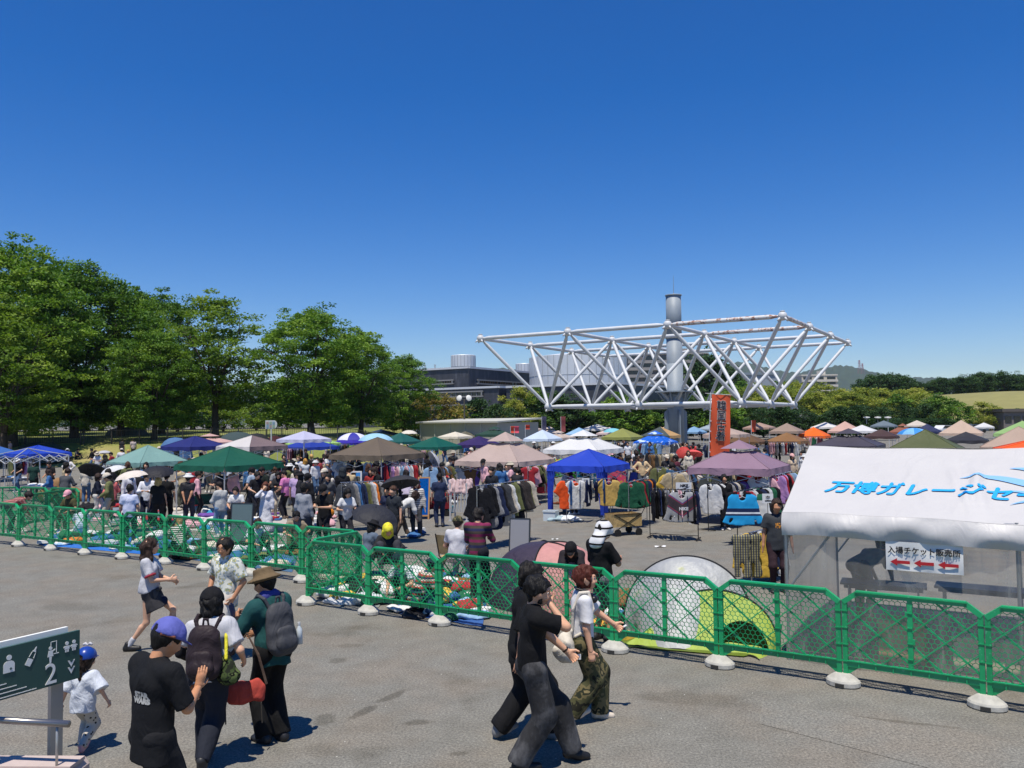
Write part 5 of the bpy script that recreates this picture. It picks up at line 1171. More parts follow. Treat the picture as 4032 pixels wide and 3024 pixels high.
rack(gp(1508, 2080), gp(1345, 2092), 1.45, ('403a38', '8e8e90', '403a38', 'd9772e', 'd6d6d4', '8e8e90', '6c7048', '26304f', '26304f', '3e6a9c', '8e8e90', '4a4c50', '4a4c50'), ['shirt', 'long_coat', 'shirt'], 'of loose shirts in front of the brown canopy', 13)
rack(gp(2960, 2300), gp(3035, 2275), 1.0, ['1c1c20', '26304f', 'd6d6d4', 'd8b34a'], ['shirt'], 'of checked trousers beside the lime pop-up tent', 4)
for i, dxx in enumerate((0.0, .3)): garment('trousers', '6c7048', gp(2925, 2305) + Vector((dxx*.7, .02*i, .99)), .1*i-.1, 'pair of plaid trousers hanging by the lime pop-up tent, %s from the left' % ORD[i], 'plaid trousers', plaid('plaid_%d' % i, ['4a4f58', '3c4046', '5a5848'][i], 'a29a6a', '23252c'), s=.8)
# feature pieces
f = RK1[1] + RK1[2]*.85 + Vector((-.02, -.36, 1.32))
BIGS = bpy.data.materials.new('sweat_chevron'); nt, ns, ls, b = nodes(BIGS); sp = N(nt, 'ShaderNodeSeparateXYZ'); ls.new(objco(nt), sp.inputs[0])
ab = N(nt, 'ShaderNodeMath', operation='ABSOLUTE'); ls.new(sp.outputs[0], ab.inputs[0]); md = N(nt, 'ShaderNodeMath', operation='MULTIPLY_ADD'); ls.new(ab.outputs[0], md.inputs[0]); md.inputs[1].default_value = -.7; ls.new(sp.outputs[2], md.inputs[2])
mr = N(nt, 'ShaderNodeMapRange'); ls.new(md.outputs[0], mr.inputs[0]); mr.inputs[1].default_value = -.85; mr.inputs[2].default_value = -.05
ls.new(ramp(nt, mr.outputs[0], [(0, lin('8e8e8e')), (.3, lin('4a3a5c')), (.33, lin('8a3040')), (.36, lin('3a2f34')), (.66, lin('8a3040')), (.69, lin('5c4a80')), (.72, lin('a0a0a0'))], 'CONSTANT').outputs[0], b.inputs['Base Color']); b.inputs['Roughness'].default_value = .9
sw = garment('jacket', '8e8e90', f, .05, 'grey sweatshirt with dark chevron bands and lettering hung facing out on the front rack', None, BIGS, s=1.12)
tm = text_mesh('NIKE', .1, offset=.004, extrude=.002); tm.transform(Matrix.Translation((0, -.135, -.40)) @ Matrix.Rotation(math.pi/2, 4, 'X')); tm.materials.append(plain('white_print', 'cfcfcf', .7)); obj('lettering', tm, sw)
f = RK3[1] + RK3[2]*.25 + Vector((-.05, -.36, 1.33))
BJ = striped('blue_jacket', ['2496cc']*8 + ['1d2c50', 'd8dde0', '1d2c50', '1d2c50'] + ['2496cc']*8, .85, 'Z')
garment('jacket', '2f9bd0', f, -.12, 'bright blue zip track jacket with a dark chest band facing out', None, BJ, s=1.1)
garment('jacket', 'd6d6d4', RK3[1] + RK3[2]*.75 + Vector((.05, -.38, 1.3)), -.35, 'white and green track jacket next to the bright blue one', None, striped('wg', ['2c6648', 'd6d6d4', 'd6d6d4', 'd6d6d4', '2c6648'], .9), s=1.0)
for i, (px, py, c, kd) in enumerate(((2640, 1960, 'd8b34a', 'tshirt'), (2672, 1955, 'd8b34a', 'tshirt'), (2728, 1960, 'd6d6d4', 'tshirt'))):
    garment(kd, c, at(px, 1866, 27.4), .1*i, '%s T-shirt pinned up behind the tick-marked sign, %s from the left' % (CN[c], ORD[i]), 'T-shirts pinned at the mauve stall', s=1.25)
p = at(2952, 1858, 26.6); garment('tshirt', 'a83038', p, .05, 'dark red cloth hanging at the back of the mauve canopy', None, cloth('7a2320'), s=1.35)
# clothes hung along the edge of the beige and brown canopies
for key, ys, xs, place in (('beige', None, [(1795, '4a4c50'), (1822, 'd6d6d4'), (1850, '7a5a3a'), (1872, '6a4a94'), (1886, 'd6d6d4'), (1915, '403a38'), (1962, 'b8a684'), (1998, '403a38'), (2048, '7a5a3a'), (2072, 'd6d6d4'), (2110, '8fb0cf'), (2132, 'a83038'), (2150, 'c9bfae')], 'beige'),
                           ('brown', None, [(1330, 'd6d6d4'), (1352, '8e8e90'), (1395, '1c1c20'), (1445, '8fb0cf'), (1490, 'a83038'), (1515, '26304f'), (1565, 'd8a8b0'), (1598, '1c1c20')], 'brown'),
                           ('mauve', None, [(2800, 'b8a684'), (2845, '6c7048'), (2990, 'd6d6d4'), (3025, 'd8a8b0'), (3045, '2c6648')], 'mauve'),
                           ('white', None, [(2385, 'd8b34a'), (2410, '5fcf4a'), (2430, '1c1c20'), (2445, 'd9772e'), (2370, 'a83038')], 'large white')):
    c = CANOPY[key]; nrx = c['w']/2
    for i, (px, colr) in enumerate(xs):
        o = Vector((c['x'], c['d'], 0)); hcorner = o + U1*nrx - U2*nrx    # near corner
        r = ray(px, 1750); # intersect with the front-left or front-right side
        best = None
        for base, dr_ in ((hcorner, -U1), (hcorner, U2)):
            det = r.x*(-dr_.y) + r.y*dr_.x
            t_ = (base.x*(-dr_.y) + base.y*dr_.x)/det; q = Vector((r.x*t_, r.y*t_, 0)); s_ = (q-base).dot(dr_)
            if 0 <= s_ <= c['w'] and (best is None or q.y < best[0].y): best = (q, dr_)
        if best is None: best = (hcorner - U1*c['w']*.5, -U1)
        q, dr_ = best; ang = math.atan2(dr_.y, dr_.x)
        garment(random.Random(px).choice(['tshirt', 'shirt', 'tshirt', 'long_coat']), colr, q + Vector((0, .25, c['ze']-.25)), ang + random.uniform(-.4, .4), '%s garment hung along the edge of the %s canopy, %s from the left' % (CN[colr], place, ORD[i]), 'clothes hung under the canopies', s=1.1)
# racks further back
for args in [('brown', 'back', .1, 12, MIX, SH, 'at the back of the brown canopy'), ('brown', 'right', .2, 12, PAST, SH, 'beside the brown canopy'),
             ('blue2', 'front', .1, 10, MIX, SH, 'before the royal blue canopy on the left'), ('navy', 'front', .1, 8, PAST, TS, 'in front of the navy canopy'),
             ('violet', 'front', .2, 9, MIX, SH, 'in front of the blue-violet canopy'), ('green2', 'front', .1, 10, MIX, SH, 'in front of the bottle green canopy'),
             ('beige', 'back', .2, 12, MIX, SH, 'at the back of the beige canopy'), ('white', 'front', .05, 12, BR, TS, 'in front of the large white canopy'), ('cloud', 'front', .1, 12, MIX, SH, 'in front of the cloud printed canopy'),
             ('cloud', 'right', .5, 9, MIX, SH, 'right of the cloud printed canopy'), ('mauve', 'left', .6, 12, MIX, SH, 'behind the tick-marked sign'), ('mauve', 'right', .1, 9, PAST, SH, 'on the right side of the mauve canopy'),
             ('brown3', 'front', .1, 9, MIX, SH, 'in front of the tan brown canopy'), ('orange', 'front', .1, 8, MIX, TS, 'in front of the bright orange canopy'), ('beige3', 'front', .2, 10, MIX, SH, 'behind the orange banner'), ('seagreen', 'front', .3, 8, PAST, TS, 'in front of the sea-green canopy'), ('olive', 'front', .2, 9, MIX, TS, 'in front of the olive green canopy')]:
    rack_under(*args)
KH = ['6c7048', 'b8a684', '7a5a3a', '4a4c50', '8e8e90', '403a38', 'c9bfae']
rack(gp(2562, 1912), gp(2660, 1900), 1.5, KH, ['shirt', 'trousers', 'jacket'], 'of khaki clothes left of the mauve canopy', 16)
rack(gp(2590, 1985), gp(2665, 1975), 1.4, DK, SH, 'of dark clothes behind the tick-marked sign', 10, BLACKR)
rack(gp(2080, 1990), gp(2150, 1975), 1.5, PAST, TS, 'between the beige and royal blue canopies', 9)
rack(gp(2300, 1965), gp(2390, 1955), 1.4, BR, TS, 'inside the royal blue canopy', 10)
rack(gp(2760, 1990), gp(2890, 1985), 1.5, DK + ['6c7048', 'b8a684'], SH, 'at the back of the mauve canopy', 14, BLACKR)
rack(gp(1690, 1985), gp(1770, 1975), 1.45, MIX, SH, 'left of the beige canopy', 10)
rack(gp(1560, 1960), gp(1650, 1950), 1.45, PAST, SH, 'behind the dark grey umbrella', 11)
rack(gp(30, 1915), gp(120, 1912), 1.45, PAST, TS, 'at the left edge stalls', 9)
# ------------------------------------------------------------------ signs and banner at the stalls
def placard(px, py, d, w, h, label, build):
    p = at(px, py, d); t = thing('price_placard', label, 'sign', (p.x, d, p.z-h/2), -.05); g = MB(); g.box((0, 0, h/2), (w, .012, h)); g.build('card', plain('card_white', 'd8d8d6', .6), t); build(t, w, h)
    g = MB(); g.tube([(0, .02, -.35), (0, .02, .04)], .008, 6); g.build('stem', BLACKR, t); return t
def swoosh(t, w, h):
    g = MB(); up = [(-.36+.72*k/20, -.22+.0*k) for k in range(21)]
    A = []; B = []
    for k in range(21):
        u = k/20; A.append((w*(-.38+.76*u), h*(-.02-.30*math.sin(min(1, u*2.2)*math.pi*.5)*(1-u)**.7 + .2*u**1.5 - .05))); B.append((w*(-.38+.76*u), h*(-.02-.14*math.sin(min(1, u*2.6)*math.pi*.5)*(1-u)**1.2 + .2*u**1.5 - .05)))
    g.poly([(x, h/2+z) for x, z in A] + [(x, h/2+z) for x, z in B[::-1]], .003); g.build('tick_mark', INK, t, loc=(0, -.009, 0))
    tm = text_mesh('NIKE', h*.34, shear=.25, offset=.006); tm.transform(Matrix.Translation((0, -.009, h*.68)) @ Matrix.Rotation(math.pi/2, 4, 'X')); tm.materials.append(INK); obj('lettering', tm, t)
def trefoil(t, w, h):
    g = MB()
    for a in (-42, 0, 42):
        c, s = math.cos(R(90+a)), math.sin(R(90+a)); L = h*.34; pts = [(c*L*f - s*wd*h, s*L*f + c*wd*h) for f, wd in ((.0, .03), (.4, .085), (.75, .075), (1.0, .0))] + [(c*L*f + s*wd*h, s*L*f - c*wd*h) for f, wd in ((.75, .075), (.4, .085), (.0, .03))]
        g.poly([(x, h*.46+z) for x, z in pts], .003)
    g.build('leaf_mark', INK, t, loc=(0, -.009, 0))
    for k in range(2): g = MB(); g.box((0, -.0115, h*(.52+.07*k)), (h*.5, .003, h*.022)); g.build('stripe', plain('card_white', 'd8d8d6', .6), t)
    tm = text_mesh('adidas', h*.26, offset=.004); tm.transform(Matrix.Translation((0, -.009, h*.24)) @ Matrix.Rotation(math.pi/2, 4, 'X')); tm.materials.append(INK); obj('lettering', tm, t)
def scrib(t, w, h):
    for i, s in enumerate(('¥500', '均一')):
        tm = text_mesh(s, h*.3); tm.transform(Matrix.Translation((0, -.009, h*(.66-.34*i))) @ Matrix.Rotation(math.pi/2, 4, 'X')); tm.materials.append(INK); obj('lettering', tm, t)
dd = RK1[1].y
placard(2692, 1920, dd-.25, .42, .28, 'white card with a black tick mark and lettering above the front rack', swoosh)
placard(3023, 1962, RK3[1].y-.3, .27, .23, 'white card with a black three-leaf mark above the track jackets', trefoil)
placard(2576, 1944, dd+.6, .17, .13, 'small grey card with a tick mark left of the larger one', swoosh)
placard(2306, 1895, gp(2300, 2056).y-.1, .24, .2, 'white hand-written price card above the orange T-shirt', scrib)
bp = at(2779, 1780, 30.0); ban = thing('banner_flag', 'tall orange banner with black vertical characters outlined in white on a pole', 'banner', (bp.x, 30.0, 0), R(4)); ban.rotation_euler = (0, R(3.2), R(4))
zt = at(2795, 1552, 30).z; zb_ = at(2770, 1795, 30).z; x0 = 0; BWd = (2866-2788)/FPX*30
ORG = bpy.data.materials.new('banner_orange'); nt, ns, ls, b = nodes(ORG); b.inputs['Base Color'].default_value = lin('d4572e') + (1,); b.inputs['Roughness'].default_value = .7
g = MB(); g.tube([(0, 0, 0), (0, 0, zt+.06)], .015, 8); g.build('pole', WHITEM, ban); g = MB(); g.tube([(-.2, 0, zt+.03), (BWd+.08, 0, zt+.01)], .01, 6); g.build('cross_bar', WHITEM, ban)
def bw(u, v): return Vector((.03+BWd*u, .04*math.sin(v*6+u*3)+.03*math.sin(u*9+v*4), zb_+(zt-zb_)*v - .03*u*(1-v)))
g = MB(); g.grid(bw, 12, 30); g.build('cloth', ORG, ban, True)
for k in range(6): g = MB(); g.bar((-.01, 0, zb_+(zt-zb_)*(k+.4)/6), (.05, 0, zb_+(zt-zb_)*(k+.4)/6), .05, .04); g.build('loop', WHITEM, ban)
for i, ch in enumerate('韓国古着'):
    for nm_, off, dy, m in (('outline', .017, -.02, plain('banner_white', 'd8d0c8', .7)), ('lettering', .005, -.03, plain('banner_ink', '2a2228', .7))):
        tm = subdiv(bolder(text_mesh(ch, .37), off), .2); cz = .82-.165*i
        for vt in tm.vertices:
            q = bw(.52 + vt.co.x/BWd, cz + vt.co.y/(zt-zb_)); vt.co = q + Vector((0, dy-.01-vt.co.z, 0))
        tm.materials.append(m); obj(nm_, tm, ban)
# thin far flags
for i, (px, y0, y1, c, nm_) in enumerate(((2133, 1640, 1700, '4a4a62', 'dark blue'), (2208, 1640, 1700, '8a4a4a', 'dull red'), (2010, 1678, 1705, 'd0503c', 'red'), (2025, 1678, 1705, 'd8586a', 'pink'), (2068, 1673, 1690, 'd0503c', 'small red'), (2958, 1655, 1700, 'c8553a', 'faded orange'))):
    d = 80; p = at(px, y0, d); t = thing('banner_flag', '%s narrow flag at the back of the market, %s counted from the left' % (nm_, ORD[i]), 'banner', (p.x, d, 0), 0, 'narrow flags at the back'); hz = p.z
    g = MB(); g.tube([(0, 0, 0), (0, 0, hz)], .025, 6); g.build('pole', WHITEM, t); h2 = (y1-y0)*d/FPX; g = MB(); g.grid(lambda u, v: Vector((.02+.42*u, .06*math.sin(v*5), hz-h2+h2*v)), 3, 8); g.build('cloth', cloth(c), t)
# ================================================================== pop-up shelters by the fence
def fabric2(name, col, rough=.5, trans=.2):
    m = cloth(col, rough, trans); return m
SILV = bpy.data.materials.new('silver_coated_fabric'); nt, ns, ls, b = nodes(SILV); n = N(nt, 'ShaderNodeTexNoise'); n.inputs['Scale'].default_value = 2.2; n.inputs['Detail'].default_value = 4; ls.new(objco(nt), n.inputs['Vector'])
ls.new(ramp(nt, n.outputs[0], [(.45, lin('989b9e')), (.62, lin('a8aaa8')), (.70, lin('a8ac78'))]).outputs[0], b.inputs['Base Color']); b.inputs['Roughness'].default_value = .55; b.inputs['Metallic'].default_value = .1
n = N(nt, 'ShaderNodeTexNoise'); n.inputs['Scale'].default_value = 7; ls.new(objco(nt), n.inputs['Vector']); bump(nt, n.outputs[0], b, .5, .05)
LIME = cloth('b2c85c', .5, .3); LIMED = cloth('6c7f34', .5, .2); HOOP = plain('black_hoop', '1d1d1d', .6)
# silver and lime shelter: a tall hoop leaning back, a lower lime hood in front
A0 = gp(2500, 2560); A1 = gp(3035, 2560)
cx = (A0+A1)/2; sh = thing('popup_shelter', 'silver and lime green pop-up beach shelter pressed against the fence', 'tent', (cx.x-.05, cx.y+.42, 0), SITE*.6)
def silver(u, v):                      # u round the hoop, v from hoop to ground line behind
    a = math.pi*u; hx = -.95*math.cos(a)*1.02 - .12; hz = 1.12*max(0, math.sin(a))**.8; k = math.sin(math.pi*.5*v)
    return Vector((hx*(1-.32*k) - .1*k, .35 + .30*math.sin(a)*(1-v) - .75*math.sin(a)*v**1.3 - .1*v, hz*max(0, 1-v**1.5)+.015))
g = MB(); g.grid(silver, 36, 14, True); g.build('silver_hood', SILV, sh, True)
g = MB(); g.tube([silver(k/36, 0) for k in range(37)], .016, 6); g.build('hoop', HOOP, sh)
def lime(u, v):
    a = math.pi*u; hx = .34 - .84*math.cos(a); hz = .74*max(0, math.sin(a))**.85
    k = v; return Vector((hx - .55*k*(1-u*.6) , -.05 + .22*math.sin(a) - .62*k + .05*math.sin(a*3)*k, hz*(1-k)**1.2 + .012*math.sin(u*30)*k))
g = MB(); g.grid(lime, 36, 12, True); g.build('lime_hood', LIME, sh, True)
g = MB(); g.tube([lime(k/36, 0) for k in range(37)], .014, 6); g.tube([lime(k/36, 1) + Vector((0, 0, .01)) for k in range(37)], .012, 6); g.build('hoop', HOOP, sh)
g = MB(); g.add([Vector((-1.0, -.55, .02)), Vector((.75, -.6, .02)), Vector((1.15, -.1, .02)), Vector((1.0, .6, .02)), Vector((-.9, .7, .02)), Vector((-1.15, 0, .02))], [(0, 1, 2, 3, 4, 5)]); g.build('floor', LIMED, sh)
def opening(u, v):
    a = math.pi*u; return Vector((.72 - .36*math.cos(a), -.30 - .12*v, .42*math.sin(a)*v + .03))
g = MB(); g.grid(opening, 16, 6); g.build('opening_shade', cloth('3c4426', .6), sh, True)  # dark arched sheet, coloured as the shade inside the shelter's mouth
# pink and plum dome tent
pc = gp(2170, 2420); dm = thing('dome_tent', 'pink and plum coloured dome tent behind the near fence', 'tent', (pc.x, pc.y+.9, 0), SITE)
def dome(u, v, o=1.0):
    a = 2*math.pi*u; r = max(0, math.cos(math.pi*.5*v))**.75; lobes = 1 - .06*(math.cos(2*a+.0)**2)*math.sin(math.pi*v); return Vector((1.15*math.cos(a)*r*lobes*o, .95*math.sin(a)*r*lobes*o, 1.07*math.sin(math.pi*.5*v)**.9*o))
PINK = cloth('d49a94', .55, .25); PLUM = cloth('3f3848', .55, .1)
for k, (u0, u1, m) in enumerate(((.36, .77, PLUM), (.77, 1.16, PINK), (1.16, 1.36, PLUM))):
    g = MB(); g.grid(lambda u, v: dome(u0+(u1-u0)*u, v), 14, 12); g.build('panel', m, dm, True)
for u0 in (.16, .36, .77, .95):
    g = MB(); g.tube([dome(u0, k/14, 1.008) for k in range(15)], .014, 6); g.build('seam_pole', HOOP, dm)
# small far domes on the lawn
for i, (px, py, d, c, w, lab) in enumerate([(690, 1722, 66, '4a6a94', 1.4, 'small blue dome tent beside the lawn'), (935, 1700, 68, '3d4b4c', 2.0, 'dark grey-green dome tent behind the navy canopy'), (1010, 1706, 70, '26282c', 1.4, 'black dome tent by the park fence'), (500, 1690, 92, '4f5c5a', 2.2, 'grey-green tent under the thick-trunked tree'), (160, 1740, 68, '39443c', 2.2, 'dark tent in the shade of the lawn trees'), (1440, 1712, 74, '7da23a', 1.6, 'lime green leaning shelter under the big round tree')]):
    p = at(px, py, d); zg = lawn_z(p.x, d); t = thing('dome_tent', lab, 'tent', (p.x, d, zg), .4*i); h = max(.9, p.z-zg)
    g = MB(); g.grid(lambda u, v: Vector((w*math.cos(6.283*u)*max(0, math.cos(1.5707*v))**.8, w*math.sin(6.283*u)*max(0, math.cos(1.5707*v))**.8, h*math.sin(1.571*v))), 16, 6); g.build('shell', cloth(c), t, True)
    g = MB(); g.tube([(w*.02*0 + w*1.01*math.cos(.8)*max(0, math.cos(1.5707*k/8))**.8, w*1.01*math.sin(.8)*max(0, math.cos(1.5707*k/8))**.8, h*1.01*math.sin(1.571*k/8)) for k in range(9)], .02, 5); g.build('pole', HOOP, t)
# ================================================================== umbrellas
def umbrella(p, r, col, label, tilt=(0, 0), grip=.75, col2=None, group='sun umbrellas'):
    t = thing('umbrella', label, 'umbrella', p, random.uniform(0, 1)); t.rotation_euler = (tilt[0], tilt[1], random.uniform(0, 6)); t['group'] = group
    for k in range(8):
        a0, a1 = k*math.pi/4, (k+1)*math.pi/4
        def pan(u, v):
            a = a0+(a1-a0)*u; sc_ = 1 - .07*math.sin(math.pi*u)*v; rr = r*math.sin(v*1.15)/math.sin(1.15)*sc_; return Vector((rr*math.cos(a), rr*math.sin(a), -r*.42*(1-math.cos(v*1.15))/(1-math.cos(1.15)) + .02*math.sin(math.pi*u)*v))
        g = MB(); g.grid(pan, 4, 6); g.build('panel', cloth(col2 if (col2 and k % 2) else col, .6, .12), t, True)
    g = MB(); g.tube([(0, 0, .06), (0, 0, -grip)], .007, 6); g.tube([(0, 0, -grip), (0, 0, -grip-.1)], .013, 6); g.build('shaft', BLACKR, t)
    g = MB()
    for k in range(8): a = k*math.pi/4; g.bar((0, 0, -.3), (r*.5*math.cos(a), r*.5*math.sin(a), -r*.1), .006)
    g.build('rib', BLACKR, t); return t
UM = [(514, 1855, 1.0, 1.85, 'ddd2c6', .5, 'cream umbrella with a pale rim held over the white-shirted man', (.15, -.1)), (617, 1838, 1.0, 1.95, '2c2c32', .52, 'black umbrella over the man in the white shirt', (.1, .2)), (368, 1834, 1.0, 1.75, '2a2a2c', .5, 'black umbrella tilted behind the woman in the navy polo', (.3, .5)), (440, 1836, 1, 1.75, 'd4d4d4', .45, 'white umbrella behind the woman in the coral cardigan', (.2, -.2)),
      (410, 1774, 1, 1.6, 'b8b8be', .48, 'silver-topped umbrella over a chair on the lawn edge', (0, .1)), (1575, 1876, 1, 1.78, '38383c', .55, 'dark grey umbrella held above the bending woman', (-.1, .3)), (1655, 1805, 1, 1.7, '3a3a40', .5, 'dark grey umbrella tipped on its side behind the bending woman', (.9, .7)), (1727, 1812, 1, 1.6, 'b4b6ba', .55, 'silver umbrella tipped towards us beside the beige canopy', (1.1, .5)),
      (1480, 2000, 1, 1.15, '33343a', .58, 'black umbrella shading a seated seller behind the fence', (.25, -.3)), (1062, 1850, 1, 1.45, 'cfd0d8', .48, 'white umbrella lying open under the dark green canopy', (.8, -.7)), (2733, 1775, 1, 1.5, 'e0605c', .5, 'coral umbrella beside the orange banner', (.3, .2)), (2680, 1775, 1, 1.2, 'b8423c', .5, 'red and black umbrella right of the cloud printed canopy', (.9, .2))]
for px, py, _, z, c, r, lab, tl in UM:
    p = gp(px, py, z); umbrella(p, r, c, lab, tl)
for px, py, d, c, c2, r, lab in ((1390, 1704, 52, 'd8d8e2', '3a3a9c', 1.05, 'blue and white beach parasol behind the violet canopy'), (1480, 1706, 50, '9cc6e0', None, 1.05, 'pale blue beach parasol behind the brown canopy'), (3596, 1685, 60, '3f8fd6', '7fb6e8', 1.1, 'blue patterned parasol above the olive drab canopy'), (2020, 1718, 70, 'a8c8c4', None, .7, 'small pale green parasol behind the beige canopy'), (2412, 1686, 75, '7cc0cc', None, .9, 'turquoise parasol behind the pink canopy'), (1610, 1694, 72, 'd8d0c4', None, .75, 'cream parasol by the park railing'), (955, 1800, 52, '3a3a40', None, .8, 'dark parasol behind the dark green canopy')):
    p = at(px, py, d); umbrella(p, r, c, lab, (0, 0), 2.0 if p.z < 2.6 else 2.4, c2, 'beach parasols')
# ================================================================== furniture and wares
MIRF = plain('mirror_frame_white', 'd2d2d0', .5); MIRG = plain('mirror_glass', 'b9c3c8', .03, 1.0); MIRW = plain('mirror_frame_wood', '9a7348', .6)
def mirror(pf, px, pyt, w, label, m, lean=.12, rz=0.0):
    p = pf; d = p.y; h = at(px, pyt, d).z; t = thing('standing_mirror', label, 'mirror', (p.x, p.y, 0), rz); t.rotation_euler = (-lean, 0, rz)
    g = MB(); f = .05
    for sx in (-1, 1): g.box((sx*(w/2-f/2), 0, h/2), (f, .03, h))
    g.box((0, 0, h-f/2), (w-2*f, .03, f)); g.box((0, 0, .12), (w-2*f, .03, f)); g.build('frame', m, t); g = MB(); g.box((0, .002, h/2+.05), (w-2*f, .012, h-.2)); g.build('glass', MIRG, t)
    g = MB(); g.bar((0, .02, h*.85), (0, .45, .0), .025); g.build('strut', m, t)
mirror(gp(1398, 2035), 1398, 1855, .42, 'white framed standing mirror in front of the brown canopy', MIRF)
mirror(gp(1665, 2045), 1665, 1872, .42, 'wood framed standing mirror reflecting blue sky', MIRW, .35)
def slab(label, p, w, h, lean, rz, m, name='folding_board', cat='board'):
    t = thing(name, label, cat, p, rz); t.rotation_euler = (-lean, 0, rz); g = MB(); g.box((0, 0, h/2), (w, .05, h)); g.build('panel', m, t); g = MB()
    for sx in (-1, 1): g.box((sx*(w/2), 0, h/2), (.03, .06, h+.01))
    g.box((0, 0, h), (w, .062, .03)); g.build('edge', plain('board_edge', '30353a', .5), t)
    return t
slab('grey-green folded table top standing on edge behind the left fence', gp(948, 2145), .62, 1.1, .1, -.2, plain('slate_board', '5d6f70', .55))
slab('grey steel board on legs below the long dark clothes', gp(2045, 2175), .5, .82, .15, -.25, plain('steel_board', '8a8a8e', .5))
slab('black framed chalkboard beside the seller in the pink cap', gp(232, 2045), .32, .85, .1, .5, plain('chalkboard', '2b2d2c', .6), 'chalkboard')
# folded canopy frame
p = gp(1815, 2050); ff = thing('folded_canopy_frame', 'folded canopy frame with bunched pink cloth standing before the beige canopy', 'canopy frame', p, -.25)
for sx, sy in ((-.28, -.25), (.28, -.25), (-.28, .25), (.28, .25)): g = MB(); g.box((sx, sy, .62), (.045, .045, 1.24)); g.box((sx, sy, .02), (.1, .1, .04)); g.build('leg', WHITEL, ff)
g = MB()
for k in range(6): x = -.28+.56*k/5; g.bar((x, -.25, .3), (x+.06, -.25, 1.0), .022); g.bar((x+.06, -.24, .3), (x, -.24, 1.0), .022)
g.build('scissor_bar', WHITEL, ff)
for k in range(6):
    V, Q = solid([cone((-.3+.12*k, -.12, 1.32), (-.3+.12*k+.02, -.2, .95), .05, .085, .03), cone((-.3+.12*k, .15, 1.3), (-.3+.12*k, .1, .98), .05, .09, .03)], .025, .03, 18, seed=k); obj('cloth_bunch', raw_mesh('cloth_bunch', [(V, Q)], cloth('c4aaa8')), ff)
# wagon, stroller, chairs, cases
def wagon(p, rz, col, label, s=1.0):
    t = thing('folding_wagon', label, 'wagon', p, rz); t.scale = (s, s, s); g = MB()
    for sy in (-1, 1): g.grid(lambda u, v: Vector(((u-.5)*.9, sy*.26, .25+.35*v)), 4, 3)
    for sx in (-1, 1): g.grid(lambda u, v: Vector((sx*.45, (u-.5)*.52, .25+.35*v)), 4, 3)
    g.add([(-.45, -.26, .26), (.45, -.26, .26), (.45, .26, .26), (-.45, .26, .26)], [(0, 1, 2, 3)]); g.build('tub', cloth(col), t)
    for sx in (-1, 1):
        for sy in (-1, 1): g = MB(); g.tube([(sx*.34, sy*.25, .1), (sx*.34, sy*.3, .1)], .1, 12); g.build('wheel', plain('tyre', '1e1e1e', .9), t)
    g = MB()
    for sy in (-1, 1): g.bar((-.45, sy*.27, .6), (.45, sy*.27, .6), .02); g.bar((-.4, sy*.27, .15), (.4, sy*.27, .58), .016); g.bar((.4, sy*.27, .15), (-.4, sy*.27, .58), .016)
    g.tube([(.45, 0, .3), (.7, 0, .7), (.75, 0, .95)], .012, 6); g.build('frame', BLACKR, t)
wagon(gp(2455, 2105), .4, 'b59a68', 'sand coloured folding wagon heaped with clothes by the blue canopy'); wagon(gp(1720, 2030), .1, '7a1f28', 'dark red folding wagon beside the wooden mirror'); wagon(gp(820, 2010), .2, '2c5a4c', 'dark green pushcart under the dark green canopy')
def chair(p, rz, col, label, seat=.42):
    t = thing('folding_chair', label, 'chair', p, rz, 'folding chairs'); g = MB(); g.grid(lambda u, v: Vector(((u-.5)*.48, (v-.5)*.42, seat-.03*math.sin(math.pi*u))), 4, 4); g.build('seat', cloth(col), t)
    g = MB(); g.grid(lambda u, v: Vector(((u-.5)*.48, -.21-.12*v-.03*math.sin(math.pi*u), seat+.04+.42*v)), 4, 4); g.build('backrest', cloth(col), t)
    for sx in (-1, 1):
        g = MB(); g.bar((sx*.25, .24, 0), (sx*.25, -.22, seat+.02), .02); g.build('leg', BLACKR, t); g = MB(); g.bar((sx*.26, -.3, 0), (sx*.26, .22, seat), .02); g.build('leg', BLACKR, t); g = MB(); g.bar((sx*.25, -.2, seat), (sx*.25, -.34, seat+.48), .02); g.build('back_post', BLACKR, t)
for px, py, rz, c, lab in ((1450, 2010, 3.4, '1f5a44', 'dark green folding chair in front of the brown canopy'), (411, 1862, .2, '2a3a5c', 'navy folding chair at the foot of the lawn'), (937, 1985, 2.8, '2b2b2e', 'black folding chair under the dark green canopy'), (1790, 2265, -.5, 'b59a68', 'tan stool-like folding chair behind the near fence'), (2480, 1935, .6, '2c3f9a', 'blue folding chair by the tan-shirted man'), (1510, 2000, 2.6, '8a4a3a', 'brown folding chair under the brown canopy')):
    chair(gp(px, py), rz, c, lab)
for px, py, s, c, lab in ((2170, 2050, (.42, .3, .34), 'c9d2d6', 'clear plastic box at the foot of the blue canopy leg'), (1930, 1990, (.5, .35, .3), '1f7fa0', 'turquoise cool box under the beige canopy'), (1760, 2020, (.4, .3, .25), '2a98a8', 'turquoise crate right of the red wagon'), (1120, 1990, (.55, .3, .6), '8d9092', 'grey metal case under the dark green canopy edge'), (325, 1965, (.4, .3, .3), 'b88a54', 'cardboard box by the brown tarpaulin'), (250, 1990, (.45, .3, .2), 'c0a478', 'wooden box on the far left stall'), (780, 2010, (.3, .25, .3), 'b83028', 'red crate behind the man in the white hat')):
    crate(gp(px, py), random.uniform(-.6, .3), s, lab, plain('crate_' + c, c, .5))
tw = gp(250, 1975); t = thing('tarpaulin', 'brown tarpaulin thrown over boxes at the left stalls', 'tarpaulin', tw, .3)
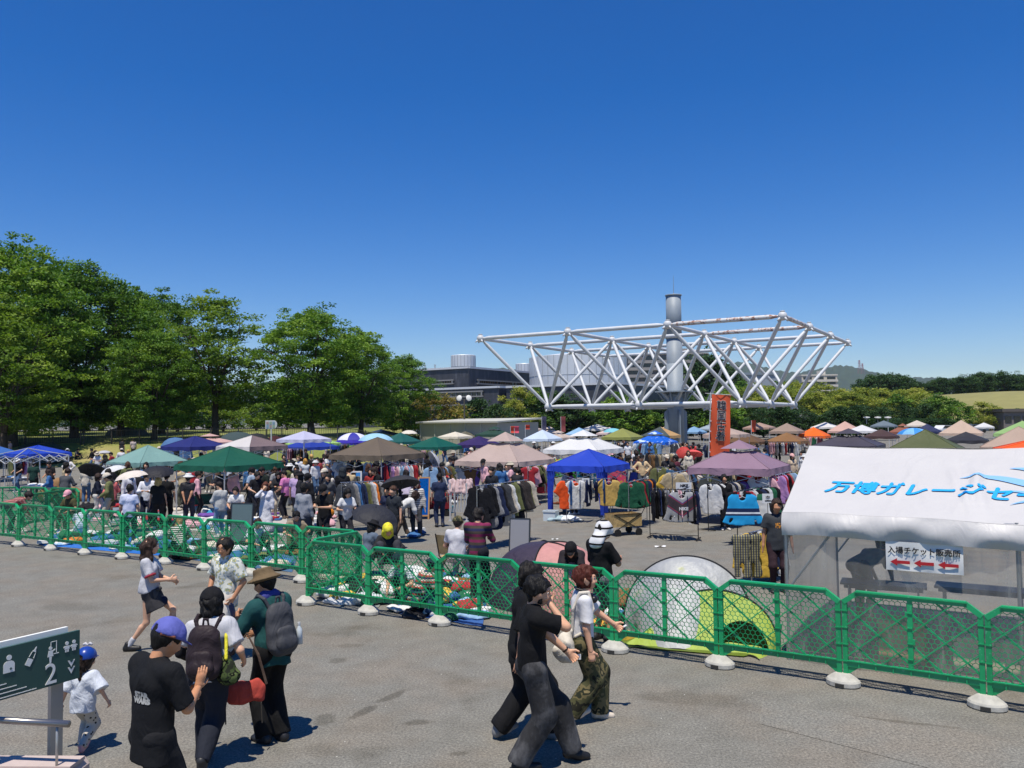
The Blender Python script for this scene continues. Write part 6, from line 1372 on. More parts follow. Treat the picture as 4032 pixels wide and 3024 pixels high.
V, Q = solid([cone((-.6, 0, .3), (.5, 0, .25), .35, .3, .1), cone((-.55, 0, .6), (-.2, .1, .7), .2, .3, .2), cone((.3, -.1, .3), (.9, -.2, .1), .25, .15, .2)], .05, .05, 9, cuts=(((0, 0, 0), (0, 0, -1)),), seed=3); obj('cloth', raw_mesh('cloth', [(V, Q)], cloth('8a6a48')), t)
p = at(2420, 1905, 29.5); t = thing('patterned_cloth', 'pink striped cloth with yellow motifs hung at the back of the blue canopy', 'cloth', (p.x, 29.5, p.z), -.5); g = MB(); g.grid(lambda u, v: Vector(((u-.5)*.85, .05*math.sin(u*9), (v-.5)*1.0 + .05*math.sin(u*5))), 12, 10)
g.build('cloth', blotch('pink_motif', ['d0486a', 'd0486a', 'c85a78', 'c8a03c'], 9, [0, .4, .5, .63]), t, True); g = MB(); g.tube([(-.45, 0, .52), (.45, 0, .52)], .012, 6); g.build('rod', CHROME, t)
# goods laid out on sheets: each heap its own piece
def heap_protos():
    out = []
    for i in range(5):
        rs = random.Random(50+i); pr = [cone((rs.uniform(-.14, .0), rs.uniform(-.1, .1), .02), (rs.uniform(0, .16), rs.uniform(-.1, .1), .04), rs.uniform(.09, .14), rs.uniform(.07, .12), .06, ((0, 0, 1), .45)) for _ in range(3)]
        out.append(raw_mesh('garment', [solid(pr, .022, .022, 22, cuts=(((0, 0, 0), (0, 0, -1)),), seed=i)]))
    return out
HEAP = heap_protos()
g = MB(); g.add([(-.14, -.17, 0), (.14, -.17, 0), (.14, .17, 0), (-.14, .17, 0), (-.13, -.16, .05), (.13, -.165, .06), (.135, .16, .05), (-.13, .165, .055)], [(3, 2, 1, 0), (4, 5, 6, 7), (0, 1, 5, 4), (1, 2, 6, 5), (2, 3, 7, 6), (3, 0, 4, 7)]); FOLD = g.mesh('garment', [])
g = MB()
for s in (-1, 1): V, Q = solid([cone((s*.06, -.08, .03), (s*.06, .09, .025), .045, .04, .03, ((0, 0, 1), .8)), cone((s*.06, -.09, .06), (s*.06, -.05, .06), .035, .03, .03)], .014); g.add([tuple(v) for v in V], [tuple(q) for q in Q])
SHOE2 = g.mesh('shoes', [], True)
def tarp(a, b2, c, dd_, col, label):
    P = [gp(*a), gp(*b2), gp(*c), gp(*dd_)]; o = P[0]; t = thing('ground_sheet', label, 'ground sheet', (o.x, o.y, 0)); g = MB()
    def f(u, v): q = P[0].lerp(P[1], u).lerp(P[3].lerp(P[2], u), v) - o; q.z = .008 + .012*abs(math.sin(u*23+v*7))*abs(math.sin(v*19)); return q
    g.grid(f, 24, 12); g.build('sheet', cloth(col, .45), t, True); return P
ZONES = [  # quad in photo pixels (near-left, near-right, far-right, far-left), sheet colour, what to call it, count, palette
 ((150, 2146), (640, 2190), (660, 2120), (230, 2090), '2f6fc0', 'on the blue sheet by the left fence', 46, ['d6d6d4', 'c9bfae', '8fb0cf', '3e6a9c', '1c1c20', 'd9772e', '2c6648', '8e8e90', 'd6d6d4']),
 ((660, 2194), (1150, 2254), (1180, 2170), (700, 2125), '4a6a8a', 'on the grey-blue sheet by the left fence', 44, ['d6d6d4', '8fb0cf', '6c7048', 'c9bfae', '7a5a3a', '3e6a9c', '1c1c20', 'd6d6d4']),
 ((1268, 2358), (1490, 2394), (1560, 2300), (1290, 2270), '8c8f8c', 'on the pale sheet at the fence corner', 26, ['d6d6d4', 'd8b34a', 'c9bfae', '1c1c20', '2c6648', '8e8e90']),
 ((1560, 2415), (1900, 2470), (1930, 2290), (1600, 2250), '3a5f9c', 'on the blue sheet by the near fence', 40, ['d6d6d4', '3e6a9c', '8fb0cf', '2c6648', '1c1c20', 'd8b34a', 'a83038', 'd6d6d4']),
 ((640, 2085), (1130, 2110), (1130, 2025), (680, 2000), 'b8b4ae', 'on the sheet before the dark green canopy', 44, ['d6d6d4', '26304f', 'a83038', '1c1c20', 'c9bfae', '6a4a94', 'd8a8b0', '3e6a9c', '2f8fb8']),
 ((300, 2050), (620, 2075), (640, 2010), (340, 1990), '7d8a92', 'on the sheet by the umbrella group', 26, ['d6d6d4', 'a83038', '1c1c20', 'd8a8b0', '8e8e90']),
 ((2330, 2500), (2470, 2520), (2500, 2360), (2350, 2345), '4a4c58', 'beside the silver shelter', 18, ['1c1c20', 'd6d6d4', 'd8b34a', '3e6a9c', '7a5a3a']),
 ((1220, 2075), (1320, 2085), (1330, 2020), (1230, 2010), '9a9c9c', 'beside the man with the orange bag', 12, ['d6d6d4', 'd8a8b0', '8e8e90', 'a83038']),
 ((1620, 2115), (1640, 2118), (1660, 2100), (1630, 2095), '8a8a86', 'by the brown shoes', 3, ['d6d6d4', '3e6a9c']),
 ((1700, 1990), (1780, 1990), (1780, 1950), (1710, 1950), 'b0a8a0', 'left of the beige canopy', 10, ['d6d6d4', 'a83038', 'd8a8b0'])]
for zi, (a, b2, c, dd_, col, place, cnt, pal) in enumerate(ZONES):
    P = tarp(a, b2, c, dd_, col, 'ground sheet spread with clothes ' + place); rs = random.Random(zi); cntc = {}
    for i in range(cnt):
        u, v = rs.random(), rs.random(); q = P[0].lerp(P[1], u).lerp(P[3].lerp(P[2], u), v); cc = pal[rs.randrange(len(pal))]; kind = 'folded' if rs.random() < .35 else 'crumpled'
        o = obj('laid_out_garment', FOLD if kind == 'folded' else HEAP[rs.randrange(5)], None, (q.x, q.y, .022 + (.03 if rs.random() < .3 else 0)), rs.uniform(0, 6.28), cloth(cc)); s = rs.uniform(.8, 1.5); o.scale = (s, s, s*rs.uniform(.7, 1.5))
        cntc.setdefault((kind, cc), []).append((q.x/q.y, o))
    for (kind, cc), lst in cntc.items():
        for k, (_, o) in enumerate(sorted(lst, key=lambda e: e[0])): tag(o, '%s %s garment %s, %s from left' % (kind, CN[cc], place, ORD[k]), 'clothing', 'clothes laid out for sale')
for i, (px, py, c, nm_) in enumerate(((1500, 2075, 'a05a2c', 'tan leather'), (1522, 2072, '9a5228', 'brown leather'), (1480, 2078, 'd8b8ac', 'pale pink'), (2110, 1990, '6a3028', 'dark red'), (2195, 1985, '7a4a34', 'brown suede'), (1490, 2060, '3e6a9c', 'blue canvas'))):
    o = obj('pair_of_shoes', SHOE2, None, gp(px, py), rs.uniform(-1, 1), cloth(c, .5)); o.scale = (1.3,)*3; tag(o, '%s pair of shoes on the asphalt' % nm_, 'shoes', 'shoes for sale')
for i, (px, py, c, nm_, s) in enumerate(((1420, 2370, 'c9cdd0', 'crumpled clear plastic sheet by the corner fence weight', 1.6), (1640, 2425, '26262a', 'black bag with brown cord in clear plastic at the near fence', 1.3), (1330, 2380, 'd8d8da', 'white paper lying under the corner fence panel', 1.2), (2240, 2050, 'd8dee2', 'white carrier bags at the foot of the blue canopy leg', 1.6), (2190, 2050, '9ab0b8', 'clear bag with soft toys at the blue canopy', 1.5), (1800, 2300, '8a5a2a', 'brown paper bag behind the seated man', 1.2), (2360, 2470, 'd8a03c', 'yellow wooden box end under the near fence', 1.0))):
    t = thing('bag', nm_, 'bag', gp(px, py), i*1.3); t.scale = (s, s, s); obj('bag_body', HEAP[i % 5], t, mat=cloth(c, .4)); g = MB(); g.tube([(-.05, 0, .08), (0, .02, .17), (.05, 0, .08)], .006, 5); g.build('handle', cloth(c, .4), t)
t = thing('paper_scrap', 'torn white paper on the asphalt before the front rack', 'litter', gp(2600, 2155), .2); g = MB(); g.grid(lambda u, v: Vector(((u-.5)*.28, (v-.5)*.1, .012+.03*math.sin(u*4+v)**2)), 6, 3); g.build('paper', plain('card_white', 'd8d8d6', .6), t)
t = thing('paper_scrap', 'white scrap of paper on the bare asphalt by the blue stall', 'litter', gp(2185, 2125), .2); g = MB(); g.grid(lambda u, v: Vector(((u-.5)*.18, (v-.5)*.06, .01+.02*math.sin(u*4+v)**2)), 6, 3); g.build('paper', plain('card_white', 'd8d8d6', .6), t)
# tables with wares
for px, py, L, lab in ((160, 1975, 2.0, 'long table of wares at the left edge stall'), (2450, 2010, 1.2, 'table of toys beside the blue canopy'), (1090, 1965, 1.4, 'table under the right side of the dark green canopy'), (60, 1935, 2.2, 'table under the mid blue canopy')):
    p = gp(px, py); table((p.x, p.y, 0), SITE, L, .6, .68, lab)
    for i in range(7):
        rs = random.Random(px+i); cc = rs.choice(['d6d6d4', 'a83038', '1c1c20', 'c9bfae', '3e6a9c', 'd8b34a']); q = p + U1*((i-3)*L/8) + U2*rs.uniform(-.15, .15); o = obj('table_ware', FOLD if i % 2 else HEAP[i % 5], None, (q.x, q.y, .69), rs.uniform(0, 3), cloth(cc)); o.scale = (.8,)*3; tag(o, '%s wares, %s along the %s' % (CN[cc], ORD[i], lab), 'clothing', 'wares on tables')
# frame without a cover at the left edge
p = at(110, 1800, 38); t = thing('bare_canopy_frame', 'bare white canopy frame without its cover near the left edge', 'canopy frame', (p.x, 38, 0), SITE)
for sx in (-1, 1):
    for sy in (-1, 1): g = MB(); g.box((sx*1.2, sy*1.2, .95), (.04, .04, 1.9)); g.build('leg', WHITEL, t)
for k in range(4):
    rot = Matrix.Rotation(k*math.pi/2, 3, 'Z'); g = MB()
    for i in range(3): xa = -1.2+.8*i; g.bar(rot @ Vector((xa, -1.2, 1.9)), rot @ Vector((xa+.8, -1.2, 1.6)), .025); g.bar(rot @ Vector((xa, -1.17, 1.6)), rot @ Vector((xa+.8, -1.17, 1.9)), .025)
    g.bar(rot @ Vector((-1.2, -1.2, 1.9)), Vector((0, 0, 2.25)), .03); g.build('scissor_bar', WHITEL, t)
# ================================================================== people
def skin_mat(tone):
    key = ('skin', tone)
    if key in MATS: return MATS[key]
    m = bpy.data.materials.new('skin_' + tone); nt, ns, ls, b = nodes(m); c = lin(tone)
    n = N(nt, 'ShaderNodeTexNoise'); n.inputs['Scale'].default_value = 14; ls.new(objco(nt), n.inputs['Vector'])
    ls.new(mixc(nt, n.outputs[0], tuple(x*.88 for x in c), tuple(min(1, x*1.1) for x in c)), b.inputs['Base Color']); b.inputs['Roughness'].default_value = .5; b.inputs['Specular IOR Level'].default_value = .35
    b.inputs['Subsurface Weight'].default_value = .08; b.inputs['Subsurface Radius'].default_value = (.02, .008, .005); MATS[key] = m; return m
def hair_mat(col):
    key = ('hair', col)
    if key in MATS: return MATS[key]
    m = bpy.data.materials.new('hair_' + col); nt, ns, ls, b = nodes(m); c = lin(col)
    n = N(nt, 'ShaderNodeTexNoise'); n.inputs['Scale'].default_value = 38; n.inputs['Detail'].default_value = 3; ls.new(objco(nt, (1, 1, .18)), n.inputs['Vector'])
    ls.new(mixc(nt, n.outputs[0], tuple(x*.5 for x in c), tuple(min(1, x*1.6+.004) for x in c)), b.inputs['Base Color']); b.inputs['Roughness'].default_value = .62; b.inputs['Specular IOR Level'].default_value = .25; bump(nt, n.outputs[0], b, 1.0, .02); MATS[key] = m; return m
def ik(a, t, l1, l2, pole):
    a, t, pole = Vector(a), Vector(t), Vector(pole); d = t-a; L = d.length
    if L > (l1+l2)*.995: t = a + d*((l1+l2)*.995/L); d = t-a; L = d.length
    x = (l1*l1 - l2*l2 + L*L)/(2*L); h = math.sqrt(max(0, l1*l1-x*x)); u = d/L; p = pole - a; p = p - u*p.dot(u)
    p = p.normalized() if p.length > 1e-4 else Vector((0, 1, 0)); return a + u*x + p*h, t
POSES = {}
def pose(name, hip=(0, 0, .93), lean=0, side=0, twist=0, feet=((-.1, 0, 0), (.1, .03, 0)), fyaw=(6, -6), fpitch=(0, 0), hands=((-.27, .04, .80), (.27, .04, .80)), elbow=((-.5, -.4, 1.0), (.5, -.4, 1.0)), head=(0, 0, 0), knee=None, curl=(.35, .35), hdir=(None, None)):
    POSES[name] = dict(hip=hip, lean=lean, side=side, twist=twist, feet=feet, fyaw=fyaw, fpitch=fpitch, hands=hands, elbow=elbow, head=head, knee=knee, curl=curl, hdir=hdir)
def joints(ps, sw=.185, hs=1.0):
    J = {}; hip = Vector(ps['hip']); Rt = Matrix.Rotation(R(ps['twist']), 3, 'Z') @ Matrix.Rotation(R(-ps['lean']), 3, 'X') @ Matrix.Rotation(R(ps['side']), 3, 'Y')
    J['R'] = Rt; T = lambda x, y, z: hip + Rt @ Vector((x, y, z)); J['T'] = T
    J['sh'] = [T(-sw, 0, .45), T(sw, 0, .45)]; J['nb'] = T(0, -.01, .53)
    hy, hp_, ht = ps['head']; Rh = Rt @ Matrix.Rotation(R(ps['lean']*.55), 3, 'X') @ Matrix.Rotation(R(hy), 3, 'Z') @ Matrix.Rotation(R(-hp_), 3, 'X') @ Matrix.Rotation(R(ht), 3, 'Y')
    hc = T(0, .0, .575) + Rh @ Vector((0, .035, .095))*hs; J['hc'] = hc; J['Rh'] = Rh; J['H'] = lambda x, y, z: hc + Rh @ (Vector((x, y, z))*hs); J['hs'] = hs
    J['hipj'] = [T(-.09, 0, -.03), T(.09, 0, -.03)]; J['ank'] = []; J['kn'] = []; J['el'] = []; J['wr'] = []
    for i in (0, 1):
        f = Vector(ps['feet'][i]); an = f + Vector((0, 0, .085)); kp = ps['knee'][i] if ps['knee'] else (f.x*1.2, 3, .6)
        k, an = ik(J['hipj'][i], an, .43, .43, kp); J['kn'].append(k); J['ank'].append(an)
        e, w = ik(J['sh'][i], ps['hands'][i], .285, .25, ps['elbow'][i]); J['el'].append(e); J['wr'].append(w)
    return J
def hand_prims(J, i, ps):
    w = J['wr'][i]; f = (w - J['el'][i]).normalized()
    if ps['hdir'][i]: f = (f*.35 + Vector(ps['hdir'][i])).normalized()
    ref = J['R'] @ Vector((0, 1, 0)) if abs(f.z) > .7 else Vector((0, 0, 1)); t = (ref - f*ref.dot(f)).normalized(); pn = f.cross(t)*(1 if i == 0 else -1); pn = -pn if pn.dot(Vector((0, 0, .3)) - Vector((w.x, 0, 0))) < 0 else pn
    P = [cone(w - f*.02, w + f*.075, .03, .038, .02, (pn, .55))]; c = ps['curl'][i]
    for k, (L, r) in enumerate(((.070, .0095), (.078, .0098), (.072, .0095), (.056, .0085))):
        b0 = w + f*.08 + t*(.029-.0195*k); d1 = f*math.cos(c) + pn*math.sin(c) + t*(.12-.08*k)*.8; d1.normalize(); m1 = b0 + d1*L*.55; d2 = f*math.cos(c*2.1) + pn*math.sin(c*2.1) + t*(.1-.07*k)*.8; d2.normalize()
        P += [cone(b0 - f*.02, m1, r*1.15, r, .006), cone(m1, m1 + d2*L*.5, r, r*.8, .006)]
    b0 = w + f*.025 + t*.03; m1 = b0 + (f*.55+t*.75+pn*.2).normalized()*.04; P += [cone(w + f*.02, b0, .02, .016, .012), cone(b0, m1, .0145, .0115, .008), cone(m1, m1 + (f*.8+t*.35+pn*.3).normalized()*.032, .0115, .0095, .006)]
    return P
def yflat(J, k): return (J['R'] @ Vector((0, 1, 0)), k)
def body_solids(J, ps, legs=True, hero=False, fem=0.0, res=.016):
    T, H, hs = J['T'], J['H'], J['hs']; fx = (J['Rh'] @ Vector((1, 0, 0)), .86); P = []
    P += [cone(H(0, -.022, .03), H(0, .008, .0), .098*hs, .092*hs, .03, fx), cone(H(0, .02, -.02), H(0, .052, -.085), .075*hs, .036*hs, .04, fx), cone(H(0, .068, .03), H(0, .07, .03), .03*hs, .03*hs, .03)]
    P += [cone(H(0, .092, .012), H(0, .112, -.028), .009*hs, .0155*hs, .015), cone(H(0, .087, -.062), H(0, .092, -.075), .014*hs, .012*hs, .012)]
    for s in (-1, 1): P.append(cone(H(s*.081, -.008, .012), H(s*.083, -.006, -.03), .017*hs, .011*hs, .008, fx)); P.append(cone(H(s*.035, .085, -.03), H(s*.036, .075, -.04), .024*hs, .022*hs, .02))
    for s in (-1, 1): P.append(cone(H(s*.034, .112, .012), H(s*.034, .118, .012), .016*hs, .014*hs, .01, None, (), True)) if hero else None
    P = [p for p in P if p]
    P += [cone(T(0, -.012, .50), H(0, -.02, -.07), .056-.008*fem, .052-.008*fem, .03), cone(T(-.08, .005, .41), T(.08, .005, .41), .05, .05, .05), cone(T(0, 0, .38), T(0, 0, .02), .108, .1, .05, yflat(J, .7)), cone(T(-.05, 0, -.03), T(.05, 0, -.03), .085, .085, .05)]
    f = 1 - .16*fem
    for i in (0, 1):
        P += [cone(J['sh'][i], J['el'][i], .045*f, .041*f, .03), cone(J['el'][i], J['wr'][i], .042*f, .027*f, .02)]
        if legs: P += [cone(J['hipj'][i], J['kn'][i], .083*f+.006, .054*f, .04), cone(J['kn'][i], J['ank'][i], .053*f, .035*f, .03), cone(J['kn'][i].lerp(J['ank'][i], .22) - J['R'] @ Vector((0, .02, 0)), J['kn'][i].lerp(J['ank'][i], .5), .048*f, .034*f, .03)]
    subs = [p for p in P if p['sub']]; P = [p for p in P if not p['sub']] + subs
    parts = []
    hp_ = [hand_prims(J, i, ps) for i in (0, 1)]
    if hero: parts = [solid(P, res)] + [solid(h, .0062) for h in hp_]
    else:
        for i in (0, 1): w = J['wr'][i]; fdir = (w-J['el'][i]).normalized(); P.insert(0, cone(w, w+fdir*.13, .034, .02, .02, (Vector((1, 0, 0)) if abs(fdir.x) < .8 else Vector((0, 1, 0)), .6)))
        parts = [solid(P, res)]
    return parts
def top_solids(J, kind, e=.02, hem=.10, sw=.185, res=.016, seed=0, sleeve=None, fem=0.0, collar=False):
    T = J['T']; up = J['R'] @ Vector((0, 0, 1)); k = .74
    P = [cone(T(-.08, -.005, .375), T(.08, -.005, .375), .1+e, .1+e, .06, yflat(J, .9)), cone(T(0, .005, .32), T(0, 0, .06), .150+e-.012*fem, .142+e, .07, yflat(J, k)), cone(T(0, 0, .12), T(0, 0, -hem-.05), .150+e, .162+e*1.25, .06, yflat(J, k), ((T(0, 0, -hem), -up),)), cone(T(0, -.008, .488), T(-sw*.92, -.005, .448), .056, .055+e*.5, .05), cone(T(0, -.008, .488), T(sw*.92, -.005, .448), .056, .055+e*.5, .05)]
    if fem: P += [cone(T(s*.065, .07, .34), T(s*.07, .085, .33), .06, .055, .05) for s in (-1, 1)]
    sl = sleeve if sleeve is not None else {'tee': .72, 'long': 2.0, 'half': 1.0, 'tank': .12, 'three': 1.5}[kind]
    for i in (0, 1):
        s, el, w = J['sh'][i], J['el'][i], J['wr'][i]
        if sl <= 1:
            en = s.lerp(el, sl); d = (el-s).normalized(); P.append(cone(s, en + d*.04, .056+e, .060+e*1.3, .045, None, ((en, d),)))
        else:
            P.append(cone(s, el, .06+e, .05+e, .05)); en = el.lerp(w, min(.98, sl-1)); d = (w-el).normalized(); P.append(cone(el, en + d*.03, .05+e*.9, .037+e*.8, .04, None, ((en, d),)))
    if collar: P.append(cone(T(-.03, .02, .535), T(.03, .02, .535), .06, .06, .02, None, ((T(0, 0, .565), up),)))
    return [solid(P, res, .020 if res < .018 else .014, 11, seed=seed, wdir=(1, 1, .55))]
def bottom_solids(J, kind, b=.02, res=.016, seed=1, hem=None):
    T = J['T']; up = J['R'] @ Vector((0, 0, 1)); P = [cone(T(-.07, 0, -.02), T(.07, 0, -.02), .115+b*.4, .115+b*.4, .05, yflat(J, .88), ((T(0, 0, .1), up),))]
    if kind in ('pants', 'shorts', 'wide'):
        for i in (0, 1):
            h, k, a = J['hipj'][i], J['kn'][i], J['ank'][i]; P.append(cone(h, k, .088+b*.8, .066+b, .05)); d = (a-k).normalized()
            if kind == 'shorts': en = k.lerp(a, .06)
            else: en = a - d*.0 + d*.02; P.append(cone(k, en + d*.04, .066+b, .05+b*(.75 if kind == 'pants' else 1.15), .04, None, ((en, d),)))
    elif kind in ('skirt', 'longskirt', 'dress'):
        z0 = J['hipj'][0].lerp(J['hipj'][1], .5); kk = (J['kn'][0]+J['kn'][1])/2; aa = (J['ank'][0]+J['ank'][1])/2; en = z0.lerp(kk, .72) if kind == 'skirt' else kk.lerp(aa, .25 if kind == 'dress' else .75); d = (en-z0).normalized()
        P.append(cone(z0 + Vector((0, 0, .08)), en + d*.05, .14+b, .2+b if kind == 'skirt' else .25+b, .05, yflat(J, .82), ((en, d),)))
    return [solid(P, res, .017, 10, seed=seed+7, wdir=(1, 1, .5))]
def shoe_solids(J, i, ps, res=.012):
    a = J['ank'][i]; y = R(ps['fyaw'][i]); pt = R(ps['fpitch'][i]); M3 = Matrix.Rotation(y, 3, 'Z') @ Matrix.Rotation(-pt, 3, 'X'); q = lambda x, yy, z: a + M3 @ Vector((x, yy, z)); dn = M3 @ Vector((0, 0, -1))
    cut = ((q(0, 0, -.085), dn),)
    return [solid([cone(q(0, -.045, -.045), q(0, .06, -.05), .046, .044, .03, None, cut), cone(q(0, .05, -.055), q(.0, .15, -.062), .044, .036, .03, None, cut), cone(q(0, -.03, -.02), q(0, -.01, .02), .044, .045, .03)], res)]
def hair_solids(J, style, res=.014, seed=0):
    H, hs = J['H'], J['hs']; up = J['Rh'] @ Vector((0, 0, 1)); fx = (J['Rh'] @ Vector((1, 0, 0)), .9)
    P = [cone(H(0, -.028, .038), H(0, .0, .03), .112*hs, .108*hs, .03, fx)]
    if style in ('short', 'cropped'): P.append(cone(H(0, -.055, .0), H(0, -.055, -.045), .078*hs, .05*hs, .03, fx))
    if style == 'mop': P += [cone(H(0, -.04, .01), H(0, -.03, -.03), .105*hs, .095*hs, .03, fx), cone(H(-.05, .085, .05), H(.04, .095, .035), .028*hs, .024*hs, .03), cone(H(.07, .06, .04), H(.082, .05, -.02), .024*hs, .014*hs, .02), cone(H(-.07, .06, .04), H(-.082, .05, -.02), .024*hs, .014*hs, .02)]
    if style in ('bob', 'long', 'bun', 'pony'): P.append(cone(H(0, -.04, .0), H(0, -.04, -.05), .100*hs, .085*hs, .03, fx))
    if style == 'bob': P += [cone(H(s*.06, -.02, .0), H(s*.068, -.01, -.12), .05*hs, .04*hs, .04) for s in (-1, 1)] + [cone(H(0, -.07, -.02), H(0, -.075, -.12), .075*hs, .06*hs, .04)]
    if style == 'long': P += [cone(H(s*.06, -.03, .0), H(s*.075, -.02, -.27), .05*hs, .035*hs, .04) for s in (-1, 1)] + [cone(H(0, -.075, -.02), H(0, -.085, -.34), .075*hs, .055*hs, .05, fx)]
    if style == 'pony': P += [cone(H(0, -.11, .02), H(0, -.135, -.05), .034*hs, .032*hs, .02), cone(H(0, -.135, -.05), H(0, -.12, -.20), .03*hs, .014*hs, .02)]
    if style == 'bun': P.append(cone(H(0, -.09, .09), H(0, -.1, .1), .05*hs, .05*hs, .02))
    face = [cone(H(0, .150, -.012), H(0, .130, -.16), .098*hs, .10*hs, .01, (J['Rh'] @ Vector((1, 0, 0)), 1.7), (), True)]
    if style in ('short', 'cropped', 'mop'): face += [cone(H(s*.1, .022, -.05), H(s*.1, .05, -.14), .054*hs, .064*hs, .01, None, (), True) for s in (-1, 1)]
    return [solid(P + face, res, .02 if style != 'cropped' else .004, 40, seed=seed, wdir=(1, 1, .3))]
def hat_solids(J, kind, res=.012):
    H, hs = J['H'], J['hs']; up = J['Rh'] @ Vector((0, 0, 1)); dn = -up; fx = (J['Rh'] @ Vector((1, 0, 0)), .92); zf = (J['Rh'] @ Vector((0, .12, 1)), .13)
    if kind in ('cap', 'capback', 'cap_arch'):
        s = -1 if kind == 'capback' else 1
        P = [cone(H(0, -.022, .045), H(0, .0, .04), .127*hs, .123*hs, .03, fx, ((H(0, 0, .028), dn),)), cone(H(0, s*.075-.01, .042), H(0, s*.145, .03), .085*hs, .062*hs, .01, zf), cone(H(0, -.02, .163), H(0, -.02, .166), .01, .01, .005)]
        if kind == 'cap_arch': P.append(cone(H(0, -.14, .05), H(0, -.16, .05), .034*hs, .034*hs, .005, None, (), True))
        return [solid(P, res)]
    if kind == 'bucket': return [solid([cone(H(0, -.02, .05), H(0, -.01, .11), .126*hs, .104*hs, .02, fx, ((H(0, 0, .155), up), (H(0, 0, .03), dn))), cone(H(0, -.01, .055), H(0, -.01, .04), .165*hs, .178*hs, .03, (up, .10))], res)]
    if kind == 'beret': return [solid([cone(H(0, -.02, .09), H(0, .0, .09), .13*hs, .125*hs, .03, (up, .55))], res)]
    if kind == 'scarf': return [solid([cone(H(0, -.03, .04), H(0, .02, .035), .122*hs, .116*hs, .03, fx), cone(H(0, -.05, .0), H(0, -.04, -.13), .11*hs, .13*hs, .05, fx), cone(H(.08, .0, -.02), H(.1, -.01, -.14), .05*hs, .04*hs, .03), cone(H(-.08, 0, -.02), H(-.1, -.01, -.14), .05*hs, .04*hs, .03), cone(H(0, .15, -.03), H(0, .15, -.13), .095*hs, .09*hs, .01, None, (), True)], res, .008, 22)]
PCACHE = {}
def cached(key, fn, name):
    if key not in PCACHE: PCACHE[key] = raw_mesh(name, fn())
    return PCACHE[key]
SKINS = ['c99a7c', 'd2a486', 'c08c6c', 'cfa080']
def person(label, loc, rz, H=1.7, ps='stand', top=('tee', '1c1c20'), bottom=('pants', '26262c'), hair=('short', '15120f'), hat=None, shoes='26262a', skin='c99a7c', fem=0.0, hs=1.0, res=.024, hero=False, e=.011, b=.018, hem=.10, sw=None, group=None, seed=0, glasses=False, sleeve=None, collar=False, z=0.0, cuff=None):
    sw = sw or (.175 - .02*fem); P = POSES[ps]; J = joints(P, sw, hs); s = H/1.75
    t = thing('person', label, 'person', (loc[0], loc[1], z), rz, group); t.scale = (s, s, s)
    bk = (ps, fem, hs, res, hero, sw); legs = bottom[0] not in ('pants', 'wide')
    obj('body', cached(('body',) + bk + (legs,), lambda: body_solids(J, P, legs, hero, fem, res), 'body'), t, mat=skin_mat(skin))
    tm_ = top[1] if not isinstance(top[1], str) else cloth(top[1]); bm_ = bottom[1] if not isinstance(bottom[1], str) else cloth(bottom[1])
    obj('shirt' if top[0] != 'dress' else 'dress', cached(('top', top[0], e, hem, sleeve, seed if hero else 0, collar) + bk, lambda: top_solids(J, top[0], e, hem, sw, res, seed, sleeve, fem, collar), 'shirt'), t, mat=tm_)
    obj({'pants': 'trousers', 'wide': 'trousers', 'shorts': 'shorts'}.get(bottom[0], 'skirt'), cached(('bot', bottom[0], b, seed if hero else 0) + bk, lambda: bottom_solids(J, bottom[0], b, res, seed), 'trousers'), t, mat=bm_)
    for i in (0, 1): obj('shoe', cached(('shoe', i) + bk, lambda: shoe_solids(J, i, P, min(res, .014)), 'shoe'), t, mat=plain('shoe_' + shoes, shoes, .5))
    if hair and hat and hair[0] in ('short', 'mop'): hair = ('cropped', hair[1])
    if hair: obj('hair', cached(('hair', hair[0]) + bk, lambda: hair_solids(J, hair[0], min(res, .02), seed), 'hair'), t, mat=hair_mat(hair[1]))
    if hat: obj('hat', cached(('hat', hat[0]) + bk, lambda: hat_solids(J, hat[0], min(res, .012)), 'hat'), t, mat=hat[1] if not isinstance(hat[1], str) else cloth(hat[1]))
    if hero:
        Hh = J['H']; DK_ = plain('eye_dark', '17120f', .25); WH_ = plain('eye_white', 'd8d4cc', .3)
        for sx in (-1, 1):
            g = MB(); g.sphere(Hh(sx*.034, .0885, .012), .0125*hs, 8, 6); o = g.build('eye', WH_, t, True); g = MB(); g.sphere(Hh(sx*.035, .0965, .012), .0075*hs, 8, 5); g.build('iris', DK_, o, True)
            g = MB(); g.tube([Hh(sx*.016, .1, .034), Hh(sx*.035, .101, .040), Hh(sx*.055, .09, .034)], .0038*hs, 5); g.build('eyebrow', hair_mat(hair[1] if hair else '15120f'), t)
        g = MB(); g.tube([Hh(-.022, .096, -.068), Hh(0, .103, -.066), Hh(.022, .096, -.068)], [.003, .0055, .003], 6); g.build('lips', plain('lip', 'a05c54', .4), t)
        if glasses:
            g = MB()
            for sx in (-1, 1):
                ring = [Hh(sx*.036 + .024*math.cos(2*math.pi*k/12), .113, .012 + .02*math.sin(2*math.pi*k/12)) for k in range(13)]; g.tube(ring, .0025, 5); g.tube([Hh(sx*.06, .11, .018), Hh(sx*.084, .0, .018)], .0022, 5)
            g.tube([Hh(-.012, .115, .014), Hh(.012, .115, .014)], .0022, 5); g.build('glasses', plain('wire', '3a3430', .3, .6), t)
    return t, J, s
def carry(name, label, cat, per, parts):
    """a thing worn or carried, modelled in the carrier's space but standing on its own"""
    t = thing(name, label, cat, per.location, per.rotation_euler.z); t.scale = per.scale
    for pn, prims, mat_, res, wr in parts: obj(pn, raw_mesh(pn, [solid(prims, res, wr, 20, seed=5)]), t, mat=mat_)
    return t
def chain(pts, r, k=.006): return [cone(pts[i], pts[i+1], r, r, k) for i in range(len(pts)-1)]
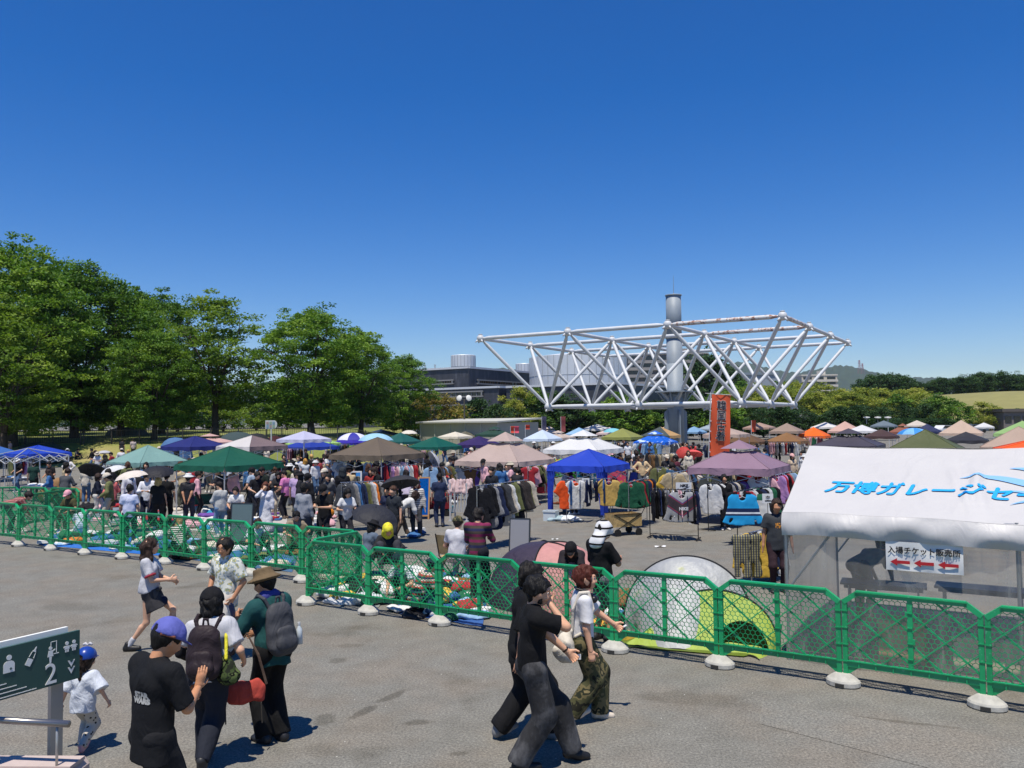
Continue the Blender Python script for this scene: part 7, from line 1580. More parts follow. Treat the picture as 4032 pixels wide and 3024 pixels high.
def backpack(per, J, col, label, s=1.0, drop=0.0, pocket=True, strap=None):
    T = J['T']; yf = yflat(J, .62); q = lambda x, y, z: T(x*s, y*s-.09, z*s+.02-drop)
    main = [cone(q(-.05, -.09, .04), q(-.045, -.08, .36), .135*s, .12*s, .03, yf), cone(q(.05, -.09, .04), q(.045, -.08, .36), .135*s, .12*s, .03, yf), cone(q(-.06, -.13, .0), q(.06, -.13, .0), .1*s, .1*s, .03, yf)]
    pk = [cone(q(-.05, -.175, .05), q(.05, -.175, .05), .085*s, .085*s, .02, yflat(J, .6)), cone(q(-.04, -.165, .15), q(.04, -.165, .15), .07*s, .07*s, .02, yflat(J, .5))]
    st = []
    for sx in (-1, 1): st += chain([q(sx*.09, -.02, .42), T(sx*.115, -.08, .52), T(sx*.12, .02, .555), T(sx*.125, .13, .46), T(sx*.14, .13, .3), T(sx*.16, -.02, .12)], .02)
    hd = chain([q(-.03, -.05, .46), q(-.02, -.06, .53), q(.02, -.06, .53), q(.03, -.05, .46)], .011)
    m = cloth(col, .6); parts = [('bag_body', main, m, .014, .008), ('pocket', pk, m, .014, .008), ('strap', st, cloth(strap or col, .7), .011, 0), ('handle', hd, m, .009, 0)]
    return carry('backpack', label, 'backpack', per, parts if pocket else [parts[0], parts[2], parts[3]])
HP = lambda px, py, H: gp(px, py, H)
# ------------------------------------------------------------------ poses
pose('stand'); pose('stand_look', head=(0, 28, 0), hands=((-.2, .22, 1.0), (.2, .2, 1.02)), elbow=((-.5, -.3, 1), (.5, -.3, 1)))
pose('browse', lean=14, head=(10, 22, 0), hands=((-.16, .42, 1.08), (.2, .40, 1.12)), feet=((-.11, .05, 0), (.1, -.08, 0)))
pose('walk', hip=(0, 0, .90), lean=4, feet=((-.08, .27, 0), (.08, -.26, .03)), fpitch=(8, -22), hands=((-.25, -.2, .84), (.25, .24, .88)))
pose('walk2', hip=(0, 0, .91), lean=3, feet=((-.08, -.22, .02), (.08, .24, 0)), fpitch=(-20, 6), hands=((-.24, .2, .9), (.24, -.14, .84)), head=(25, 8, 0))
pose('back_hands', hands=((-.06, -.17, .86), (.06, -.17, .86)), elbow=((-.6, -.5, 1.1), (.6, -.5, 1.1)))
pose('phone', head=(0, 32, 0), hands=((-.08, .30, 1.14), (.10, .32, 1.16)), elbow=((-.5, -.1, .9), (.5, -.1, .9)))
pose('arms_hip', hands=((-.2, .06, 1.0), (.2, .06, 1.0)), elbow=((-.9, -.1, 1.1), (.9, -.1, 1.1)))
pose('bend', hip=(0, -.12, .90), lean=72, head=(0, -5, 0), hands=((-.16, .55, .55), (.14, .58, .50)), elbow=((-.5, .2, 1.2), (.5, .2, 1.2)), feet=((-.12, .02, 0), (.12, -.05, 0)))
pose('sit', hip=(0, 0, .50), lean=12, feet=((-.14, .44, 0), (.14, .46, 0)), hands=((-.14, .36, .62), (.14, .36, .62)), head=(0, 12, 0), elbow=((-.5, -.1, .7), (.5, -.1, .7)))
pose('squat', hip=(0, -.05, .30), lean=34, feet=((-.14, .16, 0), (.14, .14, 0)), hands=((-.12, .46, .36), (.14, .5, .30)), head=(0, 8, 0), knee=((-.3, 3, .9), (.3, 3, .9)), elbow=((-.5, 0, .6), (.5, 0, .6)))
pose('ground', hip=(0, 0, .14), lean=10, feet=((-.2, .42, 0), (.2, .4, 0)), hands=((-.16, .38, .34), (.16, .40, .30)), head=(0, 22, 0), knee=((-.6, 1.5, 1.5), (.6, 1.5, 1.5)), elbow=((-.5, 0, .4), (.5, 0, .4)))
pose('hold_up', hands=((-.24, .04, .82), (.2, .28, 1.28)), elbow=((-.5, -.4, 1.0), (.5, -.1, .9)))
pose('drink', hands=((-.24, .05, .8), (.05, .2, 1.5)), elbow=((-.5, -.4, 1.0), (.5, .3, 1.0)), head=(0, 5, 0))
pose('reach', lean=8, hands=((-.2, .44, 1.28), (.25, .1, .84)), head=(15, 8, 0), feet=((-.1, .1, 0), (.1, -.1, 0)))
# heroes
pose('girl', hip=(0, -.02, .885), lean=-2, feet=((-.06, .34, .06), (.06, -.30, 0)), fpitch=(16, -8), knee=((-.1, 3, .7), (.1, 3, .5)), hands=((-.08, .30, 1.02), (.10, .30, 1.06)), elbow=((-.5, -.4, .9), (.45, -.3, .85)), head=(28, 3, 0), curl=(.8, .9))
pose('floral', hip=(0, 0, .91), lean=-2, feet=((-.09, .20, 0), (.09, -.18, .02)), fpitch=(6, -16), hands=((-.24, .06, .90), (.25, .07, .92)), elbow=((-.7, -.35, 1.05), (.7, -.35, 1.05)), head=(22, 10, 4), curl=(.6, .6))
pose('blackt', lean=3, head=(-6, 27, 0), hands=((-.03, .29, 1.12), (.12, .29, 1.19)), elbow=((-.5, .1, .8), (.5, .0, .8)), curl=(.9, .12), hdir=(None, (.1, .25, 1.0)), feet=((-.12, 0, 0), (.13, .04, 0)))
pose('packer', hip=(0, 0, .92), lean=5, feet=((-.08, .16, 0), (.03, -.30, .10)), fpitch=(4, -48), knee=((-.1, 3, .5), (.05, 3, .2)), hands=((-.22, .24, .98), (.30, .16, 1.0)), elbow=((-.6, -.3, .9), (.6, -.4, .9)), head=(-4, 12, 0))
pose('hatman', lean=5, head=(14, 14, 0), hands=((-.17, .34, 1.22), (.05, .30, 1.05)), elbow=((-.5, -.1, .8), (.5, -.2, .8)), feet=((-.07, .03, 0), (.09, -.05, 0)), curl=(.7, .7))
pose('child', hip=(0, 0, .84), lean=3, feet=((-.09, .12, 0), (.08, -.14, .05)), fpitch=(5, -35), hands=((-.40, -.02, .80), (.42, .06, .86)), elbow=((-.7, -.4, 1.0), (.7, -.4, 1.0)), head=(0, 4, 0), curl=(.7, .7))
pose('chin', hip=(0, -.09, .91), lean=1, feet=((-.06, .30, 0), (.06, -.22, .0)), fpitch=(8, -6), knee=((-.1, 3, .5), (.1, 3, .4)), hands=((-.16, .28, .96), (.05, .07, 1.46)), elbow=((-.5, -.4, 1.0), (.32, .45, 1.0)), head=(-20, 12, 0), curl=(.85, 1.0), hdir=(None, (-.2, -.3, .8)))
pose('behind', hip=(0, 0, .91), lean=4, feet=((-.06, -.24, .03), (.06, .26, 0)), fpitch=(-20, 8), hands=((-.24, .12, .84), (.24, -.10, .84)), head=(0, 8, 0))
pose('redhead', hip=(0, 0, .91), lean=2, feet=((-.06, .20, .0), (.06, -.12, .04)), fpitch=(4, -26), knee=((-.1, 3, .5), (.1, 3, .6)), hands=((-.20, .50, .93), (.25, .05, .83)), elbow=((-.5, -.2, 1.0), (.5, -.45, 1.0)), head=(-16, 2, 0), curl=(.95, .75))
pose('bendwoman', hip=(0, -.1, .90), lean=62, head=(20, -10, 0), hands=((-.18, .5, .62), (.16, .45, .55)), feet=((-.06, .22, 0), (.06, -.22, 0)), elbow=((-.5, .2, 1.2), (.5, .2, 1.2)))
# ------------------------------------------------------------------ foreground people
def region_print(name, base, marks):
    """cloth with flat print: marks = (centre, half size, colour, noise scale, threshold) in the garment's own space"""
    m = bpy.data.materials.new(name); nt, ns, ls, b = nodes(m); co = objco(nt); sp = N(nt, 'ShaderNodeSeparateXYZ'); ls.new(co, sp.inputs[0]); b.inputs['Roughness'].default_value = .85; o = None
    n0 = N(nt, 'ShaderNodeTexNoise'); n0.inputs['Scale'].default_value = 8; ls.new(co, n0.inputs['Vector']); c = lin(base); o = mixc(nt, n0.outputs[0], tuple(x*.85 for x in c), tuple(min(1, x*1.1) for x in c)); bump(nt, n0.outputs[0], b, .5, .03)
    for cen, half, col, ns_, th in marks:
        f = None
        for i in range(3):
            s1 = N(nt, 'ShaderNodeMath', operation='SUBTRACT'); ls.new(sp.outputs[i], s1.inputs[0]); s1.inputs[1].default_value = cen[i]
            a1 = N(nt, 'ShaderNodeMath', operation='ABSOLUTE'); ls.new(s1.outputs[0], a1.inputs[0]); l1 = N(nt, 'ShaderNodeMath', operation='LESS_THAN'); ls.new(a1.outputs[0], l1.inputs[0]); l1.inputs[1].default_value = half[i]
            if f is None: f = l1.outputs[0]
            else: mu = N(nt, 'ShaderNodeMath', operation='MULTIPLY'); ls.new(f, mu.inputs[0]); ls.new(l1.outputs[0], mu.inputs[1]); f = mu.outputs[0]
        if ns_:
            n1 = N(nt, 'ShaderNodeTexNoise'); n1.inputs['Scale'].default_value = ns_; ls.new(co, n1.inputs['Vector']); g1 = N(nt, 'ShaderNodeMath', operation='GREATER_THAN'); ls.new(n1.outputs[0], g1.inputs[0]); g1.inputs[1].default_value = th
            mu = N(nt, 'ShaderNodeMath', operation='MULTIPLY'); ls.new(f, mu.inputs[0]); ls.new(g1.outputs[0], mu.inputs[1]); f = mu.outputs[0]
        o = mixc(nt, f, o, lin(col))
    ls.new(o, b.inputs['Base Color']); return m
DENIM = cloth('23262f'); BLACKC = cloth('18181b'); WHITET = cloth('bcbcc0')
WASHED = bpy.data.materials.new('washed_black_denim'); nt, ns, ls, b = nodes(WASHED); n = N(nt, 'ShaderNodeTexNoise'); n.inputs['Scale'].default_value = 3.4; n.inputs['Detail'].default_value = 6; n.inputs['Roughness'].default_value = .65; ls.new(objco(nt, (1, 1, .7)), n.inputs['Vector'])
ls.new(ramp(nt, n.outputs[0], [(.36, lin('161618')), (.5, lin('28282a')), (.6, lin('4a4a4c')), (.7, lin('626262'))]).outputs[0], b.inputs['Base Color']); b.inputs['Roughness'].default_value = .9; bump(nt, n.outputs[0], b, .6, .04)
CAMO = blotch('camouflage', ['23231c', '4a4a32', '6b6244', '2c3024', '8a7c58'], 7, [0, .40, .50, .57, .66])
FLOR = blotch('floral_print', ['cfd0c4', 'cfd0c4', '8f9ea6', 'b9a860', '7d8a74'], 18, [0, .40, .50, .57, .62])
p = gp(592, 2556); girl, JG, sG = person('woman walking in a white T-shirt with red cuffs and a charcoal mini skirt', p, R(-82), 1.66, 'girl', ('tee', WHITET), ('skirt', cloth('3c3b3d')), ('long', '33241c'), None, '1d1c1c', 'd2a486', fem=1, res=.012, hero=True, hem=-.02, e=.014, b=.012, seed=2)
RC = plain('red_trim', '9c2f3c', .8)
for i in (0, 1):
    s_, e_ = JG['sh'][i], JG['el'][i]; c0 = s_.lerp(e_, .72); dv = (e_-s_).normalized(); V, Q = solid([cone(c0 - dv*.004, c0 + dv*.05, .0865, .0875, .01, None, ((c0 + dv*.016, dv), (c0 - dv*.012, -dv)))], .009); obj('cuff', raw_mesh('cuff', [(V, Q)], RC), girl)
for i in (0, 1):
    a_, k_ = JG['ank'][i], JG['kn'][i]; V, Q = solid([cone(a_ + Vector((0, 0, -.02)), a_.lerp(k_, .26), .041, .043, .01)], .01); obj('sock', raw_mesh('sock', [(V, Q)], WHITET), girl)
T = JG['T']; carry('shoulder_bag', 'small navy quilted bag at the hip of the woman in the mini skirt', 'bag', girl, [('bag_body', [cone(T(-.02, .17, -.16), T(.03, .2, -.16), .075, .075, .02, (Vector((1, 0, 0)), .8))], cloth('20263c'), .012, .006), ('strap', chain([T(-.1, .02, .5), T(0, .14, .35), T(.06, .17, .1), T(.02, .18, -.1)], .006), cloth('20263c'), .008, 0)])
carry('pouch', 'grey pouch worn over the front of the charcoal mini skirt', 'bag', girl, [('bag_body', [cone(T(.04, .13, -.02), T(.1, .11, -.02), .07, .07, .02, yflat(JG, .4)), cone(T(.04, .14, -.07), T(.1, .12, -.07), .065, .06, .02, yflat(JG, .4))], cloth('4c4b4c'), .011, .004), ('flap', [cone(T(.03, .165, .03), T(.1, .145, .03), .03, .03, .01)], cloth('3f3e40'), .01, 0)])
p = gp(885, 2600); person('smiling man with glasses in a pale floral shirt and white trousers', p, R(150), 1.72, 'floral', ('half', FLOR), ('pants', cloth('cdc6bb')), ('mop', '17130f'), None, '5a4a3a', 'b98665', res=.012, hero=True, glasses=True, seed=3, b=.035, e=.02, hem=.14, collar=True, sleeve=.85)
p = HP(606, 2442, 1.77); bt, JB, sB = person('man in a black T-shirt seen from behind looking down at his phone', p, R(-36), 1.78, 'blackt', ('half', cloth('17181b')), ('shorts', cloth('232325')), ('short', '120f0d'), ('cap_arch', cloth('5f64ac')), '2a2a2a', 'c08a66', res=.011, hero=True, e=.022, hem=.20, b=.012, seed=4, sleeve=.95, sw=.195)
H_b = JB['H']; V, Q = solid([cone(H_b(-.07, -.1, .03), H_b(.07, -.1, .03), .016, .016, .005), cone(H_b(.07, -.1, .03), H_b(.115, -.02, .035), .014, .012, .005), cone(H_b(-.07, -.1, .03), H_b(-.115, -.02, .035), .014, .012, .005)], .009); obj('cap_strap', raw_mesh('cap_strap', [(V, Q)], plain('tan_leather', '7a4a38', .5)), bt)
w = JB['wr'][0]; carry('smartphone', 'dark smartphone in the hands of the man in black', 'phone', bt, [('phone_body', [cone(w + Vector((.03, .07, .0)), w + Vector((.03, .09, .12)), .034, .034, .004, (Vector((0, 1, -.2)), .16))], plain('phone_dark', '16171a', .25), .007, 0)])
# flat print on the back of the black T-shirt: two lines of lettering projected on the cloth
shirt = [o for o in bt.children if o.name.startswith('shirt')][0]
bvh = BVHTree.FromPolygons([v.co.copy() for v in shirt.data.vertices], [list(f.vertices) for f in shirt.data.polygons])
def project_print(par, lines, T_, mat_, x0, z0, size, name='lettering'):
    for k, s in enumerate(lines):
        tm = subdiv(text_mesh(s, size, offset=.004, sx=1.15), .03)
        for vt in tm.vertices:
            o = T_(x0 - vt.co.x*-1, -.5, z0 + vt.co.y - k*size*.85); d = T_(0, 1, 0) - T_(0, 0, 0); hit = bvh.ray_cast(o, d)
            vt.co = (hit[0] if hit[0] else T_(x0 + vt.co.x, -.15, z0)) - d*.006
        tm.materials.append(mat_); obj(name, tm, par)
bt_t = JB['T']
project_print(bt, ['STAR', 'WARS'], lambda x, y, z: bt_t(x, y, z), plain('print_grey', 'a8a8a4', .8), .03, .29, .05)
p = HP(822, 2325, 1.66); pk, JP, sP = person('person in a black cap and white T-shirt walking away with a dark backpack', p, R(4), 1.68, 'packer', ('tee', WHITET), ('pants', DENIM), ('bob', '0f0d0c'), ('cap', BLACKC), '2a2a2c', 'd2a486', fem=.4, res=.012, hero=True, e=.015, hem=.06, b=.028, seed=6)
for i in (0,):
    V, Q = solid([cone(JP['sh'][i].lerp(JP['el'][i], .82), JP['el'][i], .046, .045, .02), cone(JP['el'][i], JP['wr'][i], .046, .033, .02)], .011); obj('arm_cover', raw_mesh('arm_cover', [(V, Q)], BLACKC), pk)
backpack(pk, JP, '2e2529', 'dark plum-brown backpack on the person in the white T-shirt', .92, -.03)
T = JP['T']; carry('tote_bag', 'dark camouflage bag with a bright yellow strap beside the plum-brown backpack', 'bag', pk, [('bag_body', [cone(T(.20, -.12, .14), T(.23, -.12, .0), .05, .11, .03, yflat(JP, .6))], blotch('leafcamo', ['23281c', '3c4a28', '151810', '5c6a3c'], 14, [0, .42, .52, .62]), .012, .008), ('strap', chain([T(.10, -.06, .5), T(.15, -.02, .53), T(.19, -.10, .36), T(.21, -.16, .16)], .017), cloth('dcd23c', .5), .009, 0)])
p = gp(1070, 2920); hm, JH, sH = person('man in a brown sun hat and dark green T-shirt standing with a grey backpack', p, R(52), 1.76, 'hatman', ('half', cloth('1f4a4a')), ('wide', cloth('151516')), ('short', '120f0d'), ('bucket', cloth('6b5a42')), '232326', 'b98665', res=.012, hero=True, e=.018, hem=.16, b=.03, seed=7, sleeve=.95)
V, Q = solid([cone(JH['T'](-.05, .0, .535), JH['T'](.05, .0, .535), .07, .07, .02)], .012, .006); obj('neckerchief', raw_mesh('neckerchief', [(V, Q)], cloth('43478a')), hm)
for i in (0, 1):
    V, Q = solid([cone(JH['sh'][i].lerp(JH['el'][i], .85), JH['el'][i], .05, .047, .02), cone(JH['el'][i], JH['wr'][i], .047, .034, .02)], .012); obj('arm_cover', raw_mesh('arm_cover', [(V, Q)], BLACKC), hm)
backpack(hm, JH, '45464a', 'grey backpack with a side bottle on the man in the sun hat', .92, -.02)
T = JH['T']; g = MB(); g.tube([T(.2, -.2, .02), T(.2, -.2, .17), T(.2, -.2, .2), T(.2, -.2, .22)], [.03, .03, .013, .013], 10); t = thing('water_bottle', 'clear water bottle in the side pocket of the grey backpack', 'bottle', hm.location, hm.rotation_euler.z); t.scale = hm.scale; g.build('bottle', plain('bottle_plastic', 'c4ccd0', .1), t, True); g = MB(); g.tube([T(.2, -.2, .215), T(.2, -.2, .24)], .016, 10); g.build('cap', WHITEM, t)
w = JH['wr'][0]; carry('smartphone', 'navy smartphone held up by the man in the sun hat', 'phone', hm, [('phone_body', [cone(w + Vector((-.01, .06, .03)), w + Vector((-.01, .10, .12)), .036, .036, .004, (Vector((0, 1, -.4)), .16))], plain('phone_navy', '1a2038', .25), .007, 0)])
pb = at(968, 2700, 8.35); t = thing('messenger_bag', 'coral red messenger bag hanging between the two backpackers', 'bag', (pb.x, 8.35, 0), .1)
V, Q = solid([cone((-.10, 0, .60), (.10, 0, .63), .10, .10, .03, ((0, 1, 0), .4)), cone((-.13, 0, .52), (.13, 0, .55), .05, .05, .03, ((0, 1, 0), .6))], .014, .01, 18); obj('bag_body', raw_mesh('bag_body', [(V, Q)], cloth('b0483e')), t)
g = MB(); g.tube([(-.2, 0, .62), (-.16, 0, .95), (0, .05, 1.15), (.12, 0, .95), (.2, 0, .66)], .014, 6); g.build('strap', cloth('5a4a40'), t); 
for sx in (-.19, .16): g = MB(); g.bar((sx, -.05, .5), (sx+.01, -.05, .3), .022, .008); g.build('tail', cloth('4a443c'), t)
p = gp(325, 2958); ch, JC, sC = person('toddler in a blue cap and white T-shirt walking away', p, R(-6), 1.0, 'child', ('half', cloth('c6ccd6')), ('pants', blotch('blackflower', ['1f1c1c', 'bfb6a8'], 13, [0, .24], vor=True)), ('pony', '231812'), ('cap_arch', plain('blue_satin', '1d3f94', .3)), 'd4a0a0', 'd2a486', fem=.5, hs=1.42, res=.014, hero=True, e=.045, hem=.16, b=.038, seed=8, sleeve=1.0)
g = MB(); Hc = JC['H']; g.tube([Hc(-.06, .0, .185), Hc(-.03, .0, .20), Hc(0, 0, .185), Hc(.03, 0, .205), Hc(.06, 0, .19)], [.02, .028, .014, .028, .02], 8); g.build('bow', WHITET, ch, True)
# three young men walking right
p = gp(2140, 3018); cm, JX, sX = person('young man in baggy washed black jeans resting his chin on his hand', p, R(-80), 1.82, 'chin', ('tee', cloth('141416')), ('wide', WASHED), ('mop', '0d0b0a'), None, '1a1a1c', 'cf9f80', res=.011, hero=True, e=.013, hem=.03, b=.046, seed=9)
w = JX['wr'][0]; g = MB(); g.box(w + Vector((.02, .09, -.05)), (.004, .07, .05)); t = thing('ticket', 'small white ticket in the lowered hand of the man with the washed jeans', 'ticket', cm.location, cm.rotation_euler.z); t.scale = cm.scale; g.build('paper', plain('card_white', 'd8d8d6', .6), t)
g = MB(); g.tube([JX['wr'][0].lerp(JX['el'][0], .08), JX['wr'][0].lerp(JX['el'][0], .14)], .034, 12); g.build('wristwatch', plain('watch', '3a3028', .3, .5), cm, True)
p = gp(2066, 2908); person('young man dressed all in black half hidden behind his friend', p, R(-78), 1.83, 'behind', ('half', cloth('161618')), ('wide', cloth('19191b')), ('mop', '16120f'), None, '77787a', 'c9967a', res=.013, hero=True, e=.022, hem=.16, b=.04, seed=10, sleeve=1.0)
OIP = region_print('printed_white_tee', 'd0d0d3', [((.0, .16, 1.335), (.10, .08, .022), 'b84038', 60, .47), ((.0, .16, 1.22), (.06, .08, .075), '2e3440', 26, .5), ((.0, .16, 1.28), (.09, .08, .014), '7f97b8', 0, 0), ((.02, .16, 1.10), (.09, .08, .008), '5a5a5c', 80, .5)])
p = gp(2296, 2838); rh, JR, sR = person('young man with red-brown hair, white printed T-shirt and camouflage trousers reaching forward', p, R(-84), 1.69, 'redhead', ('tee', OIP), ('wide', CAMO), ('mop', '4a1f14'), None, 'cbbfae', 'd8a688', res=.011, hero=True, e=.019, hem=.06, b=.04, seed=11, sleeve=.85)
T = JR['T']; t = carry('headphones', 'black headphones round the neck of the red-haired man', 'headphones', rh, [('band', chain([T(-.085, .09, .50), T(-.095, .0, .545), T(-.05, -.08, .56), T(.05, -.08, .56), T(.095, .0, .545), T(.085, .09, .50)], .013), plain('headphone_black', '1a1a1e', .4), .009, 0), ('ear_cup', [cone(T(-.075, .115, .45), T(-.04, .125, .45), .042, .042, .01)], plain('headphone_black', '1a1a1e', .4), .009, 0), ('ear_cup', [cone(T(.075, .115, .45), T(.04, .125, .45), .042, .042, .01)], plain('headphone_black', '1a1a1e', .4), .009, 0)])
carry('tote_bag', 'cream canvas shoulder bag hanging behind the red-haired man', 'bag', rh, [('bag_body', [cone(T(.10, -.20, .02), T(.14, -.22, -.10), .075, .135, .05, (Vector((1, 0, 0)), .6)), cone(T(.12, -.16, .1), T(.13, -.2, .0), .03, .08, .04)], cloth('d0c8ba'), .012, .012), ('strap', chain([T(.11, -.13, .12), T(.13, -.13, .35), T(.13, -.06, .53), T(.13, .04, .54), T(.17, .09, .36), T(.18, -.0, .12), T(.15, -.1, .06)], .018), cloth('d0c8ba'), .010, 0)])
w = JR['wr'][0]; g = MB(); g.box(w + Vector((.0, .12, -.03)), (.05, .06, .004), Matrix.Rotation(.5, 3, 'X')); t = thing('ticket', 'crumpled white ticket held out by the red-haired man', 'ticket', rh.location, rh.rotation_euler.z); t.scale = rh.scale; g.build('paper', plain('card_white', 'd8d8d6', .6), t)
# ------------------------------------------------------------------ people just behind the fence
SWEAT = striped('sweater_stripes', ['7c2a4e', '4a4038', '2a2c4c', '4a4038', '7c2a4e', '5a4438'], .30)
p = HP(1880, 1992, 1.72); person('man in a striped purple and brown sweater seen from behind', p, R(-18), 1.72, 'phone', ('long', SWEAT), ('pants', cloth('1e2028')), ('mop', '1c1714'), None, '26262a', res=.016, e=.014, hem=.12, seed=3)
p = gp(1794, 2048, 1.22); person('seated man in a white T-shirt and camouflage cap seen from behind', p, R(-12), 1.72, 'sit', ('tee', WHITET), ('pants', cloth('b3a596')), ('cropped', '2a211c'), ('cap', CAMO), 'c9c4bc', res=.016, e=.02, hem=.08)
p = HP(2362, 2048, 1.76); tp, JT, sT = person('man in a black T-shirt with a black and white towel over his head', p, R(-48), 1.76, 'phone', ('half', cloth('161618')), ('shorts', cloth('6f7076')), ('short', '15120f'), None, '2a2a2a', 'b98665', res=.014, e=.02, hem=.15, b=.035, sleeve=.9)
Ht = JT['H']; V, Q = solid([cone(Ht(0, -.03, .05), Ht(0, .02, .045), .122, .118, .03), cone(Ht(0, -.05, .02), Ht(.01, -.08, -.17), .105, .13, .05, (JT['Rh'] @ Vector((0, 1, 0)), .6)), cone(Ht(0, .15, -.02), Ht(0, .15, -.16), .1, .1, .01, None, (), True)], .013, .012, 16); TOW = striped('towel_bands', ['d2d2d2', 'd2d2d2', 'd2d2d2', '1a1a1c'], .11); obj('towel', raw_mesh('towel', [(V, Q)], TOW), tp)
p = gp(2262, 2392); bw_, JW, sW = person('woman in black bending down beside the towel-headed man', p, R(170), 1.6, 'bend', ('tee', cloth('2b272b')), ('pants', cloth('23283c')), ('bob', '17130f'), ('cap', cloth('17171a')), '26262a', fem=1, res=.016, e=.028)
p = gp(1640, 2425); person('crouching person in a red, white and navy striped shirt sorting clothes at the fence', p, R(-60), 1.65, 'squat', ('tee', striped('navy_red', ['a04038', 'c9b8ae', '2a3050'], .10)), ('pants', cloth('33506e')), ('short', '1d2a30'), ('bucket', cloth('1f2f3a')), 'c8c8c8', res=.018, e=.03)
p = gp(1610, 2370); person('seller in a white and blue striped T-shirt crouching behind the near fence', p, R(150), 1.6, 'squat', ('tee', striped('thinblue', ['d0d4d8', 'd0d4d8', '6f8c94'], .045)), ('pants', cloth('2a2c34')), ('short', '15120f'), ('cap', cloth('1c2c34')), 'c8c8c8', res=.02)
p = gp(1522, 2092, 1.02); person('seated seller with a yellow flowered scarf over her head', p, R(200), 1.6, 'ground', ('long', '2a2a2c'), ('pants', '3a3a40'), ('bob', '15120f'), ('scarf', blotch('yellow_flowers', ['d8cf3c', 'd8cf3c', 'c07a3c', 'd8cf3c'], 12, [0, .5, .62, .66])), fem=1, res=.02, z=.35)
p = gp(1448, 2070, 1.05); person('seller in a grey-blue top and dark sun hat sitting under the black umbrella', p, R(-40), 1.6, 'ground', ('tee', '5f6c7c'), ('pants', '2a2a30'), ('bob', '15120f'), ('bucket', cloth('1d1d20')), fem=1, res=.02, z=.3)
p = gp(1164, 2020, 1.0); person('seated person with black hair behind the right end of the left fence', p, R(200), 1.65, 'ground', ('tee', '8c7f6c'), ('pants', '5c5644'), ('mop', '100e0d'), None, res=.02, z=.2)
p = gp(1005, 2045, 1.0); person('seated seller with brown hair and a white top behind the left fence', p, R(-140), 1.6, 'ground', ('tee', 'c4ccd4'), ('pants', '2c3038'), ('short', '33241a'), None, res=.02, z=.2)
p = gp(706, 2045, 1.0); person('blonde woman in a black and white striped shirt kneeling behind the left fence', p, R(20), 1.6, 'squat', ('tee', striped('bw', ['c9c9c4', '26302c'], .05)), ('pants', '2c2c30'), ('long', 'a58a5a'), None, fem=1, res=.02, z=.15)
p = gp(320, 2110); person('person in a pale blue striped dress crouching behind the left fence', p, R(30), 1.55, 'squat', ('tee', striped('paleblue', ['b4c4d4', 'd0d4d8'], .05)), ('longskirt', 'b4c4d4'), ('bob', '1d1713'), None, fem=1, res=.022)
p = gp(3066, 2330); person('man in a dark grey T-shirt with orange lettering standing at the tent corner', p, R(168), 1.74, 'stand', ('tee', region_print('grey_orange', '2f3338', [((-.05, .17, 1.25), (.09, .09, .05), 'd08a2c', 45, .5)])), ('pants', '33242a'), ('mop', '33241c'), None, '26262a', 'b98665', res=.018, e=.03, hem=.14)
p = TW(.55, 2.9); person('man in grey bending over the table inside the ticket tent', p, R(-60), 1.7, 'bend', ('tee', '5a626c'), ('pants', '2b3340'), ('short', '15120f'), ('cap', cloth('23281f')), res=.02)
p = TW(3.15, 1.9); person('person in a navy top sitting at the right inside the ticket tent', p, R(100), 1.68, 'sit', ('tee', '23406c'), ('pants', '26304a'), ('short', '15120f'), None, res=.02)
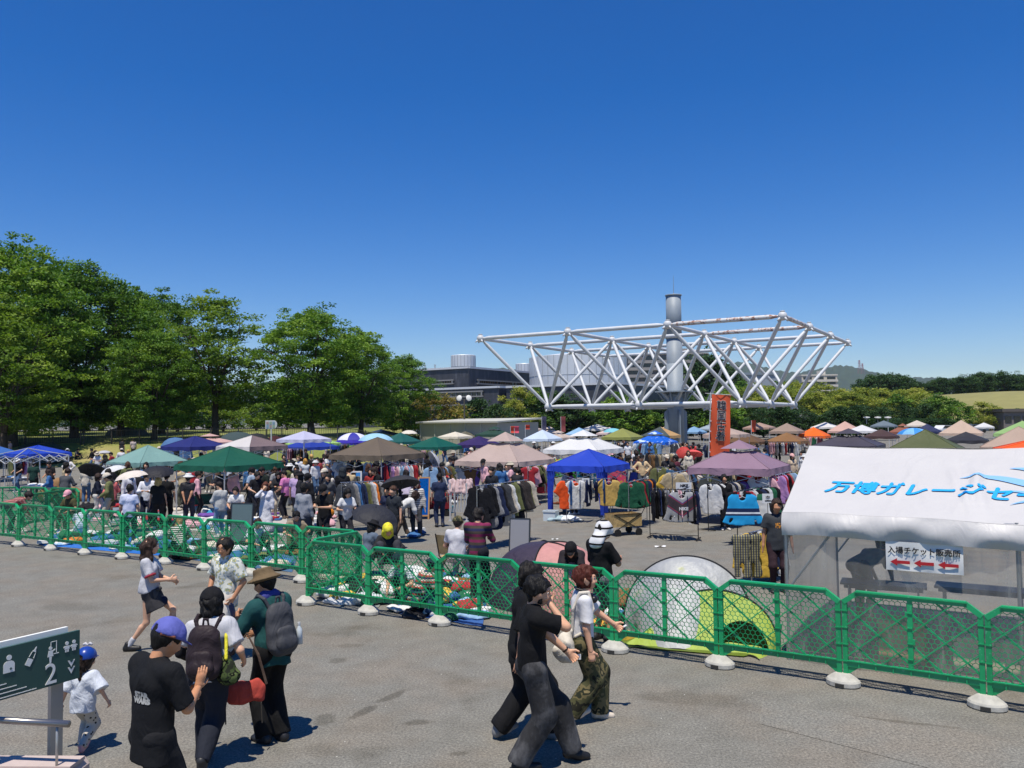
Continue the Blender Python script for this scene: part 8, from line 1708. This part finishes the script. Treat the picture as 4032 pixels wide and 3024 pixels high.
# ------------------------------------------------------------------ the crowd between the stalls
CROWD = [  # head x, head y, height, facing deg, pose, top, bottom, hair, hat, words
 (43, 1912, 1.45, -60, 'bend', ('long', plaid('redplaid', '8c4a48', 'b08078', '5a2a2c')), ('pants', '3a3c44'), ('mop', '1c1512'), None, 'man in a red plaid shirt bending at the left edge'),
 (133, 1812, 1.72, 10, 'stand', ('tee', '1d3a34'), ('pants', '232428'), ('short', '15120f'), None, 'man in a dark green T-shirt at the bare white frame'),
 (199, 1814, 1.7, 160, 'stand_look', ('tee', '1a1a1c'), ('pants', 'b8ae9c'), ('short', '1a1512'), None, 'person in a black top and beige trousers at the bare white frame'),
 (270, 1798, 1.62, 175, 'arms_hip', ('long', 'd4d0cc'), ('pants', '6c88a4'), ('long', '4a2f22'), ('cap', '1a1a1c'), 'long-haired woman in a white blouse and jeans before the lawn'),
 (381, 1860, 1.62, -70, 'walk', ('long', '1b2030'), ('wide', 'cfcac2'), ('bob', '2f1f18'), None, 'woman in a navy polo top and white trousers'),
 (440, 1866, 1.62, 60, 'stand_look', ('long', 'd8746e'), ('skirt', '4a4038'), ('bob', '1a1512'), ('bucket', '1a1a1c'), 'woman in a coral cardigan and black hat'),
 (510, 1905, 1.66, 8, 'stand', ('tee', 'c4c8dc'), ('pants', '2a2d38'), ('short', '15120f'), None, 'man in a white T-shirt with blue shoulders under the cream umbrella'),
 (580, 1858, 1.74, 195, 'phone', ('long', 'd4d4da'), ('pants', '1f2230'), ('short', '15120f'), None, 'man in a white shirt looking at his phone under the black umbrella'),
 (623, 1876, 1.64, 15, 'stand', ('tee', '232120'), ('wide', '2a2828'), ('bob', 'b49a64'), None, 'blonde woman in a black T-shirt seen from behind'),
 (655, 1858, 1.74, 10, 'stand', ('tee', '15161a'), ('pants', '18181c'), ('short', '15120f'), None, 'man in a black T-shirt with a white back print'),
 (282, 1915, 1.35, 170, 'sit', ('tee', '4c4a30'), ('pants', '3a3a34'), ('short', '15120f'), ('cap', 'd49aa4'), 'seller in an olive T-shirt and pink cap sitting by the chalkboard'),
 (411, 1792, 1.35, 20, 'sit', ('tee', '4a5870'), ('pants', '2a2c34'), ('short', '15120f'), None, 'person on a chair under the silver umbrella'),
 (441, 1779, 1.68, 90, 'stand_look', ('tee', '8c2430'), ('pants', '2a2a30'), ('short', '1d1512'), None, 'person in a red T-shirt beside the silver umbrella'),
 (507, 1770, 1.66, 120, 'stand', ('tee', '6a6450'), ('pants', '3a3a34'), ('short', 'b4924e'), None, 'blond person behind the sea-green canopy'),
 (741, 1864, 1.70, 5, 'back_hands', ('tee', '26262a'), ('pants', '262b38'), ('short', '15120f'), ('bucket', 'd2d2d0'), 'man in a white sun hat and black T-shirt with hands behind his back'),
 (869, 1893, 1.62, 50, 'phone', ('long', 'b4b4b0'), ('pants', '6f8ca8'), ('short', '1d1512'), None, 'woman in a grey hooded top beside the green pushcart'),
 (937, 1895, 1.40, 175, 'sit', ('tee', 'd2d2d0'), ('pants', '1e1e22'), ('short', '15120f'), None, 'man in a white T-shirt sitting under the dark green canopy'),
 (998, 1838, 1.74, 60, 'stand_look', ('tee', '9aaabc'), ('pants', '2a2d38'), ('short', '15120f'), ('cap', '1c1c20'), 'man in a pale blue shirt and black cap under the dark green canopy'),
 (1038, 1836, 1.78, 140, 'stand_look', ('tee', '1b2420'), ('pants', '222226'), ('short', '15120f'), None, 'tall man in black beside the white umbrella'),
 (1046, 1896, 1.58, 185, 'drink', ('long', 'cfcfd6'), ('longskirt', 'd2d2d6'), ('bob', '5a3222'), None, 'woman in a white dress drinking behind the fence'),
 (1124, 1850, 1.66, 70, 'stand_look', ('tee', 'd07cae'), ('pants', '2a2a30'), ('short', '15120f'), None, 'person in a bright pink T-shirt with a black bag'),
 (1174, 1795, 1.66, 190, 'stand', ('tee', 'd0d0d2'), ('pants', '33343c'), ('short', '6a5238'), None, 'person in a white T-shirt by the dark clothes rail'),
 (1202, 1805, 1.64, 20, 'stand', ('tank', 'c4c8cc'), ('pants', '30323a'), ('bob', 'b8863c'), None, 'woman with dyed golden hair'),
 (1226, 1788, 1.74, 10, 'stand', ('tee', '18181b'), ('pants', '26262a'), ('short', 'c49a5a'), None, 'tall blond man in black'),
 (1166, 1850, 1.70, -20, 'stand', ('tee', 'b49cc0'), ('pants', '3a3a44'), ('mop', '15120f'), None, 'man in a lavender T-shirt'),
 (1210, 1864, 1.68, -30, 'stand', ('long', '1c1c20'), ('pants', '232328'), ('short', '15120f'), ('cap', '1a1a1e'), 'person in a black shirt and black cap next to the lavender T-shirt'),
 (1196, 1900, 1.72, -25, 'stand', ('long', '8d9098'), ('pants', '4a4f5c'), ('mop', '100e0d'), None, 'man in a grey raglan shirt with navy sleeves behind the fence'),
 (1278, 1902, 1.70, 165, 'phone', ('tee', '1b1b1d'), ('pants', '232326'), ('short', '15120f'), ('cap', '1d1d20'), 'man in a black cap with an orange shoulder bag'),
 (1280, 1785, 1.62, 30, 'browse', ('long', 'c99aa4'), ('pants', '4a4a3a'), ('long', '1d1512'), None, 'woman in a pale pink shirt at the rail left of the brown canopy'),
 (1292, 1850, 1.64, 20, 'hold_up', ('long', 'cfcac4'), ('pants', '3a3a40'), ('bob', '3a2a20'), None, 'woman in cream holding up a garment'),
 (1349, 1838, 1.76, 10, 'stand', ('long', '1a1a1e'), ('pants', '222226'), ('short', '101010'), ('scarf', cloth('2e3338')), 'person in a dark hooded jacket with a black rucksack'),
 (1363, 1914, 1.60, 200, 'browse', ('tee', 'cfcfd0'), ('pants', '2a2a30'), ('long', '100e0d'), None, 'dark-haired woman behind the rack of loose shirts'),
 (1525, 1914, 1.50, 170, 'stand', ('tee', '262c44'), ('pants', '2a2c38'), ('short', '15120f'), None, 'boy in a navy T-shirt beside the bending woman'),
 (1550, 1912, 1.62, 150, 'stand', ('tee', '2a2e34'), ('pants', '33343a'), ('short', '4a3224'), None, 'person in a dark grey T-shirt under the dark grey umbrella'),
 (1681, 1785, 1.72, 10, 'stand', ('tee', '18181c'), ('pants', '232328'), ('mop', '15120f'), None, 'man in black right of the brown canopy'),
 (1780, 1795, 1.70, 80, 'phone', ('tee', '5a5c68'), ('pants', '33343c'), ('mop', '1d1512'), None, 'man in a grey T-shirt reading beside the beige canopy'),
 (1730, 1862, 1.66, 10, 'stand', ('tee', '26304a'), ('pants', '26304a'), ('short', '15120f'), None, 'person in dark blue behind the tipped silver umbrella'),
 (2178, 1778, 1.70, 120, 'stand_look', ('tee', 'c8c8c8'), ('pants', '33343c'), ('mop', '15120f'), None, 'man between the beige and the royal blue canopies'),
 (2224, 1838, 1.62, 100, 'stand_look', ('tee', 'cfcfcf'), ('pants', '4a6484'), ('long', '1d1512'), None, 'woman in a white T-shirt and jeans inside the royal blue canopy'),
 (2260, 1840, 1.62, 80, 'browse', ('tee', 'c45c94'), ('pants', '26262a'), ('bob', '2a1c16'), None, 'person in a magenta top inside the royal blue canopy'),
 (2471, 1740, 1.74, 175, 'stand', ('tee', 'd0d0d2'), ('pants', '1d1d20'), ('short', '15120f'), None, 'man in a white T-shirt right of the large white canopy'),
 (2502, 1768, 1.60, 185, 'stand_look', ('tee', 'cfcfcf'), ('longskirt', '1c1c20'), ('bob', '15120f'), None, 'woman in a white top and black dress right of the large white canopy'),
 (2527, 1790, 1.72, 180, 'arms_hip', ('long', 'cdb28a'), ('pants', '4a5058'), ('short', '15120f'), ('cap', '1d1d1f'), 'man in an open tan shirt with hands on his hips'),
 (2639, 1818, 1.70, -70, 'phone', ('tee', '33526e'), ('pants', '2a2c34'), ('mop', '15120f'), None, 'man in a blue T-shirt holding a clipboard'),
 (2650, 1802, 1.60, 10, 'stand', ('long', 'b8a8a0'), ('pants', '33343a'), ('long', '5a3222'), None, 'brown-haired woman before the rack right of the cloud canopy'),
 (2730, 1740, 1.66, 20, 'stand', ('tee', 'd84a48'), ('pants', '2a2a30'), ('short', '15120f'), None, 'person in a coral red shirt left of the orange banner'),
 (2705, 1742, 1.72, 160, 'stand', ('tee', '1a1a1c'), ('pants', '222226'), ('short', '15120f'), None, 'person in black left of the coral red shirt'),
 (2752, 1748, 1.70, 30, 'stand', ('tee', '1d1d20'), ('pants', '26262a'), ('mop', '15120f'), None, 'person in black right of the coral red shirt'),
 (3118, 1786, 1.60, 185, 'stand', ('long', 'c0ac94'), ('pants', '8a7a68'), ('long', '2a1c16'), ('cap', 'd4a4a0'), 'woman in beige with a pink cap at the tent corner'),
 (2892, 1868, 1.40, 160, 'sit', ('tee', '4a444c'), ('pants', '2a2a30'), ('short', '15120f'), None, 'seller sitting in the shade of the mauve canopy'),
 (2850, 1866, 1.62, 180, 'stand', ('tee', '1a1a1c'), ('pants', '222226'), ('mop', '15120f'), None, 'dark-clothed seller standing under the mauve canopy'),
 (2030, 1838, 1.62, -30, 'browse', ('long', '2a2a2e'), ('pants', '26262a'), ('mop', '1a1512'), None, 'shopper in dark clothes under the beige canopy'),
 (1935, 1840, 1.66, 160, 'stand', ('tee', '23252c'), ('pants', '2a2a30'), ('short', '1a1512'), None, 'seller in black behind the clothes at the beige canopy'),
 (1250, 1800, 1.66, 180, 'stand', ('tee', '8a3a3c'), ('pants', '2a2a30'), ('short', '15120f'), None, 'person in a dull red T-shirt by the royal blue canopy on the left'),
 (1460, 1842, 1.64, 180, 'stand', ('tee', '8a2c2a'), ('wide', '26304a'), ('long', '1d1512'), None, 'person in a dark red top under the brown canopy'),
 (1600, 1846, 1.66, 10, 'browse', ('long', 'c8bccc'), ('pants', '33343c'), ('bob', '1d1512'), None, 'shopper in pale lilac at the rail beside the brown canopy'),
]
COUNT = 0
for i, (px, py, H, fz, ps, top, bot, hair, hat, words) in enumerate(CROWD):
    zz = {'sit': .74, 'bend': .72, 'squat': .6}.get(ps, 1.0); hh = H if ps != 'sit' else H
    Hb = H if ps not in ('sit', 'bend') else 1.68
    p = gp(px, py, H); fem = 1.0 if any(wd in words for wd in ('woman', 'dress', 'lilac')) else 0.0
    person(words, p, R(fz), Hb, ps, top, bot, hair, hat, random.choice(['26262a', 'c8c4bc', '6a5a4c', '1d1d20']), SKINS[i % 4], fem, res=.024, group='shoppers and sellers between the stalls')
# the pair by the wooden mirror
p = gp(1642, 2112); person('woman with long red hair and a striped top leaning in beside the wooden mirror', p, R(176), 1.62, 'stand', ('long', striped('thinstripe', ['cfcac4', '4a4a4c', 'cfcac4'], .06)), ('wide', cloth('3a3b40')), ('long', '5a2420'), None, '222226', 'd8ae90', fem=1, res=.018)
p = gp(1580, 2118); person('woman in a white blouse bending over beside the red-haired woman', p, R(-70), 1.62, 'bendwoman', ('three', cloth('d0d0ce')), ('wide', cloth('6a5848')), ('bob', '2a1d17'), None, 'cfcac4', 'd2a486', fem=1, res=.018)
carry_p = gp(1285, 2010, .9); t = thing('shoulder_bag', 'orange and yellow shoulder bag of the man in the black cap', 'bag', (carry_p.x+.02, carry_p.y-.22, .72), .2); V, Q = solid([cone((-.1, 0, .1), (.12, 0, .14), .12, .12, .03, ((0, 1, 0), .5)), cone((.05, -.06, .26), (.06, -.05, .12), .06, .075, .02)], .018); obj('bag_body', raw_mesh('bag_body', [(V, Q)], cloth('d8862c')), t); g = MB(); g.tube([(-.05, 0, .2), (.0, .02, .45), (.12, .06, .68)], .02, 6); g.build('strap', cloth('d8862c'), t)
# further shoppers, deep in the aisles
rs = random.Random(21); TOPC = ['d2d2d0', '1c1c20', '26304a', '8e8e90', 'c9bfae', '4a4c50', 'a83038', 'd8a8b0', '3e6a9c', '6c7048', '18181b', 'cfcfd2', '2c2c30', 'b8a684', '5a2a36']; PANC = ['26262a', '26304a', '8a8478', '4a6484', 'b8ae9c', '1d1d20', '5a5a4c']; NMT = dict(CN); NMT.update({'26304a': 'dark blue', 'd2d2d0': 'white', 'cfcfd2': 'off-white', '18181b': 'jet black', '2c2c30': 'dark grey', '8a8478': 'khaki', '4a6484': 'denim', 'b8ae9c': 'stone', '1d1d20': 'black', '5a5a4c': 'moss', '26262a': 'black'})
FARP = []
for k in range(260):
    px = rs.uniform(30, 3180) if k < 150 else rs.uniform(1700, 3150) if k < 190 else rs.uniform(200, 1700); d = rs.choice([rs.uniform(29, 42), rs.uniform(36, 60), rs.uniform(44, 64)]) if k < 190 else rs.uniform(26.5, 40); x = at(px, 1700, d).x
    if 1560 < px < 1780 and d < 33 or 2060 < px < 2700 and d < 33: continue
    if any((Vector((x, d)) - Vector((c['x'], c['d']))).length < c['w']*.62 for c in CANOPY.values()) and rs.random() < .5: continue
    if any((q - Vector((x, d))).length < .7 for q in FARP): continue
    FARP.append(Vector((x, d)))
FARP.sort(key=lambda q: q.x/q.y)
for i, q in enumerate(FARP):
    tc, pc_ = rs.choice(TOPC), rs.choice(PANC); fem = float(rs.random() < .5); near = min(CANOPY.items(), key=lambda kv: (Vector((kv[1]['x'], kv[1]['d'])) - q).length)[1]['t']['label'].split(' canopy')[0]
    hat = rs.choice([None, None, None, ('cap', rs.choice(['1c1c20', 'c9bfae', '26304a'])), ('bucket', rs.choice(['d2d2d0', 'b8ae9c', '1c1c20']))])
    lb = ' '.join(('shopper in %s top and %s trousers near the %s canopy' % (NMT[tc], NMT[pc_], near)).split()[:16])
    if lb in SEENL: continue
    SEENL[lb] = 1
    person(lb, (q.x, q.y), rs.uniform(0, 6.28), rs.uniform(1.56, 1.78), rs.choice(['stand', 'stand_look', 'browse', 'walk', 'walk2', 'phone', 'stand']), (rs.choice(['tee', 'long']), tc), ('pants', pc_), (rs.choice(['short', 'mop', 'bob', 'long']) if fem else rs.choice(['short', 'mop']), rs.choice(['15120f', '2a1c16', '4a3020', '15120f'])), hat, rs.choice(['26262a', 'c8c4bc']), rs.choice(SKINS), fem, res=.03, group='shoppers deep in the market')
# people resting in the shade of the lawn
for i, (px, py, c) in enumerate(((40, 1760, 'c8a8b0'), (210, 1755, 'c4c8cc'), (265, 1757, '8e9aa8'), (300, 1760, '4a4c50'), (960, 1716, '33343a'), (480, 1735, '2a2a30'), (525, 1738, 'b8a8a4'), (1468, 1698, 'b8c0cc'), (1605, 1702, 'cfcfd2'))):
    p = at(px, py, 69); zg = lawn_z(p.x, 69); sit = i in (1, 2, 3)
    person('%s on the shaded lawn, %s from the left' % ('person sitting' if sit else 'person standing', ORD[i]), (p.x, 69), R(150 + 40*i), 1.66, 'ground' if sit else 'stand', ('tee', c), ('pants', '33343a'), ('short', '15120f'), None, res=.03, group='people in the park shade', z=zg)
# ================================================================== the air
hz = MB(); hz.box((0, 3200, 209), (14000, 6700, 420)); HAZE = bpy.data.materials.new('haze'); HAZE.use_nodes = True; nt = HAZE.node_tree; nt.nodes.remove(nt.nodes['Principled BSDF'])
pv = nt.nodes.new('ShaderNodeVolumePrincipled'); pv.inputs['Color'].default_value = (.78, .86, 1.0, 1); pv.inputs['Density'].default_value = .00007; pv.inputs['Anisotropy'].default_value = .2
nt.links.new(pv.outputs[0], nt.nodes['Material Output'].inputs['Volume'])
o = hz.build('haze', HAZE); o['kind'] = 'stuff'; o['label'] = 'thin blue air between the market and the hills'
sc.cycles.volume_bounces = 0
